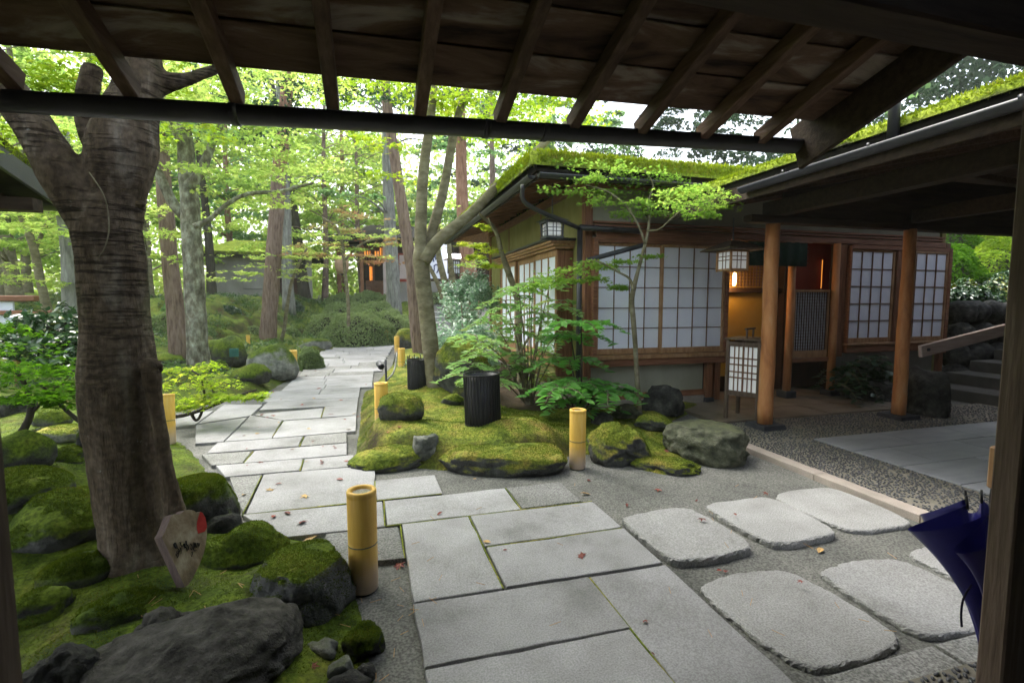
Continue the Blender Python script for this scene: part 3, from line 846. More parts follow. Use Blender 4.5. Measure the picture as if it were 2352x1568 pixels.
# the turn to the right and up to the steps
for k in range(9):
    t = k / 9.0
    x0 = -.2 + t * 3.0; y0 = 17.25 + t * .9
    SLABS.append(([(x0, y0 + 1.0), (x0 + .32, y0 + 1.08), (x0 + .32, y0 + .03), (x0, y0 - .02)], 0))
for poly, kind in SLABS:
    gap = .0025
    obj('paving_slab', slab_mesh(poly, .030 + (random.uniform(-.003, .004) if poly[0][1] < 7 else random.uniform(-.0008, .0008)), gap, .12, .0022 if poly[0][1] < 7 else .001), M['granite_dark' if kind else 'granite'], path)
for (xa, ya, xb, yb) in ((.615, 2.34, .605, 3.22), (1.092, 1.45, 1.085, 2.31), (.985, 3.23, .98, 3.65), (.05, 3.228, 1.53, 3.228), (.63, 2.778, 1.53, 2.778), (-.90, 3.672, .48, 3.672), (.045, 3.23, .05, 3.66), (-.012, 3.68, -.012, 4.09), (.145, 2.78, .145, 3.21), (-.64, 4.52, -.65, 4.84), (-1.16, 4.88, -1.16, 5.24), (-.745, 5.29, -.75, 5.66), (-1.08, 5.69, -1.09, 6.47), (-.66, 6.55, -.665, 7.2), (-.9, 3.70, -.935, 4.48), (-.42, 3.678, -.02, 3.678)):
    mj = MB().bar((xa, ya, .016), (xb, yb, .016), .010, .022, .002)
    o = obj('joint_moss', mj, M['moss_full'], path)
# lower right row of paving by the gate
for poly in ([(1.66, 1.42), (2.285, 1.435), (2.285, 1.05), (1.66, 1.05)], [(2.30, 1.435), (2.86, 1.44), (2.86, 1.05), (2.30, 1.05)]):
    obj('paving_slab', slab_mesh(poly, .026), M['granite_dark'], path)

# ------------------------------------------------------------------ stepping stones
def rounded(poly, k=3):
    p = [np.array(q, float) for q in poly]
    for _ in range(k):
        o = []
        for i in range(len(p)):
            a, b = p[i], p[(i + 1) % len(p)]
            o += [a * .75 + b * .25, a * .25 + b * .75]
        p = o
    return p
PADS = [([(1.60, 2.90), (2.03, 2.95), (2.15, 2.85), (2.18, 2.38), (2.10, 2.29), (1.66, 2.28), (1.58, 2.36), (1.57, 2.83)], .046, 'thick rounded stepping stone beside the right edge of the paving, nearest the straight slabs'),
        ([(2.29, 2.93), (2.74, 2.94), (2.85, 2.86), (2.83, 2.38), (2.74, 2.30), (2.36, 2.30), (2.26, 2.38), (2.23, 2.86)], .042, 'middle rounded stepping stone of the far row, between two others'),
        ([(2.98, 3.0), (3.42, 3.0), (3.51, 2.89), (3.48, 2.36), (3.38, 2.30), (2.98, 2.32), (2.90, 2.40), (2.87, 2.9)], .026, 'low rounded stepping stone next to the pinkish kerb of the covered walk'),
        ([(1.62, 2.10), (1.92, 2.14), (2.14, 2.11), (2.21, 2.01), (2.24, 1.56), (2.16, 1.47), (1.72, 1.44), (1.61, 1.52), (1.575, 2.02)], .024, 'largest pale stepping stone in front, beside the last paving slab'),
        ([(2.34, 2.04), (2.66, 2.06), (2.86, 2.02), (2.90, 1.90), (2.90, 1.60), (2.84, 1.47), (2.40, 1.45), (2.27, 1.53), (2.29, 1.97)], .028, 'broad stepping stone whose right end lies behind the blue umbrella'),
        ([(3.03, 2.07), (3.5, 2.06), (3.58, 1.95), (3.55, 1.55), (3.40, 1.46), (3.05, 1.46), (2.96, 1.56), (2.97, 1.97)], .024, 'stepping stone mostly hidden by the open folds of the blue umbrella')]
for poly, h, lab in PADS:
    p = rounded(poly, 3)
    # subdivide for a rough broken edge
    ring = []
    for i in range(len(p)):
        a, b = p[i], p[(i + 1) % len(p)]
        ring += [a, (a + b) / 2]
    ring = np.array(ring); n = len(ring); c = ring.mean(0)
    wob = np.array([.016 * noise.noise(Vector((q[0] * 6, q[1] * 6, 2.2))) + .010 * noise.noise(Vector((q[0] * 19, q[1] * 19, 7.2))) for q in ring])
    ring = ring + (ring - c) / np.linalg.norm(ring - c, axis=1)[:, None] * wob[:, None]
    d = c - ring; L = np.linalg.norm(d, axis=1)[:, None]
    vs = []
    for ins, z, j in ((.12, h, .0), (.013, h - .0004, .0010), (.006, h - .003, .0016), (.001, h - .009, .0024), (.0, h - .02, .0026), (.004, -.03, .002)):
        q = ring + d / L * ins + RNG.normal(0, j, ring.shape)
        vs += [(x, y, z + (RNG.normal(0, .0008) if ins < .01 else 0)) for x, y in q]
    vs.append((c[0], c[1], h))
    fs = []
    for r_ in range(5):
        for i in range(n):
            j = (i + 1) % n
            fs.append((r_ * n + i, (r_ + 1) * n + i, (r_ + 1) * n + j, r_ * n + j))
    ctr = len(vs) - 1
    fs += [(ctr, i, (i + 1) % n) for i in range(n)]
    mb = MB(); mb.add(vs, [f[::-1] for f in fs] if False else fs)
    o = obj('stepping_stone', mb, M['granite_pad'], None, False)
    tag(o, lab, 'stepping stone', 'rounded stepping stones in the packed earth')

# ------------------------------------------------------------------ kerb, pebbles, slate floor of the covered walk
kerb = thing('kerb', None, None, (3.6, 2.6, 0)); kerb['kind'] = 'structure'
yk = .6
for ln in (.55, .62, .58, .83, .83, .62, .35):
    obj('kerb_stone', slab_mesh([(3.535, yk + ln), (3.665, yk + ln), (3.665, yk), (3.535, yk)], .05, .003, .15, .003, .1), M['kerb'], kerb)
    yk += ln
bed = obj('pebble_strip', MB().bx(3.665, 4.50, .6, 4.92, -.05, .022).bx(4.505, 8.4, 4.10, 4.92, -.05, .0215), M['mortar'])
bed['kind'] = 'structure'
iv, if_ = ico(1)
pv = []; pf = []
def pebbles(x0, x1, y0, y1, sp):
    ys = np.arange(y0, y1, sp * .8)
    for yi in ys:
        for xi in np.arange(x0, x1, sp):
            x = xi + RNG.normal(0, sp * .2); y = yi + RNG.normal(0, sp * .2)
            if not (x0 < x < x1 and y0 < y < y1): continue
            if noise.noise(Vector((x * 2.2, y * 2.2, 0))) < -.35 and RNG.random() < .5: continue
            a = RNG.normal(.9, .5)
            r = np.array([RNG.uniform(.013, .019), RNG.uniform(.007, .010), .008])
            q = iv * r
            ca, sa = math.cos(a), math.sin(a)
            q = np.column_stack([q[:, 0] * ca - q[:, 1] * sa + x, q[:, 0] * sa + q[:, 1] * ca + y, q[:, 2] + .0245])
            o = len(pv)
            pv.extend(q.tolist()); pf.extend([tuple(i + o for i in f) for f in if_])
pebbles(3.68, 4.48, 1.9, 4.1, .036)
pebbles(3.68, 8.3, 4.11, 4.9, .046)
mbp = MB(); mbp.v = pv; mbp.f = pf
o = obj('pebble', mbp, M['pebble'], bed, True); o['kind'] = 'stuff'
# a scrap of the pebble band by the gate sill
pv = []; pf = []
pebbles(1.7, 3.2, 1.10, 1.30, .034)
sl = obj('pebble_strip', MB().bx(1.6, 3.4, 1.02, 1.31, -.05, .034), M['mortar']); sl['kind'] = 'structure'
mbp = MB(); mbp.v = [(a, b, c + .012) for a, b, c in pv]; mbp.f = pf
o = obj('pebble', mbp, M['pebble'], sl, True); o['kind'] = 'stuff'
floor = thing('walkway_floor', None, None, (6, 2.5, 0)); floor['kind'] = 'structure'
for ix in range(5):
    for iy in range(7):
        x0 = 4.51 + ix * .92 - (.0 if iy % 2 == 0 else .46); y1 = 4.09 - iy * .46
        a, b = max(4.51, x0), min(8.4, x0 + .915)
        if b - a > .1:
            obj('floor_slate', slab_mesh([(a, y1), (b, y1), (b, y1 - .455), (a, y1 - .455)], .030, .002, .5, .0, .05), M['slate'], floor)
pf_ = thing('porch_floor', None, None, (5.5, 5.4, 0)); pf_['kind'] = 'structure'
for (a, b, c, d_) in ((4.0, 4.62, 4.93, 6.0), (4.63, 5.7, 4.93, 5.45), (4.63, 5.3, 5.46, 6.0), (5.31, 6.3, 5.46, 6.0), (5.71, 6.8, 4.93, 5.45), (6.31, 7.3, 5.46, 6.0), (6.81, 7.9, 4.93, 5.45), (4.7, 5.7, 6.01, 6.9), (5.71, 6.9, 6.01, 6.9), (4.7, 6.9, 6.91, 8.6)):
    obj('floor_stone', slab_mesh([(a, d_), (b, d_), (b, c), (a, c)], .04 + random.uniform(-.002, .002), .003, .5, .0, .06), M['porch_stone'], pf_)
# stone steps climbing to the right
st = thing('stone_steps', None, None, (8.6, 5, 0)); st['kind'] = 'structure'
for k in range(6):
    obj('step', MB().bx(8.42 + k * .56, 8.42 + k * .56 + 1.2, 3.2, 5.75, -.1 + .17 * k, .17 * (k + 1), .012), M['step_stone'], st)
# steps far up the garden path, beyond the young tree
st2 = thing('garden_steps', None, None, (3.2, 18.6, 0)); st2['kind'] = 'structure'
for k in range(5):
    obj('step', MB().bx(2.0, 3.4, 18.3 + k * .8, 20.2 + k * .8, -.1 + .17 * k, .06 + .19 * (k + 1), .02), M['granite'], st2)
# dark edging stones where the path turns
ed = thing('path_edging', None, None, (-.8, 17, 0)); ed['kind'] = 'structure'
for k in range(18):
    q = P(752 + k * 6.4, 797 - (k > 11) * (k - 11) * 2.0, z=.03)
    obj('edging_stone', MB().box((q[0], q[1] + .05, .03), (.045, .05, .05), None, .015), M['stone_black'], ed)

# ================================================================== THE GATE WE LOOK OUT FROM
gate = thing('entrance_gate', 'dark timber gate roof with rafters and gutter overhead, its posts at both picture edges', 'gate', (0.5, 1.0, 0))
RS = .322                                   # fall of the rafters
def roof_z(x, y):                           # underside of the boards
    return 2.395 + .024 * x - RS * (y - 2.3)
E_UP = np.array([0, math.cos(math.atan(RS)), -math.sin(math.atan(RS))])
X0, X1 = -3.2, 2.36
ax_x = np.array([1, 0, .024]); ax_x /= np.linalg.norm(ax_x)
ax_n = np.cross(ax_x, E_UP); ax_n /= np.linalg.norm(ax_n)
slope_len = 2.9 / math.cos(math.atan(RS))
nb = 13; bw = 2.83 / nb
for k in range(nb):
    y1 = 2.235 - k * bw; yc = y1 - bw / 2
    for (xa, xb) in ((X0, X1),):
        xc = (xa + xb) / 2
        mb = MB().box((0, 0, 0), ((xb - xa) / 2 - .001, bw / 2 / math.cos(math.atan(RS)) + .004, .011), (ax_x, (E_UP + ax_n * .045) / np.linalg.norm(E_UP + ax_n * .045), ax_n), .002)
        obj('roof_board', mb, M['dark_wood_x'], gate, False, (xc, yc, roof_z(xc, yc) + .016))
# rafters
rmesh = None
for i in range(-5, 9):
    x = -.515 + i * .371
    if x > 2.2: continue
    yc = .88
    if rmesh is None:
        rmesh = mesh_of('rafter', MB().box((0, 0, 0), (.026, 1.46 / math.cos(math.atan(RS)), .038), ((1, 0, 0), E_UP, np.cross((1, 0, 0), E_UP)), .004))
    put('rafter', rmesh, M['dark_wood_y'], gate, (x, yc, roof_z(x, yc) - .042))
# outer roof skin of bark and moss over the boards
mb = MB()
mb.box((-.42, .80, roof_z(-.42, .80) + .11), (2.80, 1.51 / math.cos(math.atan(RS)), .05), (ax_x, E_UP, ax_n), .02)
obj('roof_covering', mb, M['roof_edge'], gate)
mb = MB().box((-.42, -2.0, roof_z(-.42, -.6) + .10 - .62), (2.80, 1.56, .06), (ax_x, np.array([0, math.cos(math.atan(-RS * 1.3)), -math.sin(math.atan(-RS * 1.3))]), np.cross(ax_x, np.array([0, math.cos(math.atan(-RS * 1.3)), -math.sin(math.atan(-RS * 1.3))]))), .02)
obj('roof_covering', mb, M['dark_wood_x'], gate)
# gutter: half round trough under the rafter ends
def trough(p, q, r, n=10, wall=.006):
    p = np.asarray(p, float); q = np.asarray(q, float)
    d = (q - p) / np.linalg.norm(q - p); s_ = np.cross(d, (0, 0, 1)); s_ /= np.linalg.norm(s_); u = np.cross(s_, d)
    vs = []; fs = []
    prof = [(math.cos(math.pi + math.pi * k / n), math.sin(math.pi + math.pi * k / n)) for k in range(n + 1)]
    sec = [(a * r, b * r) for a, b in prof] + [(a * (r - wall), b * (r - wall)) for a, b in prof[::-1]]
    m = len(sec)
    for e in (p, q):
        for a, b in sec: vs.append(e + s_ * a + u * b)
    for k in range(m):
        k2 = (k + 1) % m
        fs.append((k, k2, m + k2, m + k))
    fs.append(tuple(range(n + 1))); fs.append(tuple(m + k for k in range(n + 1))[::-1])
    return MB().add(vs, fs)
gl, gr_ = P(-700, 176, Y=2.36), P(1826, 327, Y=2.36)
g_ = trough(gl, gr_, .062)
gut = obj('gutter', g_, M['gutter'], gate, True)
for px in (530, 1250, 1940 / 1.7415 + 0):
    a = P(px, 0, Y=2.36)
    t = (a[0] - gl[0]) / (gr_[0] - gl[0]); c = gl + (gr_ - gl) * t
    cc = trough(c - np.array([.014, 0, 0]), c + np.array([.014, 0, 0]), .067)
    obj('gutter_clip', cc, M['gutter'], gut, True)
# barge board closing the right end
b0 = np.array([2.375, 2.37, roof_z(2.36, 2.37) - .06]); b1 = np.array([2.375, -.6, roof_z(2.36, -.6) - .06])
obj('barge_board', MB().bar(b0, b1, .03, .26, .006), M['beam_wood'], gate)
# beam, posts, panels
obj('beam', MB().bx(-2.2, 2.345, 1.03, 1.16, 2.257, 2.60, .008), M['beam_wood'], gate)
obj('beam', MB().bx(-2.2, 2.35, -1.6, -1.46, 2.1, 2.4, .008), M['beam_wood'], gate)
obj('gate_post', MB().bx(2.08, 2.22, 1.084, 1.162, 0, 2.256, .006), M['post_wood'], gate)
obj('gate_post', MB().bx(-.83, -.69, 1.084, 1.162, 0, 2.256, .006), M['post_wood'], gate)
obj('wall_panel', MB().bx(2.225, 2.34, 1.10, 1.14, 0, 2.255, .004), M['stucco_grey'], gate)
obj('wall_panel', MB().bx(-2.2, -.835, 1.10, 1.14, 0, 2.255, .004), M['stucco_grey'], gate)
obj('wall_panel', MB().bx(2.29, 2.33, -2.9, 1.025, 0, 2.75, .004), M['stucco_grey'], gate)
obj('wall_panel', MB().bx(-2.2, -2.16, -2.9, 1.028, 0, 2.75, .004), M['stucco_grey'], gate)
obj('wall_panel', MB().bx(-2.2, 2.33, -2.96, -2.91, 0, 2.75, .004), M['beam_wood'], gate)

# ================================================================== COVERED WALK TO THE RIGHT
walk = thing('covered_walkway', 'mossy roofed walkway on round orange log pillars leading to the teahouse door', 'walkway', (4.4, 4.6, 0))
def eave_xz(x):  # underside of walkway roof, rising to the ridge
    return 2.60 + (x - 3.6) * .20 if x < 6.2 else 3.12 - (x - 6.2) * .05
def sheet(xa, xb, y0, y1, za, zb, th):
    v = [(xa, y0, za), (xb, y0, zb), (xb, y1, zb), (xa, y1, za)]
    return MB().prism(v, (0, 0, th))
nbd = 9
for k in range(nbd):                                     # ceiling boards run along the walk
    xa = 3.52 + k * .3; xb = xa + .298
    obj('ceiling_board', sheet(xa, xb, -1.0, 5.9, eave_xz(xa), eave_xz(xb), .02), M['dark_wood_y'], walk)
for k in range(18):
    xa = 6.225 + k * .35; xb = xa + .348
    obj('ceiling_board', sheet(xa, xb, -1.0, 4.8, eave_xz(xa), eave_xz(xb), .02), M['dark_wood_y'], walk)
rmesh = None
for k in range(13):
    y = -.8 + k * .52
    a = np.array([3.5, y, eave_xz(3.5) - .04]); b = np.array([6.2, y, eave_xz(6.2) - .04])
    obj('rafter', MB().bar(a, b, .045, .07, .004), M['dark_wood_y'], walk)
    if y > 4.75: continue
    a = np.array([6.21, y, eave_xz(6.21) - .04]); b = np.array([12.4, y, eave_xz(12.4) - .04])
    obj('rafter', MB().bar(a, b, .045, .07, .004), M['dark_wood_y'], walk)
obj('roof_slab', sheet(3.50, 6.2, -1.0, 5.9, eave_xz(3.50) + .026, eave_xz(6.2) + .026, .07), M['roof_edge'], walk)
obj('roof_slab', sheet(6.205, 12.5, -1.0, 4.8, eave_xz(6.2) + .026, eave_xz(12.5) + .026, .07), M['roof_edge'], walk)  # runs on past the view, added to keep sky light off the walk
obj('added_back_wall', MB().bx(3.9, 12.5, -1.1, -1.0, 0, 2.9), M['stucco'], walk)  # unseen wall added to block outside light, pale for a little bounce
obj('added_side_wall', MB().bx(12.4, 12.5, -.99, 5.7, 0, 2.85), M['dark_in'], walk)  # unseen dark end wall added to keep side light out
# moss on the roof: bumpy sheet with a shaggy edge
def moss_roof(name, xs, ys, zf, parent, th=.06, nt=20000, ts=.03, edge=None):
    X, Y = np.meshgrid(xs, ys)
    bump = nz2(X, Y, 2.2, 4.4) * .035 + nz2(X, Y, 7, 1.4) * .016
    Z = zf(X, Y) + th + bump
    nx, ny = len(xs), len(ys)
    top = np.column_stack([X.ravel(), Y.ravel(), Z.ravel()])
    bot = np.column_stack([X.ravel(), Y.ravel(), zf(X, Y).ravel()])
    i = np.arange(nx * ny).reshape(ny, nx)
    f = np.stack([i[:-1, :-1], i[:-1, 1:], i[1:, 1:], i[1:, :-1]], -1).reshape(-1, 4).tolist()
    N = nx * ny
    rim = list(i[0, :]) + list(i[1:, -1]) + list(i[-1, -2::-1]) + list(i[-2:0:-1, 0])
    for a, b in zip(rim, rim[1:] + rim[:1]):
        f.append([int(a), int(a) + N, int(b) + N, int(b)])
    mb = MB(); mb.v = [tuple(q) for q in np.vstack([top, bot]).tolist()]; mb.f = [tuple(map(int, q)) for q in f]
    o = obj(name, mb, M['roof_moss'], parent, True)
    if nt:
        u = RNG.uniform(0, 1, (nt, 2))
        if edge is not None:
            x, y = edge(nt)
        else:
            x = xs[0] + u[:, 0] ** 1.6 * (xs[-1] - xs[0]); y = ys[0] + u[:, 1] * (ys[-1] - ys[0])
        z = zf(x, y) + th * RNG.uniform(.2, 1.1, nt)
        q = np.column_stack([x, y, z])
        nn = np.tile([0, 0, 1.0], (nt, 1))
        tf = put('moss', leaf_mesh('moss', q, RNG.uniform(.6, 1.4, nt) * ts, 'blade', nn, .6, tint_of(q, 2, .3, .62)), M['roof_tuft'], parent)
        tf['kind'] = 'stuff'
    return o
wz = lambda X, Y: np.where(X < 6.2, 2.60 + (X - 3.6) * .20, 3.12 - (X - 6.2) * .05) + .098
def wedge(n):
    e = RNG.random(n) < .6
    return np.where(e, 3.46 + RNG.exponential(.03, n), 3.46 + RNG.uniform(0, 1, n) ** 2 * 2.6), RNG.uniform(.5, 5.9, n)
moss_roof('roof_moss', np.linspace(3.46, 6.2, 34), np.linspace(-1.0, 5.92, 90), wz, walk, .06, 26000, .028, wedge)
gut = obj('gutter', trough((3.44, -.8, 2.615), (3.44, 4.05, 2.575), .055), M['gutter_grey'], walk, True)
for y in (.9, 1.9, 2.75, 3.5):
    obj('gutter_clip', trough((3.44, y - .012, 2.605), (3.44, y + .012, 2.605), .059), M['gutter_grey'], gut, True)
obj('rain_pipe', MB().tube([(3.44, 2.62, 2.60), (3.44, 2.62, 3.1)], .035, 14), M['gutter_grey'], walk, True)
# main beams
obj('beam', MB().bx(4.30, 4.46, -1.0, 4.72, 2.44, 2.60, .006), M['beam_wood'], walk)
obj('beam', MB().bx(4.0, 9.0, 4.54, 4.67, 2.36, 2.439, .006), M['beam_wood'], walk)
obj('beam', MB().bx(6.33, 6.47, -1.0, 4.535, 2.44, 2.60, .006), M['beam_wood'], walk)
obj('eave_board', MB().bx(3.49, 3.52, -1.0, 5.3, 2.47, 2.62, .004), M['beam_wood'], walk)
def log_pillar(x, y, top, r0=.085, r1=.078, lean=0.0, base=.1, m='pillar', bh=.10):
    pts = [(x + lean * t + .006 * math.sin(t * 9 + x), y + .004 * math.sin(t * 7), bh + (top - bh) * t) for t in np.linspace(0, 1, 14)]
    rs = [r0 + (r1 - r0) * t + .002 * math.sin(t * 31) for t in np.linspace(0, 1, 14)]
    p = obj('pillar', MB().tube(pts, rs, 20, .04, x * 3), M[m], walk, True)
    mb = MB(); b2 = base
    mb.add([(x - b2 * 1.12, y - b2 * 1.12, 0), (x + b2 * 1.12, y - b2 * 1.12, 0), (x + b2 * 1.12, y + b2 * 1.12, 0), (x - b2 * 1.12, y + b2 * 1.12, 0),
            (x - b2, y - b2, bh), (x + b2, y - b2, bh), (x + b2, y + b2, bh), (x - b2, y + b2, bh)],
           [(0, 1, 5, 4), (1, 2, 6, 5), (2, 3, 7, 6), (3, 0, 4, 7), (4, 5, 6, 7)])
    obj('base_stone', mb, M['stone_black'], p)
    return p
obj('transom_board', MB().bx(4.47, 12.39, 4.585, 4.62, 2.441, 2.99, .004), M['beam_wood'], walk)
log_pillar(4.385, 4.63, 2.37, .083, .075, -.012, .145, bh=.075)
log_pillar(6.38, 4.57, 2.37, .078, .066, .0, .15, bh=.07)
# sloping handrail of the side steps, bolted to the second pillar
hr = obj('handrail', MB().bar((6.46, 4.42, .875), (9.2, 4.42, 1.33), .045, .145, .006), M['rail_wood'], walk)
hm = MB().tube([(6.56, 4.398, .90), (6.56, 4.382, .90)], .021, 6)
obj('bolt', hm, M['iron'], hr)
obj('rail_post', MB().bx(9.0, 9.1, 4.45, 4.55, .2, 1.28), M['post_wood'], walk)

# ================================================================== TEAHOUSE
th = thing('teahouse', 'teahouse with mossy roof, pale green walls and white paper windows', 'house', (6.0, 6.05, 0))
FX0, FX1, FY = 2.75, 9.3, 6.05
SX, SY1 = 2.75, 11.6
# walls
obj('wall', MB().bx(FX0 + .06, 4.62, FY + .04, FY + .16, .12, 2.98), M['stucco'], th)
obj('wall', MB().bx(SX, SX + .12, FY + .17, SY1, .2, 2.98), M['stucco_green'], th)
obj('wall', MB().bx(SX + .13, 9.3, SY1 - .12, SY1 - .001, .1, 2.98), M['stucco_green'], th)
obj('wall', MB().bx(9.2, 9.3, FY + .02, SY1 - .13, .1, 2.9), M['stucco_green'], th)
obj('wall', MB().bx(4.625, 9.19, FY + .05, FY + .16, 2.46, 2.98), M['stucco'], th)
obj('wall', MB().bx(7.02, 9.19, FY + .04, FY + .16, .05, .9), M['stucco_grey'], th)
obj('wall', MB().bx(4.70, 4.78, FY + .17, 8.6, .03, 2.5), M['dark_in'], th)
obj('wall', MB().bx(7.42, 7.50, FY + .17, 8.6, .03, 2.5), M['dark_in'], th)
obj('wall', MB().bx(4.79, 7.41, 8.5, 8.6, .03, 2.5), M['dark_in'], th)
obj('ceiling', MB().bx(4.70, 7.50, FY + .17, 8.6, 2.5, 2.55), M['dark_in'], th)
obj('plinth', MB().bx(2.72, 4.62, FY - .02, FY + .03, 0, .13, .01), M['kerb'], th)
obj('sill_beam', MB().bx(2.72, 4.62, FY - .005, FY + .035, .135, .215), M['brown_x'], th)
obj('plinth', MB().bx(SX - .05, SX - .003, FY + .04, SY1, 0, .16, .01), M['kerb'], th)
obj('sill_beam', MB().bx(SX - .03, SX - .002, FY + .04, SY1, .165, .25), M['brown_y'], th)
# posts and rails of the front
def vpost(x, y, z0, z1, w=.105, d=.105, m='brown_z', nm='post'):
    return obj(nm, MB().bx(x - w / 2, x + w / 2, y - d / 2, y + d / 2, z0, z1, .006), M[m], th)
vpost(2.765, FY + .055, .14, 2.985, .11, .12)
vpost(4.84, FY + .045, .05, 2.45, .10, .10)
vpost(4.67, FY - .01, .10, .64, .10, .08)
obj('base_stone', MB().bx(4.60, 4.74, FY - .08, FY + .06, 0, .098, .01), M['stone_black'], th)
vpost(6.93, FY + .02, .08, 2.36, .08, .08, 'dark_in')
obj('base_stone', MB().bx(6.72, 6.92, FY - .22, FY - .02, .03, .115, .01), M['stone_black'], th)
vpost(9.26, FY, .1, 2.45, .10, .10)
obj('lintel', MB().bx(2.84, 9.2, FY - .05, FY + .045, 2.37, 2.455, .006), M['brown_x'], th)
obj('lintel', MB().bx(2.84, 4.87, FY - .075, FY - .052, 2.30, 2.42, .005), M['brown_x'], th)
for z in (2.475, 2.52):
    obj('trim_rail', MB().bx(2.83, 9.2, FY - .03, FY + .03, z, z + .028, .004), M['brown_x'], th)
# dark sliding shutter housing between entrance and right window
obj('shutter_box', MB().bx(6.975, 7.125, FY - .03, FY + .05, .62, 2.36, .006), M['brown_z'], th)

def paper_window(x0, x1, z0, z1, cols, rows, y, pm='paper', fw=.035, mt=.0095, bottom=.075, mm='muntin'):
    """sliding screen: frame, bars, one sheet of paper to each opening"""
    w = MB()
    w.bx(x0, x0 + fw, y - .018, y + .018, z0, z1, .003)
    w.bx(x1 - fw, x1, y - .018, y + .018, z0, z1, .003)
    w.bx(x0 + fw + .001, x1 - fw - .001, y - .017, y + .017, z1 - fw, z1, .003)
    w.bx(x0 + fw + .001, x1 - fw - .001, y - .017, y + .017, z0, z0 + bottom, .003)
    f = obj('paper_window', w, M['frame'], th)
    a0, a1, b0_, b1_ = x0 + fw, x1 - fw, z0 + bottom, z1 - fw
    dx, dz = (a1 - a0) / cols, (b1_ - b0_) / rows
    pm_ = mesh_of('paper_pane', MB().bx(-dx / 2, dx / 2, -.002, .002, -dz / 2, dz / 2, .0005))
    for i in range(cols):
        for j in range(rows):
            put('paper_pane', pm_, M[pm], f, (a0 + dx * (i + .5), y + .006, b0_ + dz * (j + .5)))
    vm = mesh_of('window_bar', MB().bx(-mt / 2, mt / 2, -.008, .008, -(b1_ - b0_) / 2, (b1_ - b0_) / 2, .001))
    hm_ = mesh_of('window_bar', MB().bx(-(a1 - a0) / 2, (a1 - a0) / 2, -.006, .006, -mt / 2, mt / 2, .001))
    for i in range(1, cols):
        put('window_bar', vm, M[mm], f, (a0 + dx * i, y - .005, (b0_ + b1_) / 2))
    for j in range(1, rows):
        put('window_bar', hm_, M[mm], f, ((a0 + a1) / 2, y - .0045, b0_ + dz * j))
    return f
# left window: a shallow bay
obj('bay_frame', MB().bx(2.80, 2.86, FY - .09, FY + .03, .70, 2.32).bx(4.86, 4.92, FY - .09, FY + .03, .60, 2.37).bx(2.861, 4.859, FY - .088, FY + .03, 2.262, 2.299), M['brown_x'], th)
obj('window_sill', MB().bx(2.78, 4.93, FY - .12, FY + .03, .705, .765, .006), M['frame'], th)
obj('window_apron', MB().bx(2.80, 4.90, FY - .10, FY + .03, .61, .703, .006), M['brown_x'], th)
paper_window(2.865, 3.86, .772, 2.26, 4, 5, FY - .02)
paper_window(3.82, 4.855, .772, 2.26, 4, 5, FY - .058)
# right window
obj('bay_frame', MB().bx(7.13, 7.165, FY - .09, FY + .03, .80, 2.34).bx(9.24, 9.31, FY - .09, FY - .052, .62, 2.36).bx(7.166, 9.239, FY - .088, FY + .03, 2.30, 2.36), M['brown_x'], th)
obj('window_sill', MB().bx(7.12, 9.3, FY - .12, FY + .03, .80, .83, .006), M['frame'], th)
obj('window_apron', MB().bx(7.13, 9.29, FY - .10, FY + .03, .68, .798, .006), M['brown_x'], th)
paper_window(7.17, 8.10, .832, 2.298, 4, 5, FY - .03, mt=.014)
paper_window(8.26, 9.23, .832, 2.298, 4, 5, FY - .066, mt=.014)
obj('post', MB().bx(8.12, 8.24, FY - .07, FY + .0, .832, 2.298, .006), M['brown_z'], th)

# entrance: cloth, lattice, gilded back wall
def nx_(x): return x
log = MB().tube([(6.03, 5.98, .14), (6.035, 5.98, 1.2), (6.03, 5.98, 2.37)], [.058, .054, .052], 16, .05, 3)
p = obj('entrance_post', log, M['pillar'], th, True)
obj('base_stone', MB().bx(5.93, 6.13, 5.88, 6.08, .03, .14, .012), M['stone_black'], p)
log = MB().tube([(6.82, 5.93, .12), (6.82, 5.93, 1.2), (6.81, 5.93, 2.36)], [.058, .053, .050], 14, .05, 7)
obj('entrance_post', log, M['pillar'], th, True)
nor = obj('door_curtain', MB().add(
    [(5.16 + 1.05 * i / 40, 5.90 + .012 * math.sin(i * .9) + .01 * math.sin(i * .37), z) for z in (2.345, 2.17, 2.0) for i in range(41)],
    [(r * 41 + i, r * 41 + i + 1, (r + 1) * 41 + i + 1, (r + 1) * 41 + i) for r in range(2) for i in range(40)]), M['noren_green'], th, True)
sm = nor.modifiers.new('thick', 'SOLIDIFY'); sm.thickness = .004
mk = MB()
for k, zz in enumerate((2.28, 2.235, 2.19, 2.145, 2.10, 2.06)):
    mk.bar((6.185, 5.876, zz), (6.215, 5.876, zz + .012 * (-1) ** k), .002, .006, .0005)
    mk.bar((6.20, 5.876, zz - .014), (6.20, 5.876, zz + .016), .002, .006, .0005)
obj('curtain_lettering', mk, M['stucco_grey'], nor)
obj('curtain_rod', MB().tube([(4.9, 5.9, 2.35), (6.3, 5.9, 2.35)], .012, 10), M['brown_x'], th, True)
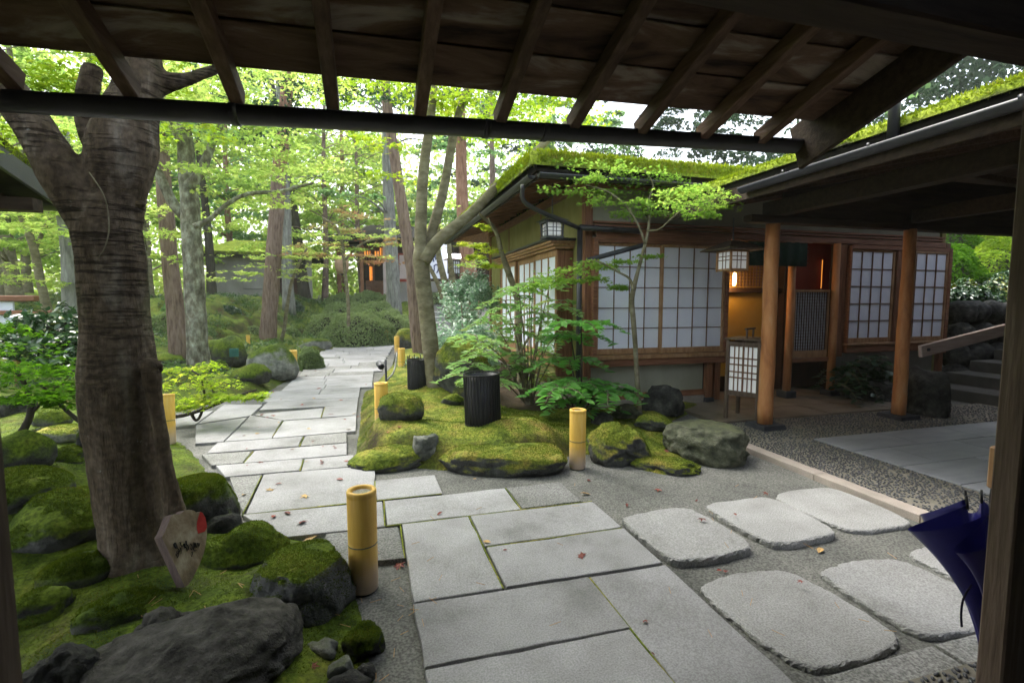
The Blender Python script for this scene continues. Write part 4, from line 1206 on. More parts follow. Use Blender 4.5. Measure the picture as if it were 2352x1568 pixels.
# half-height lattice screen right of the round post
lat = obj('lattice_screen', MB().bx(6.095, 6.76, 5.965, 5.995, 1.625, 1.665).bx(6.095, 6.76, 5.965, 5.995, .63, .74).bx(6.095, 6.125, 5.965, 5.995, .741, 1.624).bx(6.73, 6.76, 5.965, 5.995, .741, 1.624), M['frame'], th)
vm = mesh_of('lattice_bar', MB().bx(-.0055, .0055, -.006, .006, -.441, .441, .001))
for i in range(13):
    put('lattice_bar', vm, M['dark_in'], lat, (6.152 + i * .0462, 5.972, 1.1825))
hm_ = mesh_of('lattice_bar', MB().bx(-.302, .302, -.003, .003, -.003, .003, .001))
for i in range(19):
    put('lattice_bar', hm_, M['muntin'], lat, (6.4275, 5.9785, .765 + i * .0463))
obj('lattice_paper', MB().bx(6.126, 6.729, 5.984, 5.990, .742, 1.623), M['cloth_white'], lat)
obj('screen_rail', MB().bx(6.08, 6.80, 5.94, 6.0, .565, .628), M['brown_x'], th)
# inside: gilded wall, lit transom, red wall
obj('gilded_wall', MB().bx(4.95, 6.34, 6.55, 6.59, .3, 1.62), M['gold_wall'], th)
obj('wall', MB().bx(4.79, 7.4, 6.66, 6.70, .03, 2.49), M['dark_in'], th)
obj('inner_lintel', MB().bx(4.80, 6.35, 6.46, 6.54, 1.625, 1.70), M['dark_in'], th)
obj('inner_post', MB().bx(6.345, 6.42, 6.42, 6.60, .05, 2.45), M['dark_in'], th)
obj('inner_post', MB().bx(5.155, 5.19, 6.50, 6.548, .05, 1.62), M['brown_z'], th)
tr_ = obj('transom', MB().bx(4.80, 6.34, 6.575, 6.585, 1.705, 2.2), M['gold_wall'], th)
vm = mesh_of('lattice_bar', MB().bx(-.008, .008, -.006, .006, -.23, .23, .001))
for i in range(24):
    put('lattice_bar', vm, M['muntin'], tr_, (4.84 + i * .060, 6.558, 1.95))
hm_ = mesh_of('lattice_bar', MB().bx(-.76, .76, -.005, .005, -.006, .006, .001))
for i in range(9):
    put('lattice_bar', hm_, M['muntin'], tr_, (5.57, 6.546, 1.74 + i * .05))
obj('red_wall', MB().bx(6.43, 7.4, 6.44, 6.48, 1.2, 2.45), M['red_wall'], th)
# two small lit lamps inside the entrance
lm = tag(obj('wall_lamp', MB().lathe(P(1687, 641, Y=6.22), [(.0, -.10), (.020, -.085), (.026, 0), (.020, .085), (0, .10)], 14), M['lamp_warm'], None, True), 'small lit tube lamp glowing beside the lattice in the doorway', 'lamp')
pl = bpy.data.lights.new('wall_lamp_light', 'POINT'); pl.energy = 3; pl.color = (1, .62, .25); pl.shadow_soft_size = .05
plo = bpy.data.objects.new('wall_lamp_light', pl); COL.objects.link(plo); plo.location = (5.26, 6.34, 1.76)
tag(obj('strip_lamp', MB().bx(7.06, 7.068, 6.40, 6.41, 1.70, 2.16, .002), M['lamp_orange']), 'thin orange light strip at the right edge of the red wall', 'lamp')

# side wall bay window
BX = 2.50
by0, by1 = 6.52, 9.75
obj('bay_end', MB().bx(BX + .005, SX - .004, by0, by0 + .05, .42, 2.2, .006), M['brown_z'], th)
obj('bay_end', MB().bx(BX + .005, SX - .004, by1 - .05, by1, .42, 2.2, .006), M['brown_z'], th)
obj('bay_roof', MB().bx(BX - .16, SX - .003, by0 - .10, by1 + .1, 2.335, 2.365, .006), M['gutter'], th)
for k, (o_, z) in enumerate(((.12, 2.295), (.08, 2.26), (.04, 2.222))):
    obj('cornice', MB().bx(BX - o_, SX - .003, by0 - o_ * .6, by1 + o_ * .5, z, z + .033, .004), M['frame'], th)
obj('bay_sill', MB().bx(BX - .04, SX - .003, by0 - .02, by1 + .02, .56, .62, .006), M['frame'], th)
obj('bay_apron', MB().bx(BX + .006, SX - .003, by0 + .06, by1 - .06, .42, .558, .006), M['stucco_green'], th)
def side_window(y0, y1, z0, z1, x):
    f = obj('side_window', MB().bx(x - .018, x + .018, y0, y0 + .06, z0, z1).bx(x - .018, x + .018, y1 - .06, y1, z0, z1).bx(x - .017, x + .017, y0 + .061, y1 - .061, z1 - .09, z1).bx(x - .017, x + .017, y0 + .061, y1 - .061, z0, z0 + .10), M['frame'], th)
    n = 3; w = (y1 - y0 - .12) / n
    for i in range(n):
        obj('paper_pane', MB().bx(x + .002, x + .008, y0 + .06 + w * i, y0 + .06 + w * (i + 1), z0 + .1, z1 - .09, .001), M['paper'], f)
        if i: obj('window_bar', MB().bx(x - .014, x - .001, y0 + .06 + w * i - .014, y0 + .06 + w * i + .014, z0 + .1, z1 - .09, .001), M['frame'], f)
ww = (by1 - by0 - .1) / 3
for k in range(3):
    side_window(by0 + .052 + ww * k, by0 + .05 + ww * (k + 1) - .002, .622, 2.218, BX + .03 + (.0 if k % 2 == 0 else .045))
vpost(SX - .012, SY1 - .06, .1, 2.98, .05, .11)
for y in (7.9, 9.9):
    obj('wall_strip', MB().bx(SX - .014, SX - .002, y, y + .03, 2.37, 2.98, .002), M['brown_z'], th)
obj('wall_plate', MB().bx(SX - .05, SX + .06, FY + .13, SY1, 2.985, 3.1, .006), M['brown_y'], th)
obj('wall_plate', MB().bx(SX - .05, 9.3, FY - .0, FY + .12, 2.985, 3.1, .006), M['brown_x'], th)

# roof: low hipped, deep mossy eaves
EX0, EX1, EY0, EY1, EZ = 1.80, 10.4, 5.38, 12.3, 2.95
PIT = .31
def rz(X, Y):
    d = np.minimum(np.minimum(X - EX0, EX1 - X), np.minimum(Y - EY0, EY1 - Y))
    return EZ + np.clip(d, 0, 9) * PIT
def roof_under(X, Y): return rz(X, Y)
xs = np.linspace(EX0, EX1, 60); ys = np.linspace(EY0, EY1, 50)
Xg, Yg = np.meshgrid(xs, ys)
ov = .97                                         # soffit out over the eaves
sof = MB()
def quad(mb, a, b, c, d): mb.add([a, b, c, d], [(0, 1, 2, 3)])
for (a, b) in (((EX0, EY0), (EX1, EY0)), ((EX1, EY0), (EX1, EY1)), ((EX1, EY1), (EX0, EY1)), ((EX0, EY1), (EX0, EY0))):
    cx_, cy_ = (EX0 + EX1) / 2, (EY0 + EY1) / 2
    def ins(p): return (p[0] + ov * np.sign(cx_ - p[0]), p[1] + ov * np.sign(cy_ - p[1]))
    ia, ib = ins(a), ins(b)
    zi = EZ + ov * PIT
    quad(sof, (*a, EZ), (*b, EZ), (*ib, zi), (*ia, zi))
obj('soffit', sof, M['brown_y'], th)
mb = MB()
def topz(x, y): return float(rz(np.array(x), np.array(y))) + .02
for i in range(len(ys) - 1): pass
moss_roof_obj = None
thick = .10
obj('roof_edge', MB().bx(EX0, EX1, EY0 - .0, EY0 + .05, EZ + .004, EZ + thick).bx(EX0, EX0 + .05, EY0 + .051, EY1, EZ + .004, EZ + thick), M['roof_edge'], th)
def hedge_edge(n):
    k = RNG.random(n)
    u = RNG.uniform(0, 1, n)
    x = np.where(k < .4, EX0 + u * (EX1 - EX0), np.where(k < .7, EX0 - .08 + RNG.exponential(.05, n), EX0 + u * (EX1 - EX0)))
    y = np.where(k < .4, EY0 - .08 + RNG.exponential(.05, n), np.where(k < .7, EY0 + u * (EY1 - EY0), EY0 + RNG.uniform(0, 1, n) ** 1.5 * (EY1 - EY0)))
    return x, y
moss_roof('roof_moss', np.linspace(EX0 - .07, EX1, 90), np.linspace(EY0 - .07, EY1, 75), lambda X, Y: rz(X, Y) + .05, th, .15, 60000, .045, hedge_edge)
# eave rafters
for k in range(15):
    y = EY0 + .45 + k * .45
    obj('eave_rafter', MB().bar((EX0 + .06, y, EZ + .0), (SX + .0, y, EZ - .0 + (SX - EX0) * PIT * .98 - .06), .045, .06, .003), M['brown_x'], th)
obj('eave_board', MB().bar((EX0 + .05, EY0 + .05, EZ - .03), (EX0 + .05, EY1, EZ - .03), .03, .07, .003), M['beam_wood'], th)
obj('eave_board', MB().bar((EX0 + .07, EY0 + .06, EZ - .03), (5.2, EY0 + .06, EZ - .03), .03, .07, .003), M['beam_wood'], th)
g1 = obj('gutter', trough((EX0 - .03, EY1, EZ - .03), (EX0 - .03, EY0 + .05, EZ - .035), .05), M['gutter_grey'], th, True)
g2 = obj('gutter', trough((EX0 + .02, EY0 - .04, EZ - .03), (5.3, EY0 - .04, EZ - .02), .05), M['gutter_grey'], th, True)
# rain pipes at the near corner
pts = [P(1200, 425, Y=5.6), P(1212, 470, Y=5.7), P(1330, 524, Y=5.9)]
obj('rain_pipe', MB().tube(smooth_path(pts, [.038] * 3, 5)[0], .028, 14), M['gutter'], th, True)
c0 = P(1332, 522, Y=5.92)
obj('rain_pipe', MB().tube([c0 + (0, 0, .02), (c0[0], c0[1], .10)], .036, 14), M['gutter'], th, True)
obj('rain_pipe', MB().tube([c0, (c0[0] + .85, 5.90, c0[2] - .02)], .038, 14), M['gutter'], th, True)
bp = [P(1348, 598, Y=5.86), P(1482, 562, Y=5.55)]
obj('bamboo_pole', MB().tube([bp[0], (bp[0] * .6 + bp[1] * .4), bp[1]], [.030, .031, .029], 12), M['stone_black'], th, True)

# ================================================================== LANTERNS AND LIGHTS
# iron lantern under the near eave
lc = P(1268, 525, Y=6.0)
il = thing('iron_lantern', 'dark iron lantern with white panes hanging under the mossy roof corner', 'lantern', lc + (0, 0, .12))
s_ = 1.0
body = MB()
for sx in (-1, 1):
    for sy in (-1, 1):
        body.bar(lc + np.array([sx * .10, sy * .10, -.115]), lc + np.array([sx * .112, sy * .112, .075]), .022, .022, .004, (0, 1, 0))
for zz, w in ((-.118, .112), (.078, .122)):
    for a in (-1, 1):
        body.bx(lc[0] - w, lc[0] + w, lc[1] + a * w - .012, lc[1] + a * w + .012, lc[2] + zz - .014, lc[2] + zz + .014, .004)
        body.bx(lc[0] + a * w - .0115, lc[0] + a * w + .0115, lc[1] - w, lc[1] + w, lc[2] + zz - .0135, lc[2] + zz + .0135, .004)
obj('lantern_body', body, M['iron'], il)
obj('lantern_paper', MB().bx(lc[0] - .096, lc[0] + .096, lc[1] - .096, lc[1] + .096, lc[2] - .10, lc[2] + .066, .02), M['lit_paper'], il)
bars = MB()
for q in (-.022, .022):
    for a in (-1, 1):
        bars.bx(lc[0] + q - .004, lc[0] + q + .004, lc[1] + a * .10 - .004, lc[1] + a * .10 + .004, lc[2] - .105, lc[2] + .07, .001)
        bars.bx(lc[0] + a * .10 - .0038, lc[0] + a * .10 + .0038, lc[1] + q - .004, lc[1] + q + .004, lc[2] - .105, lc[2] + .07, .001)
        bars.bx(lc[0] - .10, lc[0] + .10, lc[1] + a * .1005 - .004, lc[1] + a * .1005 + .004, lc[2] - .017 + q - .004, lc[2] - .017 + q + .004, .001)
        bars.bx(lc[0] + a * .1005 - .0038, lc[0] + a * .1005 + .0038, lc[1] - .10, lc[1] + .10, lc[2] - .017 + q - .004, lc[2] - .017 + q + .004, .001)
obj('lantern_bars', bars, M['iron'], il)
hd = MB(); w = .17
hd.add([lc + np.array(q) for q in [(-w, -w, .095), (w, -w, .095), (w, w, .095), (-w, w, .095), (-w * .45, -w * .45, .14), (w * .45, -w * .45, .14), (w * .45, w * .45, .14), (-w * .45, w * .45, .14), (0, 0, .19)]],
       [(3, 2, 1, 0), (0, 1, 5, 4), (1, 2, 6, 5), (2, 3, 7, 6), (3, 0, 4, 7), (4, 5, 8), (5, 6, 8), (6, 7, 8), (7, 4, 8)])
obj('lantern_roof', hd, M['green_cap'], il)
obj('hanging_rod', MB().tube([lc + np.array([0, 0, .185]), lc + np.array([0, 0, .56])], .007, 8), M['iron'], il)
# wooden roofed lantern hanging in the porch
wc = P(1682, 598, Y=5.15)
wl_ = thing('wooden_lantern', 'wooden lantern with little shingle roof hanging left of the orange log pillar', 'lantern', wc)
b = MB()
for sx in (-1, 1):
    for sy in (-1, 1):
        b.bx(wc[0] + sx * .122 - .012, wc[0] + sx * .122 + .012, wc[1] + sy * .122 - .012, wc[1] + sy * .122 + .012, wc[2] - .135, wc[2] + .12, .002)
for zz in (-.118, .108):
    for a in (-1, 1):
        b.bx(wc[0] - .110, wc[0] + .110, wc[1] + a * .122 - .011, wc[1] + a * .122 + .011, wc[2] + zz - .013, wc[2] + zz + .013, .002)
        b.bx(wc[0] + a * .122 - .011, wc[0] + a * .122 + .011, wc[1] - .110, wc[1] + .110, wc[2] + zz - .0125, wc[2] + zz + .0125, .002)
obj('lantern_frame', b, M['frame'], wl_)
obj('lantern_paper', MB().bx(wc[0] - .112, wc[0] + .112, wc[1] - .112, wc[1] + .112, wc[2] - .108, wc[2] + .098, .003), M['lit_paper'], wl_)
b = MB()
for q in (-.028, .028):
    for a in (-1, 1):
        b.bx(wc[0] + q - .005, wc[0] + q + .005, wc[1] + a * .118 - .003, wc[1] + a * .118 + .003, wc[2] - .105, wc[2] + .095, .001)
        b.bx(wc[0] + a * .118 - .003, wc[0] + a * .118 + .003, wc[1] + q - .005, wc[1] + q + .005, wc[2] - .105, wc[2] + .095, .001)
        b.bx(wc[0] - .11, wc[0] + .11, wc[1] + a * .1185 - .003, wc[1] + a * .1185 + .003, wc[2] + .02 + q * .8 - .005, wc[2] + .02 + q * .8 + .005, .001)
        b.bx(wc[0] + a * .1185 - .003, wc[0] + a * .1185 + .003, wc[1] - .11, wc[1] + .11, wc[2] + .02 + q * .8 - .005, wc[2] + .02 + q * .8 + .005, .001)
obj('lantern_bars', b, M['muntin'], wl_)
hd = MB(); w = .27
hd.add([wc + np.array(q) for q in [(-w, -w, .115), (w, -w, .115), (w, w, .115), (-w, w, .115), (-.06, -.05, .235), (.06, -.05, .235), (.06, .05, .235), (-.06, .05, .235), (-w, -w, .128), (w, -w, .128), (w, w, .128), (-w, w, .128)]],
       [(3, 2, 1, 0), (8, 9, 5, 4), (9, 10, 6, 5), (10, 11, 7, 6), (11, 8, 4, 7), (4, 5, 6, 7), (0, 1, 9, 8), (1, 2, 10, 9), (2, 3, 11, 10), (3, 0, 8, 11)])
obj('lantern_roof', hd, M['post_wood'], wl_)
obj('hanging_rod', MB().tube([wc + np.array([0, 0, .23]), wc + np.array([0, 0, .52])], .008, 8), M['iron'], wl_)
# standing paper lantern (andon) on legs behind the first log pillar
ax, ay = 4.47, 5.02
an = thing('standing_lantern', 'tall wooden floor lantern with barred paper sides standing behind the orange log pillar', 'lantern', (ax, ay, .04))
hw = .185; rot = rad(28)
AX = (np.array([math.cos(rot), math.sin(rot), 0]), np.array([-math.sin(rot), math.cos(rot), 0]), np.array([0, 0, 1.0]))
def L3(x, y, z): return np.array([ax, ay, 0]) + AX[0] * x + AX[1] * y + AX[2] * z
b = MB()
for sx in (-1, 1):
    for sy in (-1, 1):
        b.box(L3(sx * hw, sy * hw, .53), (.020, .020, .49), AX, .003)
for zz, hh in ((.365, .028), (.97, .028), (1.012, .010)):
    e = .012 if zz < 1 else .06
    for a in (-1, 1):
        b.box(L3(0, a * hw, zz), (hw - .021, .017, hh), AX, .003) if zz < 1 else None
        b.box(L3(a * hw, 0, zz), (.017, hw - .021, hh), AX, .003) if zz < 1 else None
b.box(L3(0, 0, 1.032), (hw + .045, hw + .045, .010), AX, .003)
obj('lantern_frame', b, M['post_wood'], an)
obj('lantern_paper', MB().box(L3(0, 0, .667), (hw - .012, hw - .012, .272), AX, .002), M['lit_paper'], an)
b = MB()
for a in (-1, 1):
    for q in (-.105, -.055, 0, .055, .105):
        b.box(L3(q, a * hw, .667), (.006 if abs(q) > .01 else .011, .005, .273), AX, .001)
        b.box(L3(a * hw, q, .667), (.005, .006 if abs(q) > .01 else .011, .273), AX, .001)
    for zz in (.56, .63, .72, .80):
        b.box(L3(0, a * hw, zz), (hw - .02, .0045, .008), AX, .001)
        b.box(L3(a * hw, 0, zz), (.0045, hw - .02, .008), AX, .001)
obj('lantern_bars', b, M['muntin'], an)
b = MB()
for a in (-1, 1): b.box(L3(a * .10, 0, 1.095), (.010, .010, .053), AX, .002)
b.box(L3(0, 0, 1.155), (.15, .012, .010), AX, .002)
obj('handle', b, M['post_wood'], an)

# bamboo path lights
def bam_mat():
    m = ramp_mat('bamboo', [(0.3, (.66, .37, .055)), (0.55, (.78, .48, .09)), (0.8, (.82, .58, .18))], (26, 26, 2.4), .5, 6, .05, 40, .5, rnd=.06)
    nt = m.node_tree; N = nt.nodes; L = nt.links
    bs = N['Principled BSDF']; src = bs.inputs['Base Color'].links[0].from_socket
    g = N.new('ShaderNodeTexCoord'); sp = N.new('ShaderNodeSeparateXYZ'); L.new(g.outputs['Object'], sp.inputs[0])
    ns = N.new('ShaderNodeTexNoise'); ns.inputs['Scale'].default_value = 14; L.new(g.outputs['Object'], ns.inputs['Vector'])
    ad = N.new('ShaderNodeMath'); ad.operation = 'MULTIPLY_ADD'; ad.inputs[1].default_value = .10; L.new(ns.outputs['Fac'], ad.inputs[0]); L.new(sp.outputs['Z'], ad.inputs[2])
    mr = N.new('ShaderNodeMapRange'); mr.inputs['From Min'].default_value = .09; mr.inputs['From Max'].default_value = .26; mr.inputs['To Min'].default_value = 1; mr.inputs['To Max'].default_value = 0
    L.new(ad.outputs[0], mr.inputs['Value'])
    mx = N.new('ShaderNodeMix'); mx.data_type = 'RGBA'; L.new(mr.outputs[0], mx.inputs['Factor']); L.new(src, mx.inputs['A']); mx.inputs['B'].default_value = (.62, .47, .36, 1)
    L.new(mx.outputs['Result'], bs.inputs['Base Color'])
    return m
M['bamboo'] = bam_mat()
BH, BR = .535, .073
bam = MB().lathe((0, 0, 0), [(BR * .84, .0), (BR * .93, .005), (BR, .012), (BR * 1.0, .235), (BR * .985, .2475), (BR * 1.012, .253), (BR * .985, .259), (BR, .275), (BR * 1.01, BH - .034), (BR * .99, BH - .030), (BR * 1.02, BH - .026), (BR * 1.02, BH - .006), (BR * .98, BH), (BR * .76, BH), (BR * .72, BH - .006), (BR * .70, BH - .04), (0, BH - .042)], 30)
me_body = mesh_of('bamboo_tube', bam, True)
me_line = mesh_of('node_line', MB().lathe((0, 0, 0), [(BR * .985, -.0035), (BR * 1.014, -.003), (BR * 1.014, .003), (BR * .985, .0035)], 30), True)
wet = MB().lathe((0, 0, 0), [(BR * .71, -.004), (BR * .5, 0), (BR * .25, -.002), (0, .001)], 20)
me_film = mesh_of('clear_film', wet, True)
BL = [((836, 1352), 1.0, 0, 'yellow bamboo tube light nearest the camera, at the left edge of the paving'),
      ((1326, 1074), 1.0, 0, 'bamboo tube light between the moss mound and the mossy boulder'),
      ((876, 932), .98, .0, 'short bamboo tube light with a dark spout right behind its top'),
      ((674, 867), 1.0, -.05, 'bamboo tube light leaning before the mossy boulder left of the far paving'),
      ((923, 858), .98, 0, 'bamboo tube light just beyond the dark spout, right of the path'),
      ((912, 814), .95, 0, 'bamboo tube light half hidden at the tip of the pale leaved shrub'),
      ((888, 792), .95, 0, 'farthest bamboo tube light, where the path turns right'),
      ((386, 1022), .98, -.16, 'leaning bamboo tube light half hidden behind the big maple trunk'),
      ((571, 803), .7, 0, 'tiny bamboo tube light among rocks beside the pine trunk')]
for k, ((px, py), sc, ln, lab) in enumerate(BL):
    q = P(px, py, z=0.0)
    q[2] = 0.0
    if k == 2:
        q = P(876, 932, Y=5.45); q[2] = zr(q[0], q[1]) - .14
    if k == 7: q[2] = zl(q[0], q[1]) * .5
    if k == 8: q = G(px, py) + (0, 0, .05)
    t = thing('bamboo_light', lab, 'path light', q, 'bamboo tube lights along the path')
    for nm, me, m, dz in (('bamboo_tube', me_body, 'bamboo', 0), ('node_line', me_line, 'green_cap', .253), ('clear_film', me_film, 'film', BH - .012)):
        c = put(nm, me, M[m], t, q + (0, 0, dz))
    t.scale = (sc, sc, sc); t.rotation_euler = (0, ln, k * .7)

# black slatted covers
def basket(px, py, ztop, r, label, lean=0.0, z0=None, spike=False):
    q = P(px, py, z=z0)
    t = thing('slatted_cover', label, 'lamp cover', q, 'black slatted covers standing in the moss')
    H = ztop
    n = 34
    sm_ = mesh_of('slat', MB().box((0, 0, H / 2), (.0065, .004, H / 2), None, .001))
    sm2 = mesh_of('slat', MB().box((0, 0, H * .55), (.0065, .004, H * .55), None, .001))
    for k in range(n):
        a = 2 * math.pi * k / n
        o = put('slat', sm2 if spike and k % 3 == 1 else sm_, M['black'], t, q + (r * math.cos(a), r * math.sin(a), 0))
        o.rotation_euler = (0, 0, a + math.pi / 2)
    for z in (H * .12, H * .985):
        obj('ring', MB().lathe(q + (0, 0, z), [(r - .006, -.008), (r + .006, -.008), (r + .006, .008), (r - .006, .008), (r - .006, -.008)], 36), M['black'], t)
    obj('liner', MB().lathe(q, [(r - .012, H * .13), (r - .012, H * .97), (r - .016, H * .97), (r - .016, H * .13)], 32), M['black'], t, True)
    t.rotation_euler = (0, lean, 0)
    return t
basket(1110, 986, .58, .180, 'large black slatted cover on the moss mound beside the young tree', -.03, .19)
basket(962, 908, .53, .155, 'smaller black slatted cover half hidden behind the young tree trunk', .0, .13, True)

# water spout behind the short bamboo light
q = P(888, 932, Y=5.75); q[2] = zr(q[0], q[1])
sp_ = thing('water_spout', 'dark pipe spout on a thin post above a short bamboo light', 'spout', q)
obj('post', MB().tube([q, q + (0, 0, .66)], .012, 10), M['stone_black'], sp_, True)
obj('spout_pipe', MB().lathe((0, 0, 0), [(.030, 0), (.036, .01), (.036, .17), (.030, .18), (.022, .172), (.022, .02), (.0, .02)], 18), M['iron'], sp_, True, q + (-.05, -.10, .60)).rotation_euler = (rad(-84), 0, rad(8))
obj('hose', MB().tube(smooth_path([q + (0, .02, .42), q + (.10, .25, .50), q + (.16, .8, .66), q + (.13, 1.3, .45)], [.011] * 4, 6)[0], .011, 8), M['bark_pale'], sp_, True)

# small teal marker on a stake
q = G(528, 862)
mk_ = thing('garden_marker', 'small teal marker plate on a bent stake among the mossy stones', 'marker', q)
obj('stake', MB().tube([q, q + (.05, 0, .22), q + (.09, 0, .42)], .009, 6), M['bark_dark'], mk_)
obj('plate', MB().box(q + (.10, -.02, .46), (.085, .012, .085), None, .006), M['teal'], mk_)

# ================================================================== WEDGE SIGN AGAINST THE TREE
T0 = P(425, 1347, z=.13)
Rv = ray(425, 1240); Rv = Rv / np.linalg.norm(Rv)
nrm = np.array([.50, -.80, .34]); nrm /= np.linalg.norm(nrm)
def on_sign(px, py, lift=0.0):
    d = ray(px, py); e = np.array([0, 0, EYE])
    t = ((T0 - e) @ nrm) / (d @ nrm)
    return e + d * t + nrm * lift
def z7(x, y): return (x * .5952 / 1.74150, (1800 + y * .5952) / 1.7415)
fr = [(1088, 582), (1105, 555), (1128, 500), (1150, 440), (1168, 428), (1200, 430), (1222, 420), (1245, 402), (1270, 398), (1300, 404), (1325, 418), (1345, 410), (1362, 420), (1380, 450), (1390, 500), (1391, 560), (1385, 620), (1370, 690), (1340, 770), (1300, 850), (1265, 905), (1243, 918)]
F3 = [on_sign(*z7(*q)) for q in fr]
bk = np.array([-.052, .050, -.025])
sg = thing('wooden_sign', 'wedge shaped pale wood sign with brushed writing leaning on the big maple', 'sign', T0)
mb = MB(); mb.add(F3, [tuple(range(len(F3)))])
obj('sign_face', mb, M['sign_wood'], sg)
mb = MB(); n = len(F3)
mb.add(F3 + [p_ + bk for p_ in F3], [(i, (i + 1) % n, (i + 1) % n + n, i + n) for i in range(n)] + [tuple(range(2 * n - 1, n - 1, -1))])
obj('sign_block', mb, M['sign_side'], sg)
red = [(1345, 412), (1360, 420), (1380, 452), (1389, 500), (1389, 520), (1375, 545), (1330, 560), (1322, 530), (1322, 490), (1332, 450)]
mb = MB(); mb.add([on_sign(*z7(*q), .002) for q in red], [tuple(range(len(red)))])
obj('red_corner', mb, M['red_paint'], sg)
ZQ = lambda x, y: ((550 + x * 350 / 1276) / 1.7415, (1950 + y * 350 / 1276) / 1.7415)
STK = [([(540, 810), (548, 850), (560, 880)], 15), ([(535, 800), (560, 830), (575, 870), (568, 890)], 10), ([(570, 870), (600, 900), (610, 925), (590, 950), (570, 945), (580, 915), (600, 930), (596, 985), (585, 1010)], 4), ([(560, 960), (575, 1000), (590, 1018)], 4),
       ([(612, 790), (622, 800), (630, 830), (650, 850), (662, 835)], 5), ([(622, 870), (635, 920), (632, 965)], 4),
       ([(676, 810), (682, 850), (690, 880)], 9), ([(705, 770), (712, 820), (735, 850), (742, 890), (730, 905)], 7), ([(700, 850), (715, 890), (722, 925)], 6), ([(690, 830), (730, 830)], 4),
       ([(768, 810), (790, 840), (800, 870), (785, 900), (770, 880)], 4), ([(790, 930), (800, 960), (785, 1003)], 4), ([(820, 790), (826, 840), (815, 890), (830, 915), (860, 905)], 5), ([(840, 800), (850, 860), (866, 850), (870, 800)], 5), ([(880, 800), (895, 850), (905, 800)], 4)]
mb = MB()
for pts, w in STK:
    p3 = [on_sign(*ZQ(*q), .003) for q in pts]
    sm3, rs3 = smooth_path(p3, [w * .00042 * f for f in np.linspace(1.15, .6, len(p3))], 5)
    mb.tube(sm3, rs3, 6)
obj('lettering', mb, M['ink'], sg)

# ================================================================== UMBRELLA BY THE RIGHT POST
ub = np.array([2.375, 1.30, .0])
um = thing('umbrella', 'half folded royal blue umbrella standing point down behind the right post', 'umbrella', ub)
axd = np.array([-.02, -.01, 1.0]); axd /= np.linalg.norm(axd)
def U(r, a, z): return ub + axd * z + np.array([math.cos(a) * r, math.sin(a) * r, 0])
obj('shaft', MB().tube([ub + axd * .02, ub + axd * .78], .0075, 10), M['iron'], um, True)
obj('tip', MB().lathe(ub + (0, 0, .012), [(.004, 0), (.007, .01), (.008, .09)], 10), M['iron'], um, True)
obj('handle', MB().box(ub + axd * .845, (.027, .027, .085), None, .007), M['frame'], um)
obj('collar', MB().lathe(ub + axd * .675, [(.020, 0), (.024, .01), (.024, .05), (.022, .085), (.0, .085)], 16), M['black'], um, True)
K = 8
v = []; f = []
NA, NZ = 96, 16
for iz in range(NZ + 1):
    t = iz / NZ
    for ia in range(NA):
        a = 2 * math.pi * ia / NA + .35
        ph = (ia / NA * K) % 1.0
        kk = int(ia / NA * K)
        lobe = abs(math.sin(math.pi * ph))                       # 0 at a rib, 1 mid-panel
        side = .5 + .5 * math.cos(a - 3.2)                       # falls open toward the court
        rib = .020 + .085 * t ** 1.1 * (.55 + .45 * side)
        fold = .80 * t * lobe ** .7
        twist = -.62 * math.sin(math.pi * ph) * t ** .8
        r = rib + .175 * t ** 1.35 * lobe ** 1.3 * (.30 + .70 * side)
        z = .09 + .60 * t - .15 * t ** 2.2 * lobe ** 1.2 * (.5 + .5 * side)
        v.append(U(r, a + twist, z))
    
for iz in range(NZ):
    for ia in range(NA):
        j = (ia + 1) % NA
        f.append((iz * NA + ia, iz * NA + j, (iz + 1) * NA + j, (iz + 1) * NA + ia))
can = obj('canopy', MB().add(v, f), M['umbrella'], um, True)
for k in range(K):
    top = np.array(v[NZ * NA + int(k * NA / K)])
    d = top - np.array(v[(NZ - 3) * NA + int(k * NA / K)]); d /= np.linalg.norm(d)
    obj('rib_end', MB().tube([top - d * .02, top + d * .035], [.005, .0042], 8), M['black'], um, True)
a3 = 3.3
st_ = [U(.15, a3, .40), U(.205, a3, .36), U(.215, a3, .30), U(.202, a3, .24)]
sp3, _ = smooth_path(st_, [.006] * 4, 5)
mb = MB()
for i in range(len(sp3) - 1): mb.bar(sp3[i], sp3[i + 1], .009, .002, .0005, (.3, 1, 0))
obj('strap', mb, M['umbrella_in'], um)

# ================================================================== ROCKS
def rk(px, py, wpx, hpx, mat, label, seed, depth=.8, sub=4, zf=None, kind='l', sink=.22, **kw):
    """boulder whose foot in front is read at (px, py); wpx, hpx its size in the photo"""
    if zf is None:
        q = P(px, py, z=.0)
        for _ in range(6):
            zz = zl(q[0], q[1]) if kind == 'l' else (zr(q[0], q[1]) if kind == 'r' else (float(hz(q[0], q[1]))))
            q = P(px, py, z=max(zz, -.01))
    else:
        q = P(px, py, z=zf)
        for _ in range(6):
            zz = zl(q[0], q[1]) if kind == 'l' and q[0] < .1 else (zr(q[0], q[1]) if q[0] > -.3 else 0)
            q = P(px, py, z=max(zz, zf))
    dist = (q - np.array([0, 0, EYE])) @ FW
    rx = wpx * dist / FPX / 2; rzz = hpx * dist / FPX / 2 / (1 - sink)
    rzz = max(rzz * .86, .02)
    ry = rx * depth
    dirv = np.array([q[0], q[1], 0]); dirv /= np.linalg.norm(dirv)
    c = q + dirv * ry * .75
    c[2] = q[2] - .02
    return rock(kw.pop('name', 'rock'), label, c, (rx, ry, rzz), mat, seed, sub, sink=sink, rot=-math.atan2(dirv[0], dirv[1]), **kw)
g1_ = 'rocks in the moss left of the path'
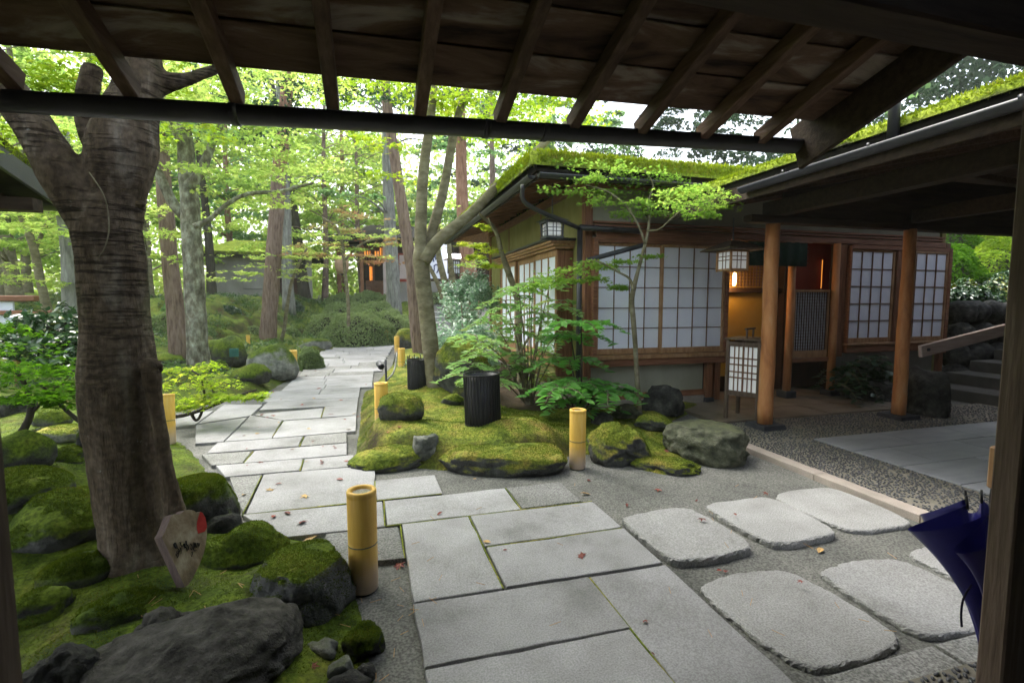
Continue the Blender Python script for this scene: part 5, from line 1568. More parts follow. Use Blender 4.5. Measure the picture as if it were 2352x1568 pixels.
rk(480, 1640, 500, 190, 'big_rock', 'largest bare dark grey boulder at the bottom edge left of the paving', 11, .85, 6, zf=0, group=g1_, rough=.22, tufts=0, fine=1.15)
rk(380, 1492, 150, 105, 'big_rock', 'dark charcoal rock just behind the largest boulder at bottom left', 12, .8, 5, zf=.02, group=g1_, fine=1.2)
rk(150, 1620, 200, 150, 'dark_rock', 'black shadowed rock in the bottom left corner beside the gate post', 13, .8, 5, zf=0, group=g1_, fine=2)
rk(700, 1420, 228, 190, 'moss_patchy', 'broad rock with patchy moss and grey stone beside the nearest bamboo light', 14, 1.05, 5, zf=0, group=g1_, rough=.22, tufts=5000, tsize=.013, flat=.5)
rk(742, 1506, 84, 52, 'grey_rock', 'small pale pointed stone near the foot of the patchy mossy rock', 15, .8, 3, zf=.02, group=g1_, sharp=.8)
rk(834, 1512, 98, 92, 'green_rock', 'knobbly dark rock with moss at the corner of the bare earth strip', 16, .9, 4, zf=0, group=g1_, rough=.5, tufts=2200, tsize=.011)
rk(785, 1562, 74, 72, 'grey_rock', 'grey angular stone below the knobbly mossy rock', 17, .8, 3, zf=.0, group=g1_, sharp=.8)
rk(836, 1560, 62, 52, 'dark_rock', 'small dark rounded stone right of the grey angular one', 18, .8, 3, zf=.0, group=g1_)
rk(790, 1610, 130, 60, 'dark_rock', 'dark craggy stone cut off by the bottom edge', 19, .8, 3, zf=.0, group=g1_, rough=.45)
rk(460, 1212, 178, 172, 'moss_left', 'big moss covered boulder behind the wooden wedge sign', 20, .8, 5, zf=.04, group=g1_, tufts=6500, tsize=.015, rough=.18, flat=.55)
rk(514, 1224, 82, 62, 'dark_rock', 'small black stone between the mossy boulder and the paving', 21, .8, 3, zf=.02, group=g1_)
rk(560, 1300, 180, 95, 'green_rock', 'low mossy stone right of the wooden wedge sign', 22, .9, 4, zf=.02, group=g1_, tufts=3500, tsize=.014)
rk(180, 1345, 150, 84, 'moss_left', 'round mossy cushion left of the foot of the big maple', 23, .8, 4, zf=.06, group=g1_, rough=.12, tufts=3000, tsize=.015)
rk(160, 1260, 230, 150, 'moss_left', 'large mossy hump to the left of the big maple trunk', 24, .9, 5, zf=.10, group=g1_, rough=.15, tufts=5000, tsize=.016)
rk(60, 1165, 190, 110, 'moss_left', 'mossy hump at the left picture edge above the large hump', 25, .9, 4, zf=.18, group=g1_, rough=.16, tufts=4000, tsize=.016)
rk(140, 1014, 112, 56, 'moss_half', 'flat mossy stone with a bare grey front left of the big trunk', 26, .8, 4, zf=.12, group=g1_, flat=.45, tufts=1500)
rk(122, 972, 86, 44, 'moss_left', 'low mossy cushion behind the bare fronted stone', 27, .8, 4, zf=.14, group=g1_, rough=.12, tufts=1200)
rk(200, 1050, 50, 98, 'green_rock', 'upright dark stone against the left side of the big trunk', 28, .7, 3, zf=.12, group=g1_)
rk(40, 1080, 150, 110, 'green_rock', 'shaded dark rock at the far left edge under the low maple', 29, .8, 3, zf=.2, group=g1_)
rk(330, 945, 80, 70, 'grey_rock', 'grey rock half hidden just behind the big maple trunk', 30, .8, 3, group=g1_)
rk(628, 870, 112, 100, 'pale_moss', 'boulder half pale stone half moss beside the leaning bamboo light', 31, .8, 4, group=g1_, rough=.2, tufts=900)
rk(580, 876, 90, 52, 'green_rock', 'low mossy stone left of the half pale boulder', 32, .8, 4, group=g1_, rough=.14, tufts=900)
rk(530, 836, 84, 78, 'green_rock', 'round mossy stone near the teal marker', 33, .8, 3, group=g1_, rough=.14)
rk(556, 846, 48, 40, 'green_rock', 'small mossy stone between two larger mossy ones by the path', 34, .8, 3, group=g1_)
rk(505, 856, 40, 36, 'green_rock', 'small mossy lump left of the teal marker stake', 35, .8, 3, group=g1_)
rk(386, 836, 66, 34, 'moss_left', 'yellowish moss cushion at the foot of the reddish cedar', 36, .8, 3, group=g1_)
rk(722, 804, 84, 46, 'pale_moss', 'flat pale stone before the clipped bushes', 37, .7, 3, group=g1_, flat=.4)
rk(558, 782, 96, 60, 'pale_moss', 'pale grey angular rock left of the pine trunk', 38, .8, 3, group=g1_, sharp=.8)
rk(470, 782, 60, 32, 'grey_rock', 'weathered grey rock right behind the lichened trunk', 39, .8, 3, group=g1_)
rk(640, 868, 40, 12, 'grey_rock', 'thin pale stone lying at the path edge by the leaning bamboo light', 40, .8, 3, zf=.02, group=g1_)
rk(530, 716, 84, 52, 'green_rock', 'dark mossy rock before the grey garden house', 41, .8, 3, group=g1_)
rk(585, 712, 90, 50, 'green_rock', 'second mossy rock before the grey garden house, nearer the pine', 42, .8, 3, group=g1_)
rk(500, 742, 96, 46, 'green_rock', 'low mossy rock left of the pine on the slope', 43, .8, 3, group=g1_)
rk(595, 748, 96, 44, 'pale_moss', 'mossy slab of rock just left of the pine on the slope', 44, .8, 3, group=g1_)
for k, (px, py, w_, h_, mt_, lab) in enumerate((
    (440, 800, 60, 34, 'moss_half', 'mossy grey rock between cedar and lichen spotted trunk'), (505, 815, 46, 30, 'green_rock', 'dark mossed rock just right of the lichen spotted trunk'),
    (545, 800, 54, 34, 'green_rock', 'mossy hump below the pale angular rock near the pine'), (555, 735, 66, 28, 'grey_rock', 'weathered grey slab of rock halfway up the slope'),
    (640, 725, 60, 26, 'green_rock', 'dark mossy rock right of the pine on the slope'), (520, 755, 70, 34, 'green_rock', 'broken mossy rock in the middle of the slope'),
    (655, 752, 50, 24, 'moss_half', 'half bare rock at the foot of the pale grey trunk'), (460, 715, 50, 26, 'green_rock', 'dark rock near the corner tree of the garden house'),
    (350, 835, 60, 30, 'moss_half', 'low stone behind the feathery maple spray'), (310, 800, 70, 40, 'dark_rock', 'dark stone showing just beyond the massive trunk'),
    (130, 860, 100, 40, 'dark_rock', 'dark stone under the rhododendron leaves'), (95, 1005, 60, 30, 'grey_rock', 'pale grey flat stone in the moss left of the massive trunk'),
    (150, 1060, 90, 40, 'moss_left', 'moss roll beside the upright dark stone'), (30, 960, 90, 60, 'dark_rock', 'black shaded stone beneath the low maple at the left edge'),
    (90, 1430, 150, 80, 'green_rock', 'shadowy mossed rock near the left gate post'), (250, 1440, 150, 70, 'moss_left', 'moss roll in front of the massive maple roots'),
    (300, 1395, 120, 40, 'green_rock', 'low dark mossed stone just below the maple roots'))):
    g_ = 1.4 if py < 850 else 1
    rk(px, py, w_ * g_, h_ * g_ * 1.1, mt_, lab, 100 + k, .8, 3 if py < 900 else 4, group=g1_, rough=.26, tufts=0 if py < 900 else 1500, tsize=.015)
n_ = 60000
xy = np.column_stack([RNG.uniform(-9, 0.2, n_), RNG.uniform(8.6, 23.5, n_)])
dd = poly_sd(xy[:, 0][None], xy[:, 1][None], LB)[0]
mk = np.array([noise.noise(Vector((a * 1.1, b * 1.1, 5.5))) + .5 * noise.noise(Vector((a * 3.1, b * 3.1, 1.5))) for a, b in xy])
xy = xy[(dd > .25) & (mk > .10)]
zz = left_h(xy[None, :, 0], xy[None, :, 1])[0] + RNG.uniform(.0, .16, len(xy))
gp = np.column_stack([xy, zz])
tag(put('ground_cover', leaf_mesh('ground_cover', gp, .065, 'oval', None, .8, tint_of(gp, 1.5, .35, .4)), M['cover']), 'low dark leaved plants dotting the mossy slope left of the path', 'plants', kind='stuff')
g2_ = 'rocks around the moss mound'
rk(925, 962, 112, 78, 'moss_full', 'brown mossed stone with a dark right side at the left of the young tree', 50, .8, 4, kind='r', zf=.06, group=g2_, tufts=1500, rough=.22)
rk(880, 1000, 46, 56, 'dark_rock', 'narrow dark stone poking from the left flank of the moss mound', 51, .7, 3, zf=.1, group=g2_, sharp=.8)
rk(975, 1046, 78, 66, 'grey_rock', 'bare flat faced grey stone set in the front of the moss mound', 52, .9, 4, zf=.10, group=g2_, sharp=.9)
rk(1070, 920, 150, 165, 'moss_full', 'tall mossy boulder behind the large black slatted cover', 53, .8, 4, zf=.12, group=g2_, rough=.32, tufts=1800)
rk(1160, 1092, 300, 100, 'moss_full', 'long moss covered rock with a bare grey foot fronting the mound', 54, .55, 5, zf=.0, group=g2_, rough=.16, flat=.35, tufts=6500, tsize=.015)
rk(905, 1080, 200, 62, 'moss_full', 'mossy stone with a slate grey base at the left front of the mound', 55, .6, 5, zf=.0, group=g2_, rough=.22, tufts=3500, tsize=.014)
rk(1040, 930, 60, 34, 'moss_full', 'small moss cushion at the base of the young tree', 56, .8, 3, zf=.16, group=g2_)
rk(905, 915, 40, 26, 'moss_full', 'small moss lump behind the short bamboo light', 57, .8, 3, zf=.08, group=g2_)
rk(955, 935, 44, 26, 'moss_full', 'little moss hump between the smaller cover and the young tree', 58, .8, 3, zf=.12, group=g2_)
rk(1422, 1070, 158, 118, 'moss_full', 'mossy boulder right of the second bamboo light', 59, .8, 5, zf=.0, group=g2_, rough=.24, tufts=4500, tsize=.014)
rk(1502, 985, 92, 44, 'moss_full', 'flat mossy stone wedged between boulder and lichened rock', 60, .8, 4, zf=.14, group=g2_, tufts=1200)
rk(1622, 1066, 222, 136, 'lichen_rock', 'large bare rock patched with pale lichen next to the log pillar', 61, .7, 5, zf=.0, group=g2_, rough=.2, sharp=.8, flat=.55, fine=1.15)
rk(1535, 1088, 168, 56, 'moss_full', 'low moss topped slab in front of the lichen patched rock', 62, .5, 5, zf=.0, group=g2_, flat=.35, tufts=2600, tsize=.014)
rk(1522, 950, 106, 76, 'dark_rock', 'dark rounded rock against the pale teahouse wall', 63, .7, 4, zf=.06, group=g2_)
rk(1438, 962, 70, 44, 'lichen_rock', 'grey green stone under the glossy fern leaves', 64, .7, 3, zf=.06, group=g2_)
rk(1380, 975, 60, 40, 'dark_rock', 'dark stone in shade beneath the glossy fern leaves', 65, .7, 3, zf=.06, group=g2_)
rk(930, 800, 50, 62, 'moss_full', 'orange brown mossed boulder left of the slim pine trunk', 66, .8, 3, kind='h', group=g2_, rough=.14)
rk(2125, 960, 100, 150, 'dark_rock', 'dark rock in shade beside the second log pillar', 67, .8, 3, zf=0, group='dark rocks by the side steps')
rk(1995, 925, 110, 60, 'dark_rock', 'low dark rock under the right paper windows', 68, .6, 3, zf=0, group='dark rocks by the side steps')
rw = thing('retaining_wall', 'dark dry stone bank wall behind the side steps under the handrail', 'wall', (10.2, 6.0, 0))
rg = random.Random(31)
for row_ in range(4):
    xw = 9.42 + .1 * row_
    while xw < 12.6:
        w_ = rg.uniform(.32, .6)
        v_, f_ = ico(2); sd_ = rg.uniform(0, 50)
        vv = []
        for q in v_:
            w3 = Vector(q); d_ = 1 + .25 * noise.noise(w3 * 1.3 + Vector((sd_, 0, 0))) + .1 * noise.noise(w3 * 4 + Vector((sd_, 0, 0)))
            vv.append(tuple(np.array([xw + w_ / 2, 5.98 + .07 * row_, .20 + .36 * row_]) + q * d_ * np.array([w_ * .56, .26, .23])))
        mb = MB(); mb.v = vv; mb.f = list(f_)
        obj('stone', mb, M['dark_rock'], rw, True)
        xw += w_

# ================================================================== TREES
def stem(px_path, Y, k=4):
    """readings (x, y, half width) on the upright plane at distance Y -> smooth 3-D path and radii"""
    pts = []; rs = []
    for x, y, w in px_path:
        q = P(x, y, Y=Y); pts.append(q); rs.append(w * ((q - np.array([0, 0, EYE])) @ FW) / FPX)
    return smooth_path(pts, rs, k)

def tree(name, label, cat, stems, bark, leaf=None, n=40, rough=.08, group=None, twigs=None):
    """stems: list of (points, radii); leaf: list of (mesh, material, name)"""
    base = stems[0][0][0]
    t = thing(name, label, cat, base, group)
    mb = MB()
    for i, (p_, r_) in enumerate(stems):
        seg = int(max(6, min(26, 8 + r_[0] * 90)))
        mb.tube(p_, r_, seg, rough, i * 3.3 + base[0])
    obj('trunk', mb, M[bark], t, True)
    if twigs:
        tm = MB()
        for p_, r_ in twigs: tm.tube(p_, r_, 5, caps=False)
        obj('branch', tm, M[bark], t, True)
    for me, m, nm in (leaf or []):
        put(nm, me, M[m], t)
    return t

def crown_mesh(pads, per, size, tpl='diamond', tilt=.32, twigs=12, scale=1.0, base=.5, droop=.2, flat=True):
    pts = []
    for c, r in pads:
        area = max(.15, r[0] * r[1])
        pts.append(pad_points(c, r, int(per * area), max(5, int(twigs * area ** .5)), droop=droop))
    pts = np.vstack(pts)
    return leaf_mesh('crown', pts, size, tpl, None, tilt, tint_of(pts, scale, .35, base))

def auto_tree(name, label, cat, px, ybase, Y, hw0, top_z, bark, mat, npads, spread, zlo, per, size, lean=0.0, seed=0, group=None, tpl='diamond', mid_leaf_base=.5, base=None, zfall=0.0, thick=.16, twigs_on=True, fork=True, tilt=.35, side=None):
    """woodland tree: tapering trunk, limbs reaching to flat sprays of leaves"""
    rg = random.Random(seed)
    b = P(px, ybase, Y=Y) if base is None else np.asarray(base, float)
    b[2] = float(hz(b[0], b[1])) - .05
    dist = (b - np.array([0, 0, EYE])) @ FW
    r0 = hw0 * dist / FPX
    pts = []; rs = []
    for i in range(9):
        t = i / 8
        z = b[2] + (top_z - b[2]) * t
        pts.append((b[0] + lean * (z - b[2]) + .05 * math.sin(t * 7 + seed), b[1] + .05 * math.cos(t * 5 + seed), z))
        rs.append(r0 * (1.22 if i == 0 else 1.0 - .62 * t))
    stems = [smooth_path(pts, rs, 3)]
    pads = []; tw = []
    P3 = stems[0][0]
    for k in range(npads):
        t = rg.random()
        z = zlo + (top_z - zlo) * t + rg.uniform(-.2, .5)
        i = int(np.argmin(abs(P3[:, 2] - (z - .5)))); o = P3[max(i, 2)]
        a = rg.uniform(0, 2 * math.pi) if side is None else rg.gauss(side, .9)
        d = spread * (1 - .45 * t * zfall) * math.sqrt(rg.uniform(.03, 1))
        c = np.array([o[0] + math.cos(a) * d, o[1] + math.sin(a) * d, z])
        rr_ = rg.uniform(.45, 1.0) * (.35 + .22 * spread)
        pads.append((c, (rr_, rr_ * rg.uniform(.6, 1.0), thick * rr_ + .05)))
        if twigs_on:
            m_ = (o + c) / 2 + np.array([rg.uniform(-.15, .15), rg.uniform(-.15, .15), .12 * d])
            tp, tr_2 = smooth_path([o, m_, c + np.array([0, 0, -.04])], [max(.012, .22 * r0 * (1 - .5 * t)), .012 + .06 * r0, .006], 3)
            tw.append((tp, tr_2))
    cm = crown_mesh(pads, per * 3.0, size, tpl, max(tilt, .6), 16, 1.0, mid_leaf_base)
    return tree(name, label, cat, stems, bark, [(cm, mat, 'crown')], twigs=tw, group=group)

# --- the big maple in front, left
Y1 = 2.98
st_ = [stem([(338, 1400, 122), (335, 1352, 100), (326, 1300, 84), (312, 1220, 70), (298, 1120, 69), (284, 1000, 74), (274, 870, 77), (269, 780, 70), (264, 700, 66), (258, 600, 65), (246, 530, 66), (240, 470, 56), (236, 440, 38)], Y1, 5),
       stem([(246, 590, 40), (216, 515, 48), (182, 455, 50), (143, 398, 47), (93, 315, 42), (52, 255, 41), (-10, 180, 38), (-120, 90, 34)], Y1 - .02, 5),
       stem([(256, 590, 46), (258, 520, 56), (264, 450, 57), (274, 385, 66), (283, 330, 70), (294, 275, 60), (312, 222, 50), (322, 160, 44), (318, 60, 36)], Y1 + .02, 5),
       stem([(262, 400, 30), (230, 340, 30), (208, 290, 28), (200, 230, 24), (215, 150, 20)], Y1 + .16, 4),
       stem([(318, 215, 34), (370, 192, 24), (430, 182, 15), (520, 150, 10)], Y1 + .05, 4),
       stem([(404, 1190, 24), (392, 1130, 19), (380, 1070, 16), (370, 1000, 16), (360, 940, 16), (352, 890, 18), (346, 850, 22), (340, 822, 14)], Y1 - .14, 5)]
pads = []
for (cx, cy, rx, Yk) in ((110, 170, 150, 3.9), (60, 180, 90, 3.4), (190, 190, 80, 3.7), (-60, 120, 160, 3.6), (300, 60, 220, 3.6), (420, 300, 90, 5.0), (440, 215, 90, 4.4), (60, 300, 60, 4.4), (520, 130, 150, 4.2), (-140, 330, 90, 4.0)):
    c = P(cx, cy, Y=Yk); r_ = rx * Yk / FPX
    pads.append((c, (r_, r_ * .8, .10)))
cm = crown_mesh(pads, 900, .036, 'star', .35, 14, 1.5, .55)
pads = []
rg = random.Random(77)
for k in range(78):
    pads.append((np.array([rg.uniform(-4.8, 1.2) if k % 3 else rg.uniform(-4.8, -.8), rg.uniform(1.9, 6.4) if k % 3 else rg.uniform(1.4, 4.5), rg.uniform(4.3, 6.8)]), (rg.uniform(.6, 1.1), rg.uniform(.6, 1.0), .12)))
cm_shade = crown_mesh(pads, 190, .085, 'wide', .3, 14, 1, .5)  # overhead sprays out of view, added to shade the court and left bed
bigt = tree('maple_tree', 'massive forked maple with ringed brown bark in front, wooden sign at its foot', 'tree', st_, 'bark_maple', [(cm, 'maple', 'crown'), (cm_shade, 'maple', 'crown')], rough=.05)
tro = [c for c in bigt.children if c.name.startswith('trunk')][0]
vp, vr = smooth_path([P(x, y, Y=Y1 - d) for x, y, d in ((205, 396, .14), (234, 440, .20), (247, 480, .20), (250, 530, .205), (240, 570, .20), (226, 592, .185))], [.0028] * 6, 5)
obj('vine', MB().tube(vp, vr, 6), M['bark_mid'], bigt, True)
mo = tro.modifiers.new('skin', 'REMESH'); mo.mode = 'VOXEL'; mo.voxel_size = .013; mo.use_smooth_shade = True
mo = tro.modifiers.new('smooth', 'SMOOTH'); mo.factor = .5; mo.iterations = 5
tex = bpy.data.textures.new('bark_wrinkles', 'CLOUDS'); tex.noise_scale = .05; tex.noise_depth = 3
mo = tro.modifiers.new('wrinkles', 'DISPLACE'); mo.texture = tex; mo.strength = .009; mo.mid_level = .5; mo.texture_coords = 'LOCAL'
# knots on the trunk
tr = [o for o in bpy.data.objects if o.name == 'maple_tree'][0]
for (x, y, r_) in ((352, 842, 17), (322, 470, 8)):
    c = P(x, y, Y=Y1 - .14)
    v_, f_ = ico(3); rm = r_ * 2.9 / FPX
    vv = [tuple(c + q * rm * (1 + .3 * noise.noise(Vector(q * 3))) * np.array([1, .45, .8])) for q in v_]
    mb = MB(); mb.v = vv; mb.f = list(f_)
    obj('knot', mb, M['bark_maple'], tr, True)

# --- young maple in the mound, centre
Y2 = 7.03
st_ = [stem([(1006, 942, 29), (1003, 915, 23), (996, 860, 20), (988, 790, 19), (980, 720, 18), (972, 650, 18), (967, 600, 19), (972, 565, 20)], Y2, 4),
       stem([(968, 600, 14), (966, 540, 14), (968, 470, 13), (972, 400, 12), (982, 320, 11), (992, 250, 9), (1000, 170, 7), (1010, 60, 5)], Y2 - .05, 4),
       stem([(974, 590, 13), (992, 530, 12), (1010, 470, 11), (1024, 410, 10), (1034, 350, 10), (1046, 290, 9), (1064, 230, 8), (1090, 160, 6)], Y2 + .06, 4),
       stem([(974, 600, 15), (1000, 560, 14), (1040, 524, 13), (1080, 492, 12), (1125, 446, 11), (1170, 402, 10), (1215, 364, 9), (1250, 330, 8), (1300, 285, 6)], Y2 - .1, 4)]
pads = []
for (cx, cy, rx, Yk) in ((1060, 200, 200, 7.4), (930, 240, 150, 7.2), (1180, 240, 160, 7.0), (1000, 100, 260, 7.2), (1280, 262, 130, 7.4), (870, 330, 80, 7.8), (1110, 300, 70, 8.2), (905, 405, 70, 8.0), (1180, 330, 60, 8.4)):
    c = P(cx, cy, Y=Yk); r_ = rx * Yk / FPX
    pads.append((c, (r_, r_ * .8, .12)))
cm = crown_mesh(pads, 700, .055, 'star', .45, 16, 1.2, .6)
rg = random.Random(78)
pads = [(np.array([rg.uniform(-2.2, 1.0), rg.uniform(4.0, 7.6), rg.uniform(5.4, 7.4)]), (rg.uniform(.6, 1.0), rg.uniform(.6, .9), .12)) for k in range(24)]
cm_shade = crown_mesh(pads, 190, .085, 'wide', .3, 14, 1, .55)  # high unseen sprays added to deepen the shade on the near paving
tree('maple_tree', 'slender three limbed maple rising from the moss mound right of the path', 'tree', st_, 'bark_mid', [(cm, 'maple', 'crown'), (cm_shade, 'maple', 'crown')], rough=.05)

# --- slim maple before the paper window
Y3 = 5.28
st_ = [stem([(1470, 962, 6.5), (1466, 905, 6), (1462, 850, 5.5), (1459, 790, 5.5), (1454, 730, 6), (1451, 690, 6), (1457, 655, 5.5), (1466, 620, 4.2), (1478, 575, 3.8), (1488, 535, 3.4), (1492, 495, 3)], Y3, 4),
       stem([(1455, 668, 4), (1446, 640, 2.8), (1420, 625, 2.4), (1395, 610, 2), (1360, 596, 1.6)], Y3 - .08, 4),
       stem([(1482, 560, 2.8), (1465, 515, 2.2), (1435, 470, 2), (1395, 440, 1.6), (1345, 425, 1.2)], Y3 - .1, 4),
       smooth_path([P(1488, 530, Y=5.24), P(1515, 526, Y=5.0), P(1545, 500, Y=4.75), P(1580, 474, Y=4.55), P(1650, 456, Y=4.4)], [.012, .010, .008, .006, .004], 4),
       stem([(1490, 505, 2.8), (1490, 460, 2.2), (1500, 425, 1.8), (1480, 390, 1.4)], Y3, 4)]
pads = []
for (cx, cy, rx, ry) in ((1300, 378, 90, 9), (1390, 388, 85, 10), (1470, 398, 80, 12), (1530, 412, 60, 12), (1430, 418, 80, 13), (1490, 440, 75, 14), (1400, 440, 55, 10), (1470, 466, 64, 15), (1300, 438, 78, 8), (1380, 462, 50, 10), (1440, 490, 46, 12), (1560, 440, 66, 11),
                         (1625, 458, 80, 11), (1575, 470, 66, 12), (1680, 448, 56, 8), (1600, 436, 50, 9), (1650, 476, 56, 9), (1500, 492, 46, 12), (1610, 492, 40, 7), (1350, 410, 50, 8),
                         (1310, 622, 52, 13), (1262, 640, 40, 15), (1352, 606, 54, 12), (1392, 612, 36, 10), (1370, 640, 30, 9), (1440, 600, 40, 5), (1492, 588, 34, 5), (1420, 658, 24, 8), (1235, 660, 28, 12), (1320, 645, 36, 9)):
    c = P(cx, cy, Y=Y3 + random.uniform(-.25, .2) if cx < 1545 else 4.45 + random.uniform(-.15, .1)); r_ = rx * 5.2 / FPX
    pads.append((c, (r_, r_ * .6, ry * 5.6 / FPX * 1.1)))
cm = crown_mesh(pads, 1000, .034, 'star', .5, 60, 2.5, .55, droop=.1)
tree('maple_tree', 'thin stemmed maple with flat light green sprays before the paper window', 'tree', st_, 'bark_mid', [(cm, 'maple_bright', 'crown')], rough=.03)

# --- lichen-grey tree, cedars and pines along the left garden
GT = 'trees of the garden beyond the path'
b = G(458, 872); Yt = b[1]
st_ = [stem([(460, 880, 30), (457, 850, 25), (453, 780, 22), (449, 700, 21), (445, 620, 21), (440, 540, 20), (436, 470, 19), (430, 400, 18), (426, 330, 17), (420, 290, 15)], Yt, 4),
       stem([(434, 430, 13), (460, 395, 11), (482, 345, 9), (500, 300, 7), (540, 230, 5)], Yt - .1, 3),
       stem([(424, 330, 12), (405, 300, 11), (385, 262, 10), (360, 200, 7)], Yt + .1, 3),
       stem([(428, 500, 13), (400, 470, 11), (374, 420, 10), (350, 365, 9), (332, 310, 8)], Yt + .2, 3),
       stem([(446, 520, 7), (480, 505, 6), (520, 470, 5), (570, 445, 4.5), (640, 440, 4), (720, 420, 3)], Yt - .3, 3)]
pads = []
rg = random.Random(3)
for (cx, cy, rx) in ((400, 260, 130), (480, 240, 120), (560, 270, 110), (430, 330, 80), (520, 340, 90), (590, 330, 90), (540, 400, 80), (640, 400, 90), (700, 370, 80), (390, 380, 60), (380, 480, 60), (520, 440, 50), (590, 470, 70), (680, 460, 60), (350, 220, 120), (600, 180, 160), (450, 160, 160), (410, 540, 50), (540, 520, 50), (390, 590, 40)):
    Yk = Yt + rg.uniform(-1.6, 1.2)
    c = P(cx, cy, Y=Yk); r_ = rx * Yk / FPX
    pads.append((c, (r_, r_ * .8, .11)))
cm = crown_mesh(pads, 620, .066, 'star', .5, 18, .9, .62)
tree('maple_tree', 'lichen spotted grey maple standing left of the path bend', 'tree', st_, 'bark_grey', [(cm, 'maple_far', 'crown')], group=GT)
auto_tree('cedar_tree', 'reddish ridged cedar trunk directly behind the lichen spotted maple', 'tree', 412, 826, 12.6, 19, 11, 'bark_pine', 'green_mid', 16, 1.9, 4.2, 260, .10, lean=-.012, seed=21, group=GT)
# the leaning red pine
b = G(615, 790); Yt = b[1]
st_ = [stem([(614, 794, 21), (616, 760, 18), (620, 700, 17), (625, 640, 17), (630, 560, 16.5), (636, 480, 16), (641, 400, 15)], Yt, 4)]
pt = tree('pine_tree', 'straight pine with red upper bark, left of the paved path', 'tree', st_, 'bark_pine', None, group=GT)
mb = MB(); a_, r_ = stem([(641, 401, 15), (648, 330, 14.5), (655, 260, 14), (660, 180, 13), (664, 60, 11)], Yt, 4)
mb.tube(a_, r_, 14, .08, 2); obj('trunk', mb, M['bark_red'], pt, True)
rg = random.Random(8); pads = []
for k in range(18):
    c = P(662 + rg.uniform(-160, 160), rg.uniform(60, 330), Y=Yt + rg.uniform(-1.5, 1.5)); r_ = rg.uniform(.5, .9)
    pads.append((c, (r_, r_, .22)))
put('crown', crown_mesh(pads, 420, .13, 'needle', .9, 10, .8), M['conifer'], pt)
auto_tree('tree', 'smooth pale grey trunk just right of the red barked pine', 'tree', 668, 742, 20.5, 12.5, 11, 'bark_pale', 'maple_far', 16, 2.6, 4.8, 150, .13, seed=23, lean=-.01, group=GT)
auto_tree('tree', 'dark leaning trunk behind the pale grey one', 'tree', 703, 676, 24.0, 13, 11, 'bark_dark', 'maple_far', 14, 2.6, 5.0, 130, .15, lean=-.11, seed=24, group=GT)
auto_tree('cedar_tree', 'dark trunk at the left corner of the grey garden house', 'tree', 486, 688, 22.0, 10, 11, 'bark_dark', 'green_mid', 14, 2.4, 5.0, 130, .15, lean=-.02, seed=25, group=GT)
auto_tree('cedar_tree', 'thick mossy grey cedar trunk beside the lit garden teahouse', 'tree', 902, 692, 21.5, 16.5, 12, 'bark_pale', 'green_mid', 16, 2.4, 5.4, 140, .14, lean=-.01, seed=26, group=GT)
# slim pine behind the young maple
b = G(962, 800)
st_ = [stem([(966, 824, 16), (956, 760, 14), (950, 690, 13), (945, 620, 13), (936, 560, 13), (926, 490, 13), (912, 400, 12), (900, 320, 12), (888, 230, 11), (876, 100, 9)], 13.5, 4)]
rg = random.Random(9); pads = []
for k in range(14):
    c = P(885 + rg.uniform(-150, 150), rg.uniform(40, 260), Y=13.5 + rg.uniform(-1.5, 1.5)); r_ = rg.uniform(.4, .8)
    pads.append((c, (r_, r_, .2)))
tree('pine_tree', 'slim leaning pine directly behind the young mound maple', 'tree', st_, 'bark_pine', [(crown_mesh(pads, 420, .11, 'needle', .9, 10, .8), 'conifer', 'crown')], group=GT)
# pinkish pine by the teahouse's far corner
st_ = [stem([(1092, 712, 20), (1086, 670, 17), (1076, 600, 16), (1068, 540, 15), (1062, 470, 14), (1060, 380, 13), (1058, 250, 11)], 17.5, 3)]
pads = [(P(1060 + rg.uniform(-120, 120), rg.uniform(60, 300), Y=17.5 + rg.uniform(-1, 1)), (.8, .8, .25)) for k in range(12)]
tree('pine_tree', 'pinkish pine trunk at the far corner of the green teahouse wall', 'tree', st_, 'bark_red', [(crown_mesh(pads, 300, .13, 'needle', .9, 10, .8), 'conifer', 'crown')], group=GT)
# many-stemmed shrub tree
st_ = [stem([(1032, 735, 9), (1028, 690, 9), (1022, 650, 8), (1010, 600, 7), (1004, 550, 6), (1010, 480, 5)], 14.5, 3), stem([(1034, 700, 8), (1040, 650, 7), (1034, 600, 6), (1030, 540, 5)], 14.6, 3), stem([(1024, 700, 6), (1005, 650, 5), (985, 610, 4), (975, 590, 3)], 14.4, 3)]
pads = [(P(x, y, Y=14.5 + rg.uniform(-.6, .6)), (.5, .45, .1)) for x, y in ((1010, 520), (1060, 510), (1100, 560), (1080, 610), (980, 560), (1000, 470), (1110, 600))]
tree('maple_tree', 'many stemmed small maple before the white banner', 'tree', st_, 'bark_mid', [(crown_mesh(pads, 380, .075, 'star', .35, 10, 1, .75), 'maple_far', 'crown')], group=GT)
# left of the big maple
b = G(178, 838)
st_ = [stem([(182, 842, 36), (180, 800, 28), (176, 720, 25), (172, 640, 24), (166, 560, 22), (160, 500, 23), (150, 420, 18), (140, 300, 15)], b[1], 4)]
pads = [(P(rg.uniform(-60, 330), rg.uniform(280, 560), Y=b[1] + rg.uniform(-1.5, 2.5)), (rg.uniform(.5, 1.0), .7, .11)) for k in range(26)]
tree('old_tree', 'weathered grey trunk just left of the massive forked maple', 'tree', st_, 'bark_pale', [(crown_mesh(pads, 330, .075, 'star', .35, 12, 1, .6), 'maple_far', 'crown')], group=GT)
b = G(110, 722)
st_ = [stem([(112, 726, 10), (104, 690, 9), (92, 640, 8.5), (80, 580, 8), (64, 530, 8), (48, 490, 7), (36, 440, 6), (20, 380, 5)], 13, 3), stem([(78, 575, 5), (100, 530, 4), (112, 500, 4), (130, 440, 3)], 13.1, 3)]
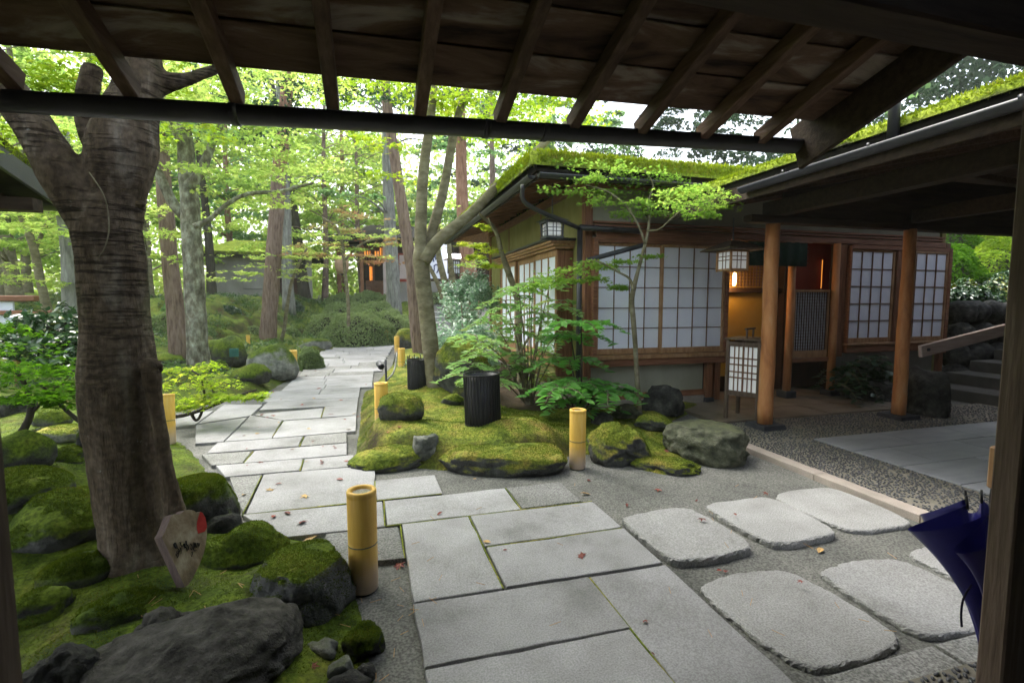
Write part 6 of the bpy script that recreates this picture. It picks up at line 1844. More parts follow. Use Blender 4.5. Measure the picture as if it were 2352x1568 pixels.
pads = [(P(rg.uniform(-60, 180), rg.uniform(400, 660), Y=13 + rg.uniform(-1.5, 2.5)), (rg.uniform(.5, .9), .7, .11)) for k in range(20)]
tree('maple_tree', 'thin leaning maple near the left edge behind the rhododendron', 'tree', st_, 'bark_mid', [(crown_mesh(pads, 280, .085, 'star', .35, 12, 1, .6), 'maple_far', 'crown')], group=GT)
for k, (px, yb, Yk, hw, lab) in enumerate(((38, 716, 17, 14, 'mossy straight trunk at the left edge in the bright woods'), (8, 700, 19, 9, 'dark trunk at the far left edge of the woods'), (70, 700, 22, 9, 'slender trunk between two mossy ones in the left woods'), (345, 690, 22, 9, 'straight trunk showing just right of the massive maple'), (745, 672, 25, 7, 'thin grey trunk left of the little garden gate'), (530, 600, 30, 8, 'reddish trunk rising behind the grey garden house'), (830, 640, 28, 7, 'thin trunk behind the garden gate lantern'), (780, 560, 33, 9, 'red pine trunk high behind the garden gate'), (1130, 560, 26, 10, 'straight trunk above the far end of the green wall'))):
    auto_tree('tree', lab, 'tree', px, yb, Yk, hw, 11 + k % 3, 'bark_mid' if k < 4 else ('bark_red' if k in (5, 7) else 'bark_pine'), ('maple_far', 'green_mid')[k % 3 == 2], 30, 3.0, 2.6 if k < 4 else 3.9, 150, .13, lean=(-.02, .03, .0)[k % 3], seed=40 + k, group=GT)
# the thin bare rowan stem in front of the green wall
st_ = [stem([(1196, 912, 9), (1196, 850, 8), (1192, 780, 8), (1190, 700, 7.5), (1180, 660, 7), (1166, 620, 7), (1152, 580, 6), (1142, 540, 5.5), (1128, 515, 4.5), (1108, 498, 3.5), (1092, 480, 3)], 7.6, 4), stem([(1190, 905, 5), (1180, 860, 4), (1200, 800, 3), (1225, 760, 3)], 7.5, 3), stem([(1150, 575, 4), (1146, 545, 3), (1130, 520, 2.5), (1122, 500, 2)], 7.55, 3)]
pads = [(P(x, y, Y=7.7), (.22, .2, .06)) for x, y in ((1120, 575), (1100, 590), (1130, 610), (1125, 520), (1090, 560))]
tree('rowan_tree', 'crooked thin grey stem before the side window of the teahouse', 'tree', st_, 'bark_mid', [(crown_mesh(pads, 900, .05, 'star', .35, 10, 2, .9), 'maple', 'crown')])

# red tinged maple spray near the garden gate
st_ = [stem([(800, 792, 4), (800, 700, 4), (792, 620, 4), (786, 560, 3.5), (770, 520, 3), (740, 500, 2.5)], 16.5, 3), stem([(790, 600, 3), (830, 560, 2.5), (880, 545, 2)], 16.5, 3)]
pads = [(P(x, y, Y=16.5 + rg.uniform(-.8, .8)), (.75, .6, .10)) for x, y in ((760, 520), (810, 530), (860, 545), (900, 560), (850, 590), (730, 560), (780, 480), (840, 500), (890, 600), (690, 585))]
tree('maple_tree', 'thin maple with a few reddening leaves before the garden gate', 'tree', st_, 'bark_mid', [(crown_mesh(pads, 330, .08, 'star', .35, 10, .8, .45), 'red_maple', 'crown')], group=GT)
st_ = [stem([(640, 795, 4), (652, 760, 4), (660, 700, 4), (672, 640, 3.5), (690, 600, 3), (705, 570, 2.5)], 17, 3)]
pads = [(P(x, y, Y=17 + rg.uniform(-.6, .6)), (.65, .5, .09)) for x, y in ((690, 590), (720, 610), (660, 570), (550, 625), (530, 640), (580, 630), (740, 580), (610, 610), (650, 620), (690, 640), (760, 560), (800, 545), (850, 540), (890, 560), (830, 575), (780, 590), (870, 590), (740, 540), (910, 530), (560, 590), (600, 575), (640, 590))]
tree('maple_tree', 'sapling with pale sprays between pine and garden house', 'tree', st_, 'bark_mid', [(crown_mesh(pads, 360, .075, 'star', .35, 10, .8, .75), 'maple_far', 'crown')], group=GT)

# woodland behind: one trunk and crown after another, then a far mass
FORG = 'woodland trees behind the garden'
k = 0
for (x, y, m, sp, lab) in ((-16, 24, 'maple_far', 4.0, 'broad light green woodland tree at the far left'), (-11, 29, 'maple_far', 4.2, 'light green woodland tree left of the grey garden house'), (-6.5, 31, 'green_mid', 4.0, 'green woodland tree right behind the grey garden house'), (-2, 34, 'maple_far', 4.2, 'yellow green woodland tree behind the garden gate'), (3, 35, 'green_mid', 4.2, 'blue green woodland tree behind the lit teahouse'), (8, 31, 'conifer', 3.2, 'dark conifer behind the far end of the green teahouse'), (12, 28, 'green_mid', 3.6, 'green woodland tree behind the mossy teahouse roof'), (17, 25, 'conifer', 3.4, 'dark conifer above the mossy roof ridge on the right'), (16, 17, 'conifer', 3.0, 'dark conifer above the walkway roof at the upper right'), (21, 16, 'conifer', 3.2, 'second dark conifer at the upper right edge'), (-22, 17, 'maple_far', 3.6, 'light green woodland tree beyond the left picture edge'), (14, 10.5, 'green_mid', 2.2, 'leafy tree on the bank to the right of the paper windows')):
    zlo = 2.8 if x < 0 else (4.5 if k != 11 else 3.2)
    auto_tree('conifer_tree' if m == 'conifer' else 'broadleaf_tree', lab, 'tree', 0, 0, 0, 0, 12.5 + (k * 1.7) % 3, 'bark_pine' if m == 'conifer' else 'bark_mid', m, 46 if k != 11 else 24, sp, zlo, 120, .19 if m != 'conifer' else .15, seed=60 + k, group=FORG, base=(x, y, 0), thick=.2, tilt=.6, mid_leaf_base=.6)
    k += 1
def far_mass(a0, a1, n, r0, r1, thr, top):
    a = RNG.uniform(a0, a1, n)
    r = RNG.uniform(r0, r1, n)
    x = np.sin(a) * r; y = np.cos(a) * r
    z = hz(x, y) + RNG.uniform(0, 1, n) ** 1.1 * top
    p_ = np.column_stack([x, y, z])
    msk = np.array([noise.noise(Vector((q[0] * .16, q[1] * .16, q[2] * .32))) + .6 * noise.noise(Vector(q * .55)) + .3 * noise.noise(Vector(q * 1.6)) for q in p_])
    return p_[msk > thr + .034 * np.clip(p_[:, 2] - 3, 0, 14)]
fm = far_mass(-1.0, .36, 150000, 31, 52, -.30, 16)
tag(put('far_woods', leaf_mesh('far_woods', fm, .30, 'diamond', None, 1.2, tint_of(fm, .25, .25, .62)), M['maple_far']), 'bright yellow green woodland seen far behind the garden', 'woods', kind='stuff')
fm = far_mass(.30, 1.45, 260000, 29, 33, .02, 19)
tag(put('far_woods', leaf_mesh('far_woods', fm, .26, 'diamond', None, 1.2, tint_of(fm, .4, .3, .5)), M['conifer']), 'dark evergreen woodland behind the mossy roofs on the right', 'woods', kind='stuff')

# ================================================================== SHRUBS AND LOW PLANTS
def clipped(label, blobs, mat, n, size, seed, cat='shrub', name='clipped_shrub', tpl='diamond', group=None, stemc=True):
    """clipped bush: dense small leaves on overlapping domes, with dark twigs inside"""
    c0 = np.asarray(blobs[0][0], float)
    t = thing(name, label, cat, c0, group)
    P_ = []; Nn = []
    tot = sum(r[0] * r[1] for _, r in blobs)
    for c, r in blobs:
        m = int(1.7 * n * r[0] * r[1] / tot)
        v = RNG.normal(0, 1, (m, 3)); v /= np.linalg.norm(v, axis=1)[:, None]; v[:, 2] = np.abs(v[:, 2]) * 1.0 - .15
        w = 1 - RNG.exponential(.06, m)
        bump = np.array([.17 * noise.noise(Vector(q * 3.2 + Vector((seed, 0, 0)) if False else Vector((q[0] * 3.2 + seed, q[1] * 3.2, q[2] * 3.2)))) for q in v])
        p_ = np.asarray(c) + v * np.asarray(r) * (w + bump)[:, None]
        P_.append(p_); Nn.append(v)
    P_ = np.vstack(P_); Nn = np.vstack(Nn)
    put('foliage', leaf_mesh('foliage', P_, size, tpl, Nn * .6 + np.array([0, 0, .5]), .5, tint_of(P_, 2.0, .3, .5)), M[mat], t)
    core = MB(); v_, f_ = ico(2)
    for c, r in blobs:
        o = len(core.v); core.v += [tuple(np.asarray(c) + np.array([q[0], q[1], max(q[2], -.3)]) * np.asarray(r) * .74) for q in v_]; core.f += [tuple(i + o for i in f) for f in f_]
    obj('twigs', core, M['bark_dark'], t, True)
    return t
def dome(px, py, wpx, hpx, Y=None, dep=.8):
    """dome whose foot in front is at (px, py)"""
    q = G(px, py)
    if Y is not None: q = P(px, py, Y=Y)
    d = (q - np.array([0, 0, EYE])) @ FW
    rx = wpx * d / FPX / 2; rz_ = hpx * d / FPX * .95
    return (q + np.array([.27, .96, 0]) * rx * dep + np.array([0, 0, -.02]), (rx, rx * dep, rz_))
GS = 'clipped bushes of the garden'
clipped('broad billowing clipped azalea bank where the path turns right', [dome(800, 800, 200, 104), dome(735, 786, 120, 84), dome(880, 790, 120, 96), dome(770, 762, 150, 84), dome(850, 768, 140, 92), dome(915, 780, 70, 70)], 'azalea', 34000, .055, 1, group=GS)
clipped('clipped azalea hedge mound behind the broad bank, near the cedar', [dome(830, 714, 130, 56), dome(770, 714, 100, 50), dome(880, 722, 70, 56)], 'azalea', 12000, .065, 2, group=GS)
clipped('small round clipped bush behind the leaning bamboo light', [dome(702, 852, 66, 66), dome(698, 848, 50, 56)], 'azalea', 6000, .034, 3, group=GS)
clipped('low dark bush on the slope left of the pine', [dome(475, 836, 66, 42), dome(496, 830, 60, 40)], 'azalea', 3500, .04, 4, group=GS)
clipped('rounded dark green bush behind the reddish cedar', [dome(375, 790, 120, 80), dome(360, 780, 110, 80)], 'azalea', 7000, .045, 5, group=GS)
clipped('small dome of clipped leaves before the thin garden gate tree', [dome(748, 724, 40, 22)], 'azalea', 1500, .05, 6, group=GS)
clipped('dark bush under the white banner of the far teahouse', [dome(1005, 700, 80, 40), dome(1032, 700, 70, 50)], 'azalea', 3500, .06, 7, group=GS)
clipped('pale fringed little shrub behind the foot of the red barked pine', [dome(655, 780, 60, 36)], 'azalea', 1800, .045, 8, group=GS)
clipped('tiny green shrub beside the flat pale stone at the path turn', [dome(765, 800, 40, 26)], 'azalea', 900, .045, 11, group=GS)
for k, (blobs, m_, n_, sz_, lab) in enumerate((
    ([dome(565, 772, 66, 30), dome(580, 776, 56, 26)], 'azalea', 2200, .04, 'low rounded bush among rocks left of the pine'),
    ([dome(440, 770, 70, 34)], 'azalea', 1800, .045, 'small dark bush between cedar and lichen spotted trunk'),
    ([dome(610, 735, 60, 26)], 'azalea', 1500, .05, 'mounded bush on the slope behind the pine'),
    ([dome(500, 720, 70, 26)], 'fern_dark', 1500, .06, 'dark clump of leaves at the foot of the garden house'),
    ([dome(385, 740, 90, 60)], 'green_mid', 2600, .06, 'leafy green bush behind the reddish cedar'),
    ([dome(660, 712, 60, 30)], 'fern_dark', 1500, .06, 'dark clump of leaves between the two trunks'))):
    clipped(lab, blobs, m_, n_, sz_, 20 + k, group=GS)
bk_ = 'bushes on the bank right of the teahouse'
for k, (c_, r_, m_, n_, sz_, lab) in enumerate((
    ((11.6, 7.15, 1.15), (.9, .6, .9), 'rhodo', 4200, .10, 'dark leafy bush on the bank right above the sloping handrail'),
    ((13.2, 7.3, 1.3), (1.0, .7, 1.0), 'rhodo', 4200, .10, 'dark leafy bush at the right end of the bank wall'),
    ((12.2, 8.0, 1.6), (1.1, .7, 1.3), 'maple_dark', 5000, .08, 'tall green bush behind the first bank bush'),
    ((14.4, 8.3, 1.8), (1.2, .8, 1.3), 'maple', 5000, .08, 'tall light green bush beside the right picture post'),
    ((15.4, 9.3, 2.3), (1.0, .8, 1.2), 'maple', 5000, .07, 'sunlit yellow green bush high on the bank'),
    ((17.2, 9.9, 2.4), (1.3, .9, 1.7), 'maple_dark', 6000, .08, 'large green bush at the top right of the bank'),
    ((14.4, 9.5, 2.1), (1.2, .9, 1.8), 'maple_dark', 6000, .08, 'green bush against the end of the paper windows'))):
    clipped(lab, [(np.array(c_), r_)], m_, n_, sz_, 30 + k, group=bk_, tpl='oval')

def compound(t, name, mat, starts, nlet, ln, lw, tpl='oval', droop=.5):
    """pinnate fronds: (root, heading, length)"""
    pts = []; hd = []; sz = []; tw = MB()
    for root, d, L in starts:
        d = np.asarray(d, float); d /= np.linalg.norm(d)
        n = nlet
        prev = np.asarray(root, float); path_ = [prev]
        dd = d.copy()
        for i in range(n):
            dd = dd + np.array([0, 0, -droop / n]); dd /= np.linalg.norm(dd)
            prev = prev + dd * L / n
            path_.append(prev)
            sdv = np.cross(dd, (0, 0, 1)); sdv /= np.linalg.norm(sdv) + 1e-9
            k = math.sin(math.pi * (i + 1.2) / (n + 1.6)) ** .5
            for s in (-1, 1):
                h = sdv * s + dd * .45 + np.array([0, 0, -.12])
                h /= np.linalg.norm(h)
                pts.append(prev + h * ln * .5 * k); hd.append(h); sz.append(ln * k * RNG.uniform(.85, 1.15))
        pts.append(prev + dd * ln * .4); hd.append(dd); sz.append(ln)
        tw.tube(np.array(path_), [.004 + .003 * (1 - i / n) for i in range(n + 1)], 4, caps=False)
    pts = np.array(pts); hd = np.array(hd)
    put(name, leaf_mesh(name, pts, np.array(sz), tpl, None, .22, tint_of(pts, 3, .3, .5), hd), M[mat], t)
    obj('stalk', tw, M['bark_mid'], t, True)['kind'] = 'stuff'
TPL['let'] = oval_tpl(.19); TPL['let2'] = oval_tpl(.24)
# pale compound-leaved shrub by the side window
root = P(1215, 915, Y=6.3); root[2] = .1
t = thing('nandina_shrub', 'airy shrub of pale feathered leaves between black cover and side window', 'shrub', root)
starts = []
tips = [(1110, 800), (1150, 775), (1080, 835), (1185, 745), (1210, 700), (1245, 720), (1160, 690), (1125, 725), (1280, 760), (1200, 810), (1250, 800), (1090, 770), (1170, 840), (1240, 860), (1130, 870), (1290, 690), (1325, 760), (1190, 660), (1075, 860), (1265, 640), (1225, 640)]
stems_ = MB()
for k, (x, y) in enumerate(tips):
    e = P(x, y, Y=6.1 + .5 * math.sin(k * 2.1))
    m_ = (root + e) / 2 + np.array([0, 0, .15])
    sp4, rs4 = smooth_path([root + np.array([.05 * math.sin(k), .05 * math.cos(k), 0]), m_, e], [.013, .009, .005], 4)
    stems_.tube(sp4, rs4, 5, caps=False)
    for j in range(5):
        a = j * 1.26 + k
        starts.append((e - np.array([0, 0, .05 * (j % 3)]), (math.cos(a), math.sin(a), .25), .30 + .10 * math.sin(j * 3 + k)))
obj('stem', stems_, M['bark_mid'], t, True)
compound(t, 'foliage', 'nandina', starts, 8, .135, .03, 'let', .8)
# glossy mahonia-like fern shrub
root = P(1330, 975, Y=5.3); root[2] = .08
t = thing('mahonia_shrub', 'deep green glossy feather leaved shrub in front of the house corner', 'shrub', root)
starts = []; stems_ = MB()
for k, (x, y) in enumerate([(1330, 880), (1310, 830), (1372, 890), (1285, 895), (1340, 925), (1312, 775), (1395, 905), (1335, 745)]):
    e = P(x, y, Y=5.25 + .3 * math.sin(k * 1.7))
    sp4, rs4 = smooth_path([root, (root + e) / 2 + np.array([.02, 0, .03]), e], [.012, .010, .007], 4)
    stems_.tube(sp4, rs4, 5, caps=False)
    for j in range(5):
        a = j * 1.26 + k * .5
        starts.append((e, (math.cos(a), math.sin(a), .55), .42 + .12 * math.sin(j * 3 + k)))
obj('stem', stems_, M['bark_dark'], t, True)
compound(t, 'foliage', 'fern', starts, 10, .15, .04, 'let2', 1.2)
# dark aspidistra/fern under the right window
root = P(1985, 915, Y=5.7); root[2] = .1
t = thing('fern', 'dark glossy fern in shade under the right paper windows', 'fern', root)
starts = []
for k in range(34):
    a = RNG.uniform(0, 2 * math.pi)
    q = root + np.array([RNG.normal(0, .28), RNG.normal(0, .10), .12 + RNG.uniform(0, .45)])
    starts.append((q, (math.cos(a), math.sin(a) - .3, .5), RNG.uniform(.3, .5)))
compound(t, 'foliage', 'fern_dark', starts, 9, .14, .05, 'let2', 1.6)
# pale variegated shrub beside the far side wall
t = thing('variegated_shrub', 'shrub with small white edged leaves behind the young mound maple', 'shrub', (1.4, 9.0, .2))
pts = []
for (cx, cy, rx, ry, Yk) in ((1060, 720, 60, 60, 10.5), (1040, 780, 60, 50, 9.6), (1090, 770, 60, 60, 9.2), (1110, 680, 45, 50, 10.5), (1010, 840, 50, 40, 9.6), (965, 850, 40, 40, 10.2), (1060, 840, 60, 40, 9.0), (1085, 650, 40, 40, 11.0), (940, 870, 25, 25, 10.2), (1100, 830, 50, 40, 8.6), (1050, 670, 36, 36, 11)):
    c = P(cx, cy, Y=Yk); r_ = rx * Yk / FPX; r2 = ry * Yk / FPX
    pts.append(pad_points(c, (r_ * .8, r_ * .6, r2 * .8), 1500, 40, droop=0))
pts = np.vstack(pts)
put('foliage', leaf_mesh('foliage', pts, .07, 'let2', None, .7, np.clip(RNG.beta(1.2, 1.0, len(pts)), 0, 1)), M['variegated'], t)
sb = MB()
for (x, y) in ((1060, 700), (1040, 790), (1095, 760), (1015, 830), (960, 850), (1100, 690)):
    e = P(x, y, Y=9.8); b_ = np.array([e[0] * .6 + .55, 9.4, .12])
    sb.tube(smooth_path([b_, (b_ + e) / 2 + (.05, 0, .05), e], [.02, .014, .008], 3)[0], .012, 5, caps=False)
obj('stem', sb, M['bark_mid'], t, True)
# rhododendron at left
t = thing('rhododendron', 'dark leathery rhododendron left of the massive maple, shining leaves', 'shrub', G(120, 830))
pts = []
for (cx, cy, rx, ry, Yk) in ((110, 745, 55, 45, 9.0), (60, 760, 60, 40, 9.2), (150, 735, 50, 40, 9.4), (170, 790, 40, 40, 8.6), (90, 800, 60, 35, 8.4), (20, 790, 50, 50, 8.6), (150, 830, 40, 30, 8.2)):
    c = P(cx, cy, Y=Yk); r_ = rx * Yk / FPX; r2 = ry * Yk / FPX
    pts.append(pad_points(c, (r_ * .8, r_ * .7, r2 * .7), 330, 22, droop=.1))
pts = np.vstack(pts)
put('foliage', leaf_mesh('foliage', pts, .125, 'let2', None, .55, np.clip(RNG.beta(1.5, 2.6, len(pts)), 0, 1)), M['rhodo'], t)
sb = MB()
b_ = G(120, 835)
for (x, y) in ((110, 750), (60, 770), (150, 740), (165, 790), (30, 790)):
    e = P(x, y, Y=8.8)
    sb.tube(smooth_path([b_, (b_ + e) / 2 + (.05, 0, .05), e], [.02, .014, .008], 3)[0], .014, 5, caps=False)
obj('stem', sb, M['bark_dark'], t, True)
nb = thing('notice_box', 'pale blue grey notice panel with brown top rail at the far left edge', 'notice', P(10, 745, Y=9.5))
a_ = P(-60, 692, Y=9.5); b_ = P(36, 745, Y=9.5)
obj('panel', MB().bx(a_[0], b_[0], 9.48, 9.52, b_[2], a_[2], .01), M['cloth_white'], nb)
obj('rail', MB().bx(a_[0] - .1, b_[0] + .3, 9.42, 9.56, a_[2] + .002, a_[2] + .09, .01), M['brown_x'], nb)
obj('rail', MB().bx(a_[0] - .1, b_[0] + .5, 9.42, 9.47, (a_[2] + b_[2]) / 2 - .03, (a_[2] + b_[2]) / 2 + .04, .01), M['brown_x'], nb)
obj('leg', MB().bx(b_[0] - .1, b_[0] - .03, 9.53, 9.6, float(hz(b_[0], 9.5)), b_[2] + .2, .01), M['brown_z'], nb)
# two low spreading maples whose twigs reach across the view
def low_maple(label, px0, Yb, stems_px, pads_px, per, size, mat='maple_dark'):
    st_ = [stem(s_, Yb, 4) for s_ in stems_px]
    pads = []
    for (cx, cy, rx, ry, Yk) in pads_px:
        c = P(cx, cy, Y=Yk); r_ = rx * Yk / FPX
        pads.append((c, (r_, r_ * .8, ry * Yk / FPX)))
    cm = crown_mesh(pads, per, size, 'star', .38, 22, 2, .55, droop=.15)
    return tree('low_maple', label, 'shrub', st_, 'bark_dark', [(cm, mat, 'foliage')], rough=.04)
low_maple('low spreading green maple at the left edge before the rhododendron', 0, 5.0, [[(40, 1010, 9), (70, 950, 7), (60, 890, 5), (30, 840, 4)], [(215, 985, 6), (180, 965, 5), (140, 930, 4), (90, 880, 3)], [(70, 950, 4), (120, 900, 3), (170, 850, 2.5)]],
          [(20, 800, 70, 16, 5.2), (60, 830, 80, 16, 5.0), (30, 870, 80, 16, 4.8), (110, 860, 80, 14, 4.9), (160, 885, 60, 12, 4.8), (90, 910, 70, 14, 4.6), (20, 920, 60, 16, 4.5), (150, 845, 60, 12, 5.2), (190, 900, 40, 10, 4.8), (10, 760, 50, 14, 5.4), (170, 925, 40, 10, 4.7)], 850, .044)
low_maple('feathery low maple spray reaching over the path just right of the massive trunk', 0, 6.6, [[(300, 985, 6), (385, 960, 5), (430, 952, 4), (480, 935, 3.5), (540, 910, 3), (590, 895, 2)], [(440, 950, 4), (450, 965, 3), (462, 950, 3), (470, 910, 2.5), (460, 860, 2)], [(500, 925, 2.5), (480, 880, 2), (440, 850, 2)]],
          [(410, 880, 60, 12, 6.8), (460, 860, 60, 12, 6.6), (500, 885, 60, 12, 6.6), (440, 905, 66, 12, 6.5), (520, 910, 50, 8, 6.4), (390, 920, 44, 10, 6.6), (470, 840, 50, 10, 6.9), (560, 905, 40, 6, 6.3), (480, 925, 50, 9, 6.4), (400, 850, 44, 10, 7.0), (590, 912, 22, 5, 6.2), (440, 930, 40, 8, 6.4)], 640, .046, 'maple')

# ================================================================== FAR BUILDINGS
YB = 24.0
gh = thing('garden_house', 'low grey walled garden house with a moss grown roof behind the pine', 'house', (-5.2, 25, 1.4))
obj('wall', MB().bx(-6.55, -2.6, 24, 24.12, 1.2, 3.40), M['stucco_grey'], gh)
obj('wall', MB().bx(-6.55, -6.43, 24.13, 27, 1.2, 3.40), M['stucco_grey'], gh)
obj('roof', MB().add([(-7.1, 23.4, 3.45), (-2.2, 23.4, 3.45), (-2.2, 27.6, 3.45), (-7.1, 27.6, 3.45), (-6.0, 25.4, 4.25), (-3.2, 25.4, 4.25), (-7.1, 23.4, 3.57), (-2.2, 23.4, 3.57), (-2.2, 27.6, 3.57), (-7.1, 27.6, 3.57)],
    [(3, 2, 1, 0), (6, 7, 5, 4), (7, 8, 5), (8, 9, 4, 5), (9, 6, 4), (0, 1, 7, 6), (1, 2, 8, 7), (2, 3, 9, 8), (3, 0, 6, 9)]), M['roof_moss'], gh)
obj('eave', MB().bx(-7.05, -2.25, 23.45, 27.5, 3.36, 3.44), M['roof_edge'], gh)
obj('notice_board', MB().bx(-5.4, -4.2, 23.95, 23.99, 2.0, 2.9, .01), M['stucco_grey'], gh)
obj('wall_opening', MB().bx(-4.1, -2.9, 23.96, 23.99, 1.5, 2.5, .01), M['dark_in'], gh)
gg = thing('garden_gate', 'small roofed wooden garden gate in bright leaves, far up the path', 'gate', (-.9, 26, 1.4))
for x in (-1.55, .05):
    obj('post', MB().bx(x - .09, x + .09, 25.9, 26.1, 1.3, 4.15), M['brown_z'], gg)
obj('crossbeam', MB().bx(-1.9, .4, 25.92, 26.08, 3.98, 4.14), M['brown_x'], gg)
obj('roof', MB().add([(-2.1, 25.2, 4.3), (.6, 25.2, 4.3), (.6, 26.8, 4.3), (-2.1, 26.8, 4.3), (-2.0, 26, 4.75), (.5, 26, 4.75), (-2.1, 25.2, 4.2), (.6, 25.2, 4.2), (.6, 26.8, 4.2), (-2.1, 26.8, 4.2)],
    [(6, 9, 8, 7), (0, 1, 5, 4), (1, 2, 5), (2, 3, 4, 5), (3, 0, 4), (6, 7, 1, 0), (7, 8, 2, 1), (8, 9, 3, 2), (9, 6, 0, 3)]), M['roof_edge'], gg)
q = P(785, 607, Y=23)
pl_ = thing('paper_lantern', 'round tan paper lantern hanging by the garden gate', 'lantern', q)
obj('lantern_paper', MB().lathe(q, [(.10, -.42), (.22, -.34), (.29, -.15), (.30, .05), (.26, .25), (.14, .38), (.0, .40)], 20), M['paper_tan'], pl_, True)
obj('cap', MB().lathe(q, [(.0, -.47), (.11, -.46), (.11, -.415), (0, -.41)], 16).lathe(q, [(.0, .395), (.13, .385), (.13, .43), (0, .44)], 16), M['black'], pl_, True)
obj('hanging_rod', MB().tube([q + (0, 0, .43), q + (0, .0, .95)], .012, 6), M['black'], pl_)
ft = thing('garden_teahouse', 'lit teahouse with a white lettered banner far behind the young maple', 'house', (2, 25, 1.4))
obj('wall', MB().bx(-.45, 1.0, 26.8, 26.9, 1.3, 4.3), M['dark_in'], ft)
obj('wall', MB().bx(1.02, 7.5, 25.0, 25.1, 1.3, 2.45), M['stucco_grey'], ft)
obj('wall', MB().bx(1.02, 7.5, 25.01, 25.1, 2.46, 4.4), M['dark_in'], ft)
obj('wall', MB().bx(-.5, -.4, 25.0, 26.7, 1.3, 4.3), M['brown_y'], ft)
for x in (-.45, .62, 1.0, 4.35):
    obj('post', MB().bx(x - .08, x + .08, 24.72, 24.88, 1.3, 4.3), M['brown_z' if x != .62 else 'pale_wall'], ft)
obj('shop_front', MB().bx(-.3, .9, 26.0, 26.6, 1.3, 2.5), M['brown_x'], ft)
for k in range(11):
    obj('lattice_bar', MB().bx(-.38 + k * .125, -.33 + k * .125, 25.7, 25.75, 3.45, 4.25), M['brown_z'], ft)
obj('lattice_rail', MB().bx(-.4, .95, 25.68, 25.77, 3.36, 3.44), M['brown_x'], ft)
tag(obj('glowing_sign', MB().bx(-.10, .06, 25.9, 25.98, 2.5, 3.2, .02), M['lamp_orange']), 'orange lit upright sign inside the far teahouse doorway', 'sign')
tag(obj('shop_lamp', MB().bx(-.35, .95, 26.5, 26.7, 3.75, 4.2, .03), M['lamp_orange']), 'long orange glow under the eave of the far teahouse', 'lamp')
pw = obj('paper_window', MB().bx(1.25, 2.0, 24.90, 24.98, 2.42, 2.55).bx(1.25, 2.0, 24.9, 24.98, 3.72, 3.80).bx(1.25, 1.31, 24.9, 24.98, 2.56, 3.71).bx(1.94, 2.0, 24.9, 24.98, 2.56, 3.71), M['red_wall'], ft)
obj('paper_pane', MB().bx(1.32, 1.93, 24.93, 24.96, 2.56, 3.71), M['pale_wall'], pw)
obj('roof', MB().add([(-1.0, 23.9, 4.45), (8.2, 23.9, 4.45), (8.2, 28.5, 4.45), (-1.0, 28.5, 4.45), (0, 26.2, 5.3), (7.2, 26.2, 5.3), (-1.0, 23.9, 4.3), (8.2, 23.9, 4.3), (8.2, 28.5, 4.3), (-1.0, 28.5, 4.3)],
    [(6, 9, 8, 7), (0, 1, 5, 4), (1, 2, 5), (2, 3, 4, 5), (3, 0, 4), (6, 7, 1, 0), (7, 8, 2, 1), (8, 9, 3, 2), (9, 6, 0, 3)]), M['roof_edge'], ft)
# white banner with two brushed characters
ba = P(978, 545, Y=22.6); bb = P(1030, 640, Y=22.6)
bn = thing('white_banner', 'white cloth banner with dark blue brushed characters, right of the young maple trunk', 'banner', (ba[0], 22.6, bb[2]))
obj('cloth', MB().bx(ba[0], bb[0], 22.59, 22.61, bb[2], ba[2], .004), M['cloth_white'], bn)
obj('banner_pole', MB().tube([(ba[0] - .05, 22.6, ba[2] + .03), (bb[0] + .05, 22.6, ba[2] + .03)], .025, 8), M['brown_x'], bn)
def bz(x, y):  # readings on the enlarged banner
    sx = (1350 + x * 700 / 2335) / 1.74150; sy = (950 + y * 700 / 2335) / 1.7415
    return P(sx, sy, Y=22.575)
mb = MB()
for pts, w in (([(1255, 265), (1300, 262), (1312, 275), (1308, 300)], .030), ([(1270, 240), (1278, 290), (1285, 325)], .030), ([(1300, 235), (1308, 252)], .026),
               ([(1228, 420), (1250, 412), (1262, 404)], .034), ([(1248, 380), (1256, 420), (1252, 470), (1262, 480)], .030), ([(1285, 385), (1312, 362), (1338, 372), (1345, 410), (1338, 450), (1322, 472)], .030), ([(1292, 390), (1290, 430), (1282, 462)], .026)):
    p3 = [bz(*q) for q in pts]
    a_, b__ = smooth_path(p3, [w] * len(p3), 5)
    mb.tube(a_, b__ * .9, 6)
obj('lettering', mb, M['ink_blue'], bn)
q = P(1046, 588, Y=22)
tag(obj('tube_lamp', MB().box(q, (.42, .06, .09), None, .03), M['lamp_white']), 'bright white tube lamp glaring right of the white banner', 'lamp')
q = P(1042, 614, Y=20)
hl = thing('hanging_lantern', 'dark barred lantern below the bright white tube lamp', 'lantern', q)
obj('lantern_paper', MB().box(q, (.20, .20, .24), None, .01), M['cloth_white'], hl)
b = MB()
for k in range(6):
    for a in (-1, 1):
        b.bx(q[0] - .21 + k * .084 - .012, q[0] - .21 + k * .084 + .012, q[1] + a * .215 - .01, q[1] + a * .215 + .01, q[2] - .25, q[2] + .25, .002)
        b.bx(q[0] + a * .215 - .01, q[0] + a * .215 + .01, q[1] - .21 + k * .084 - .012, q[1] - .21 + k * .084 + .012, q[2] - .25, q[2] + .25, .002)
for z in (-.26, -.05, .1, .26):
    b.bx(q[0] - .235, q[0] + .235, q[1] - .235, q[1] - .20, q[2] + z - .016, q[2] + z + .016, .002)
obj('lantern_bars', b, M['black'], hl)
obj('lantern_roof', MB().box(q + (0, 0, .31), (.36, .36, .025), None, .01), M['pale_wall'], hl)
obj('hanging_rod', MB().tube([q + (0, 0, .33), q + (0, 0, 1.5)], .014, 6), M['black'], hl)

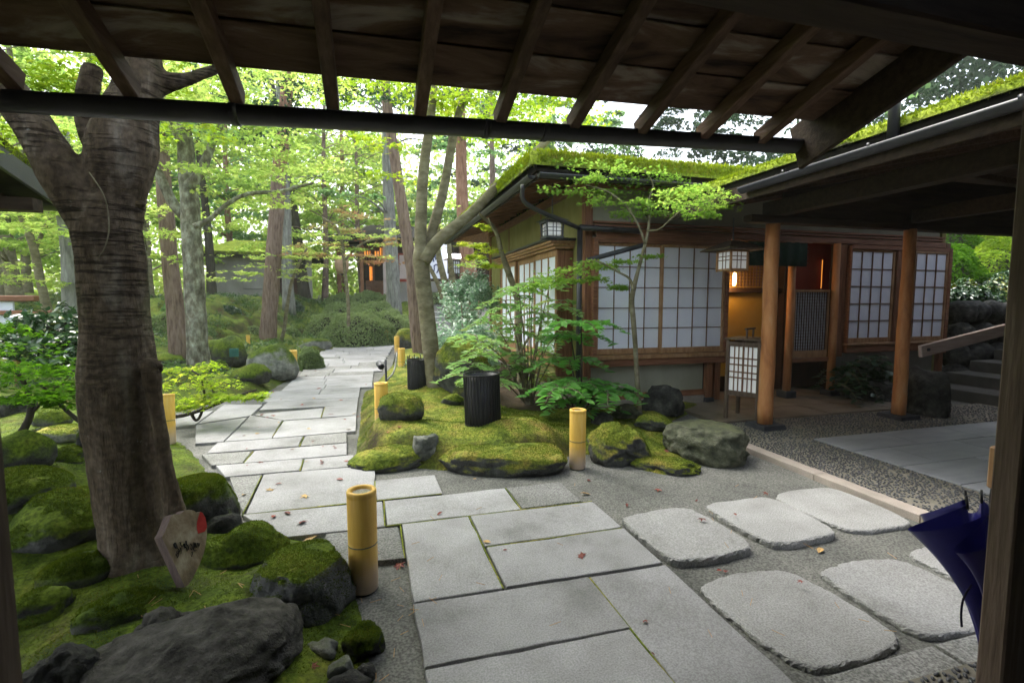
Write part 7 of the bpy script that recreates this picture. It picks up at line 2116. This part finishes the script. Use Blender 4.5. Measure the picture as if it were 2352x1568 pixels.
# moss-edged roof of the neighbouring wing at the far left
lw = thing('side_roof', 'low moss edged roof wing cut off by the left picture edge', 'roof', (-3.2, 4.2, 2.3))
xv = -2.53; ye = 5.13; zs = 2.32; sl = .24
pr = lambda y, dz: np.array([xv, y, zs + (ye - y) * sl + dz])
def wing(dz0, dz1, xo, y0=1.6, y1=ye):
    v = []
    for x in (xv + xo, -5.6):
        for y, d in ((y0, dz0), (y1, dz0), (y1, dz1), (y0, dz1)):
            q = pr(y, d); v.append((x, q[1], q[2]))
    return MB().add(v, [(0, 1, 2, 3), (7, 6, 5, 4), (0, 4, 5, 1), (1, 5, 6, 2), (2, 6, 7, 3), (3, 7, 4, 0)])
obj('roof_slab', wing(.0, .10, .0), M['roof_edge'], lw)
obj('barge_board', MB().bar((xv + .02, 1.6, zs + (ye - 1.6) * sl + .02), (xv + .02, ye, zs + .02), .03, .15, .005), M['gutter_grey'], lw)
for k in range(6):
    obj('rafter', MB().bar((xv - .3 - k * .5, 1.6, zs + (ye - 1.6) * sl - .04), (xv - .3 - k * .5, ye - .05, zs - .04), .05, .07, .004), M['beam_wood'], lw)
obj('eave_beam', MB().bx(-5.6, xv + .0, ye - .35, ye - .22, zs - .12, zs - .02), M['beam_wood'], lw)
obj('gutter', trough((-5.6, ye + .05, zs + .0), (xv + .02, ye + .05, zs + .0), .06), M['gutter_grey'], lw, True)
obj('roof_moss', wing(.101, .17, .02), M['roof_moss'], lw, False)
nt = 6000
yy_ = 2.2 + RNG.uniform(0, 1, nt) * (ye - 2.2); xx_ = xv + .03 - RNG.exponential(.12, nt)
q = np.column_stack([xx_, yy_, zs + (ye - yy_) * sl + .15 + RNG.uniform(-.05, .03, nt)])
o = put('moss', leaf_mesh('moss', q, .035, 'blade', None, .6), M['roof_tuft'], lw); o['kind'] = 'stuff'
obj('post', MB().bx(-4.5, -4.36, 4.3, 4.44, .0, 2.36), M['post_wood'], lw)

# ================================================================== FALLEN LEAVES, NEEDLES, SMALL THINGS
lf = []
for kind, tp in (('small', oval_tpl(.22)), ('maple', star_tpl())):
    me_ = {}
    for mm in ('leaf_red', 'leaf_tan'):
        v_, f_ = tp
        vv = v_.copy(); vv[:, 2] += .10 * np.abs(vv[:, 0]) + .08 * vv[:, 1] ** 2
        mb = MB(); mb.add(vv, f_); me_[mm] = mesh_of('fallen_leaf', mb)
    lf.append(me_)
LP = [(1345, 1134, 22, 't'), (1512, 1124, 12, 'r'), (1440, 1160, 14, 'r'), (1338, 1276, 22, 'r'), (1118, 1243, 18, 't'), (715, 1237, 26, 't'), (660, 1177, 22, 'r'), (690, 1198, 20, 'r'), (628, 1185, 20, 'r'), (703, 1137, 16, 't'), (1010, 1178, 14, 'r'), (1612, 1200, 14, 'r'), (1688, 1190, 12, 'r'), (1840, 1346, 12, 'r'), (1652, 1310, 14, 'r'), (1665, 1313, 10, 'r'), (1160, 1262, 10, 'r'), (1480, 1424, 12, 'r'), (1884, 1264, 26, 't'), (1812, 1070, 18, 'r'), (1530, 1050, 14, 'r'), (1350, 1102, 10, 'r'), (1090, 1100, 10, 't'),
      (918, 1296, 22, 'r'), (1500, 1500, 10, 'r'), (920, 1040, 10, 'r'), (740, 1060, 14, 'r'), (905, 1064, 12, 'r'), (640, 1110, 14, 'r'), (620, 1125, 14, 't'), (560, 1135, 16, 't'), (600, 1060, 10, 'r'), (780, 1100, 18, 'r'), (860, 1020, 10, 'r'), (745, 1285, 10, 'r'), (720, 1560, 16, 'r'), (700, 1000, 9, 'r'), (800, 985, 9, 't'), (640, 970, 8, 't'), (760, 950, 8, 'r'), (560, 1000, 8, 'r'), (1760, 1140, 10, 'r'), (1600, 1150, 9, 'r'), (1890, 1085, 8, 'r')]
for k in range(46):
    LP.append((random.uniform(560, 900), random.uniform(830, 1080), random.uniform(5, 9), random.choice('rrt')))
for k, (x, y, s_, c_) in enumerate(LP):
    q = P(x, y, z=.036)
    inpath = any(p_[0][0] - .0 <= q[0] <= p_[1][0] and p_[2][1] <= q[1] <= p_[0][1] for p_, _ in SLABS)
    if not inpath and not any(abs(q[0] - sum(a for a, _ in pd) / len(pd)) < .32 and abs(q[1] - sum(b for _, b in pd) / len(pd)) < .32 for pd, _, _ in PADS):
        q = P(x, y, z=.004)
        dl = zl(q[0], q[1]); dr = zr(q[0], q[1])
        q[2] = max(.004, dl if q[0] < 0 else dr) + .004
    elif not inpath: q[2] = .066
    d = (q - np.array([0, 0, EYE])) @ FW
    o = put('fallen_leaf', lf[k % 2]['leaf_red' if c_ == 'r' else 'leaf_tan'], None, None, q)
    r_ = s_ * d / FPX * 1.1
    o.scale = (r_, r_, r_); o.rotation_euler = (random.uniform(-.25, .25), random.uniform(-.25, .25), random.uniform(0, 6.28))
    if c_ == 'r': tag(o, 'dry reddish fallen leaf lying on the paving or bare earth', 'leaf', 'red fallen leaves on the ground')
    else: tag(o, 'tan yellow fallen leaf lying on the paving or bare earth', 'leaf', 'tan fallen leaves on the ground')
for (m_, nm) in (('leaf_red', 0), ('leaf_tan', 0)):
    for l_ in lf:
        if not l_[m_].materials: l_[m_].materials.append(M[m_])
nd = MB()
for k in range(90):
    x = random.uniform(300, 1000); y = random.uniform(1230, 1560)
    if k > 60: x = random.uniform(900, 2100); y = random.uniform(1100, 1500)
    q = P(x, y, z=.05); h = max(zl(q[0], q[1]), .012 if q[0] < .1 else .036) + .012
    q[2] = h; a = random.uniform(0, 3.14); L_ = random.uniform(.03, .06)
    nd.bar(q, q + np.array([math.cos(a) * L_, math.sin(a) * L_, random.uniform(0, .012)]), .0022, .0018, .0003)
o = obj('pine_needles', nd, M['straw']); tag(o, 'scattered brown pine needles on moss and paving', 'needles', kind='stuff')

# ================================================================== THE AIR
hm_ = bpy.data.materials.new('haze'); hm_.use_nodes = True
hn = hm_.node_tree.nodes
for n_ in list(hn):
    if n_.type == 'BSDF_PRINCIPLED': hn.remove(n_)
pv_ = hn.new('ShaderNodeVolumePrincipled')
pv_.inputs['Color'].default_value = (.93, .97, .90, 1)
pv_.inputs['Density'].default_value = HAZE
hm_.node_tree.links.new(pv_.outputs[0], hn['Material Output'].inputs['Volume'])
hb = MB(); hb.add([(x, y, z) for z in (-1.6, 24) for y in (-14, 132) for x in (-112, 112)], [(0, 2, 3, 1), (4, 5, 7, 6), (0, 1, 5, 4), (1, 3, 7, 5), (3, 2, 6, 7), (2, 0, 4, 6)])
ho = obj('haze', hb, hm_); ho['kind'] = 'stuff'
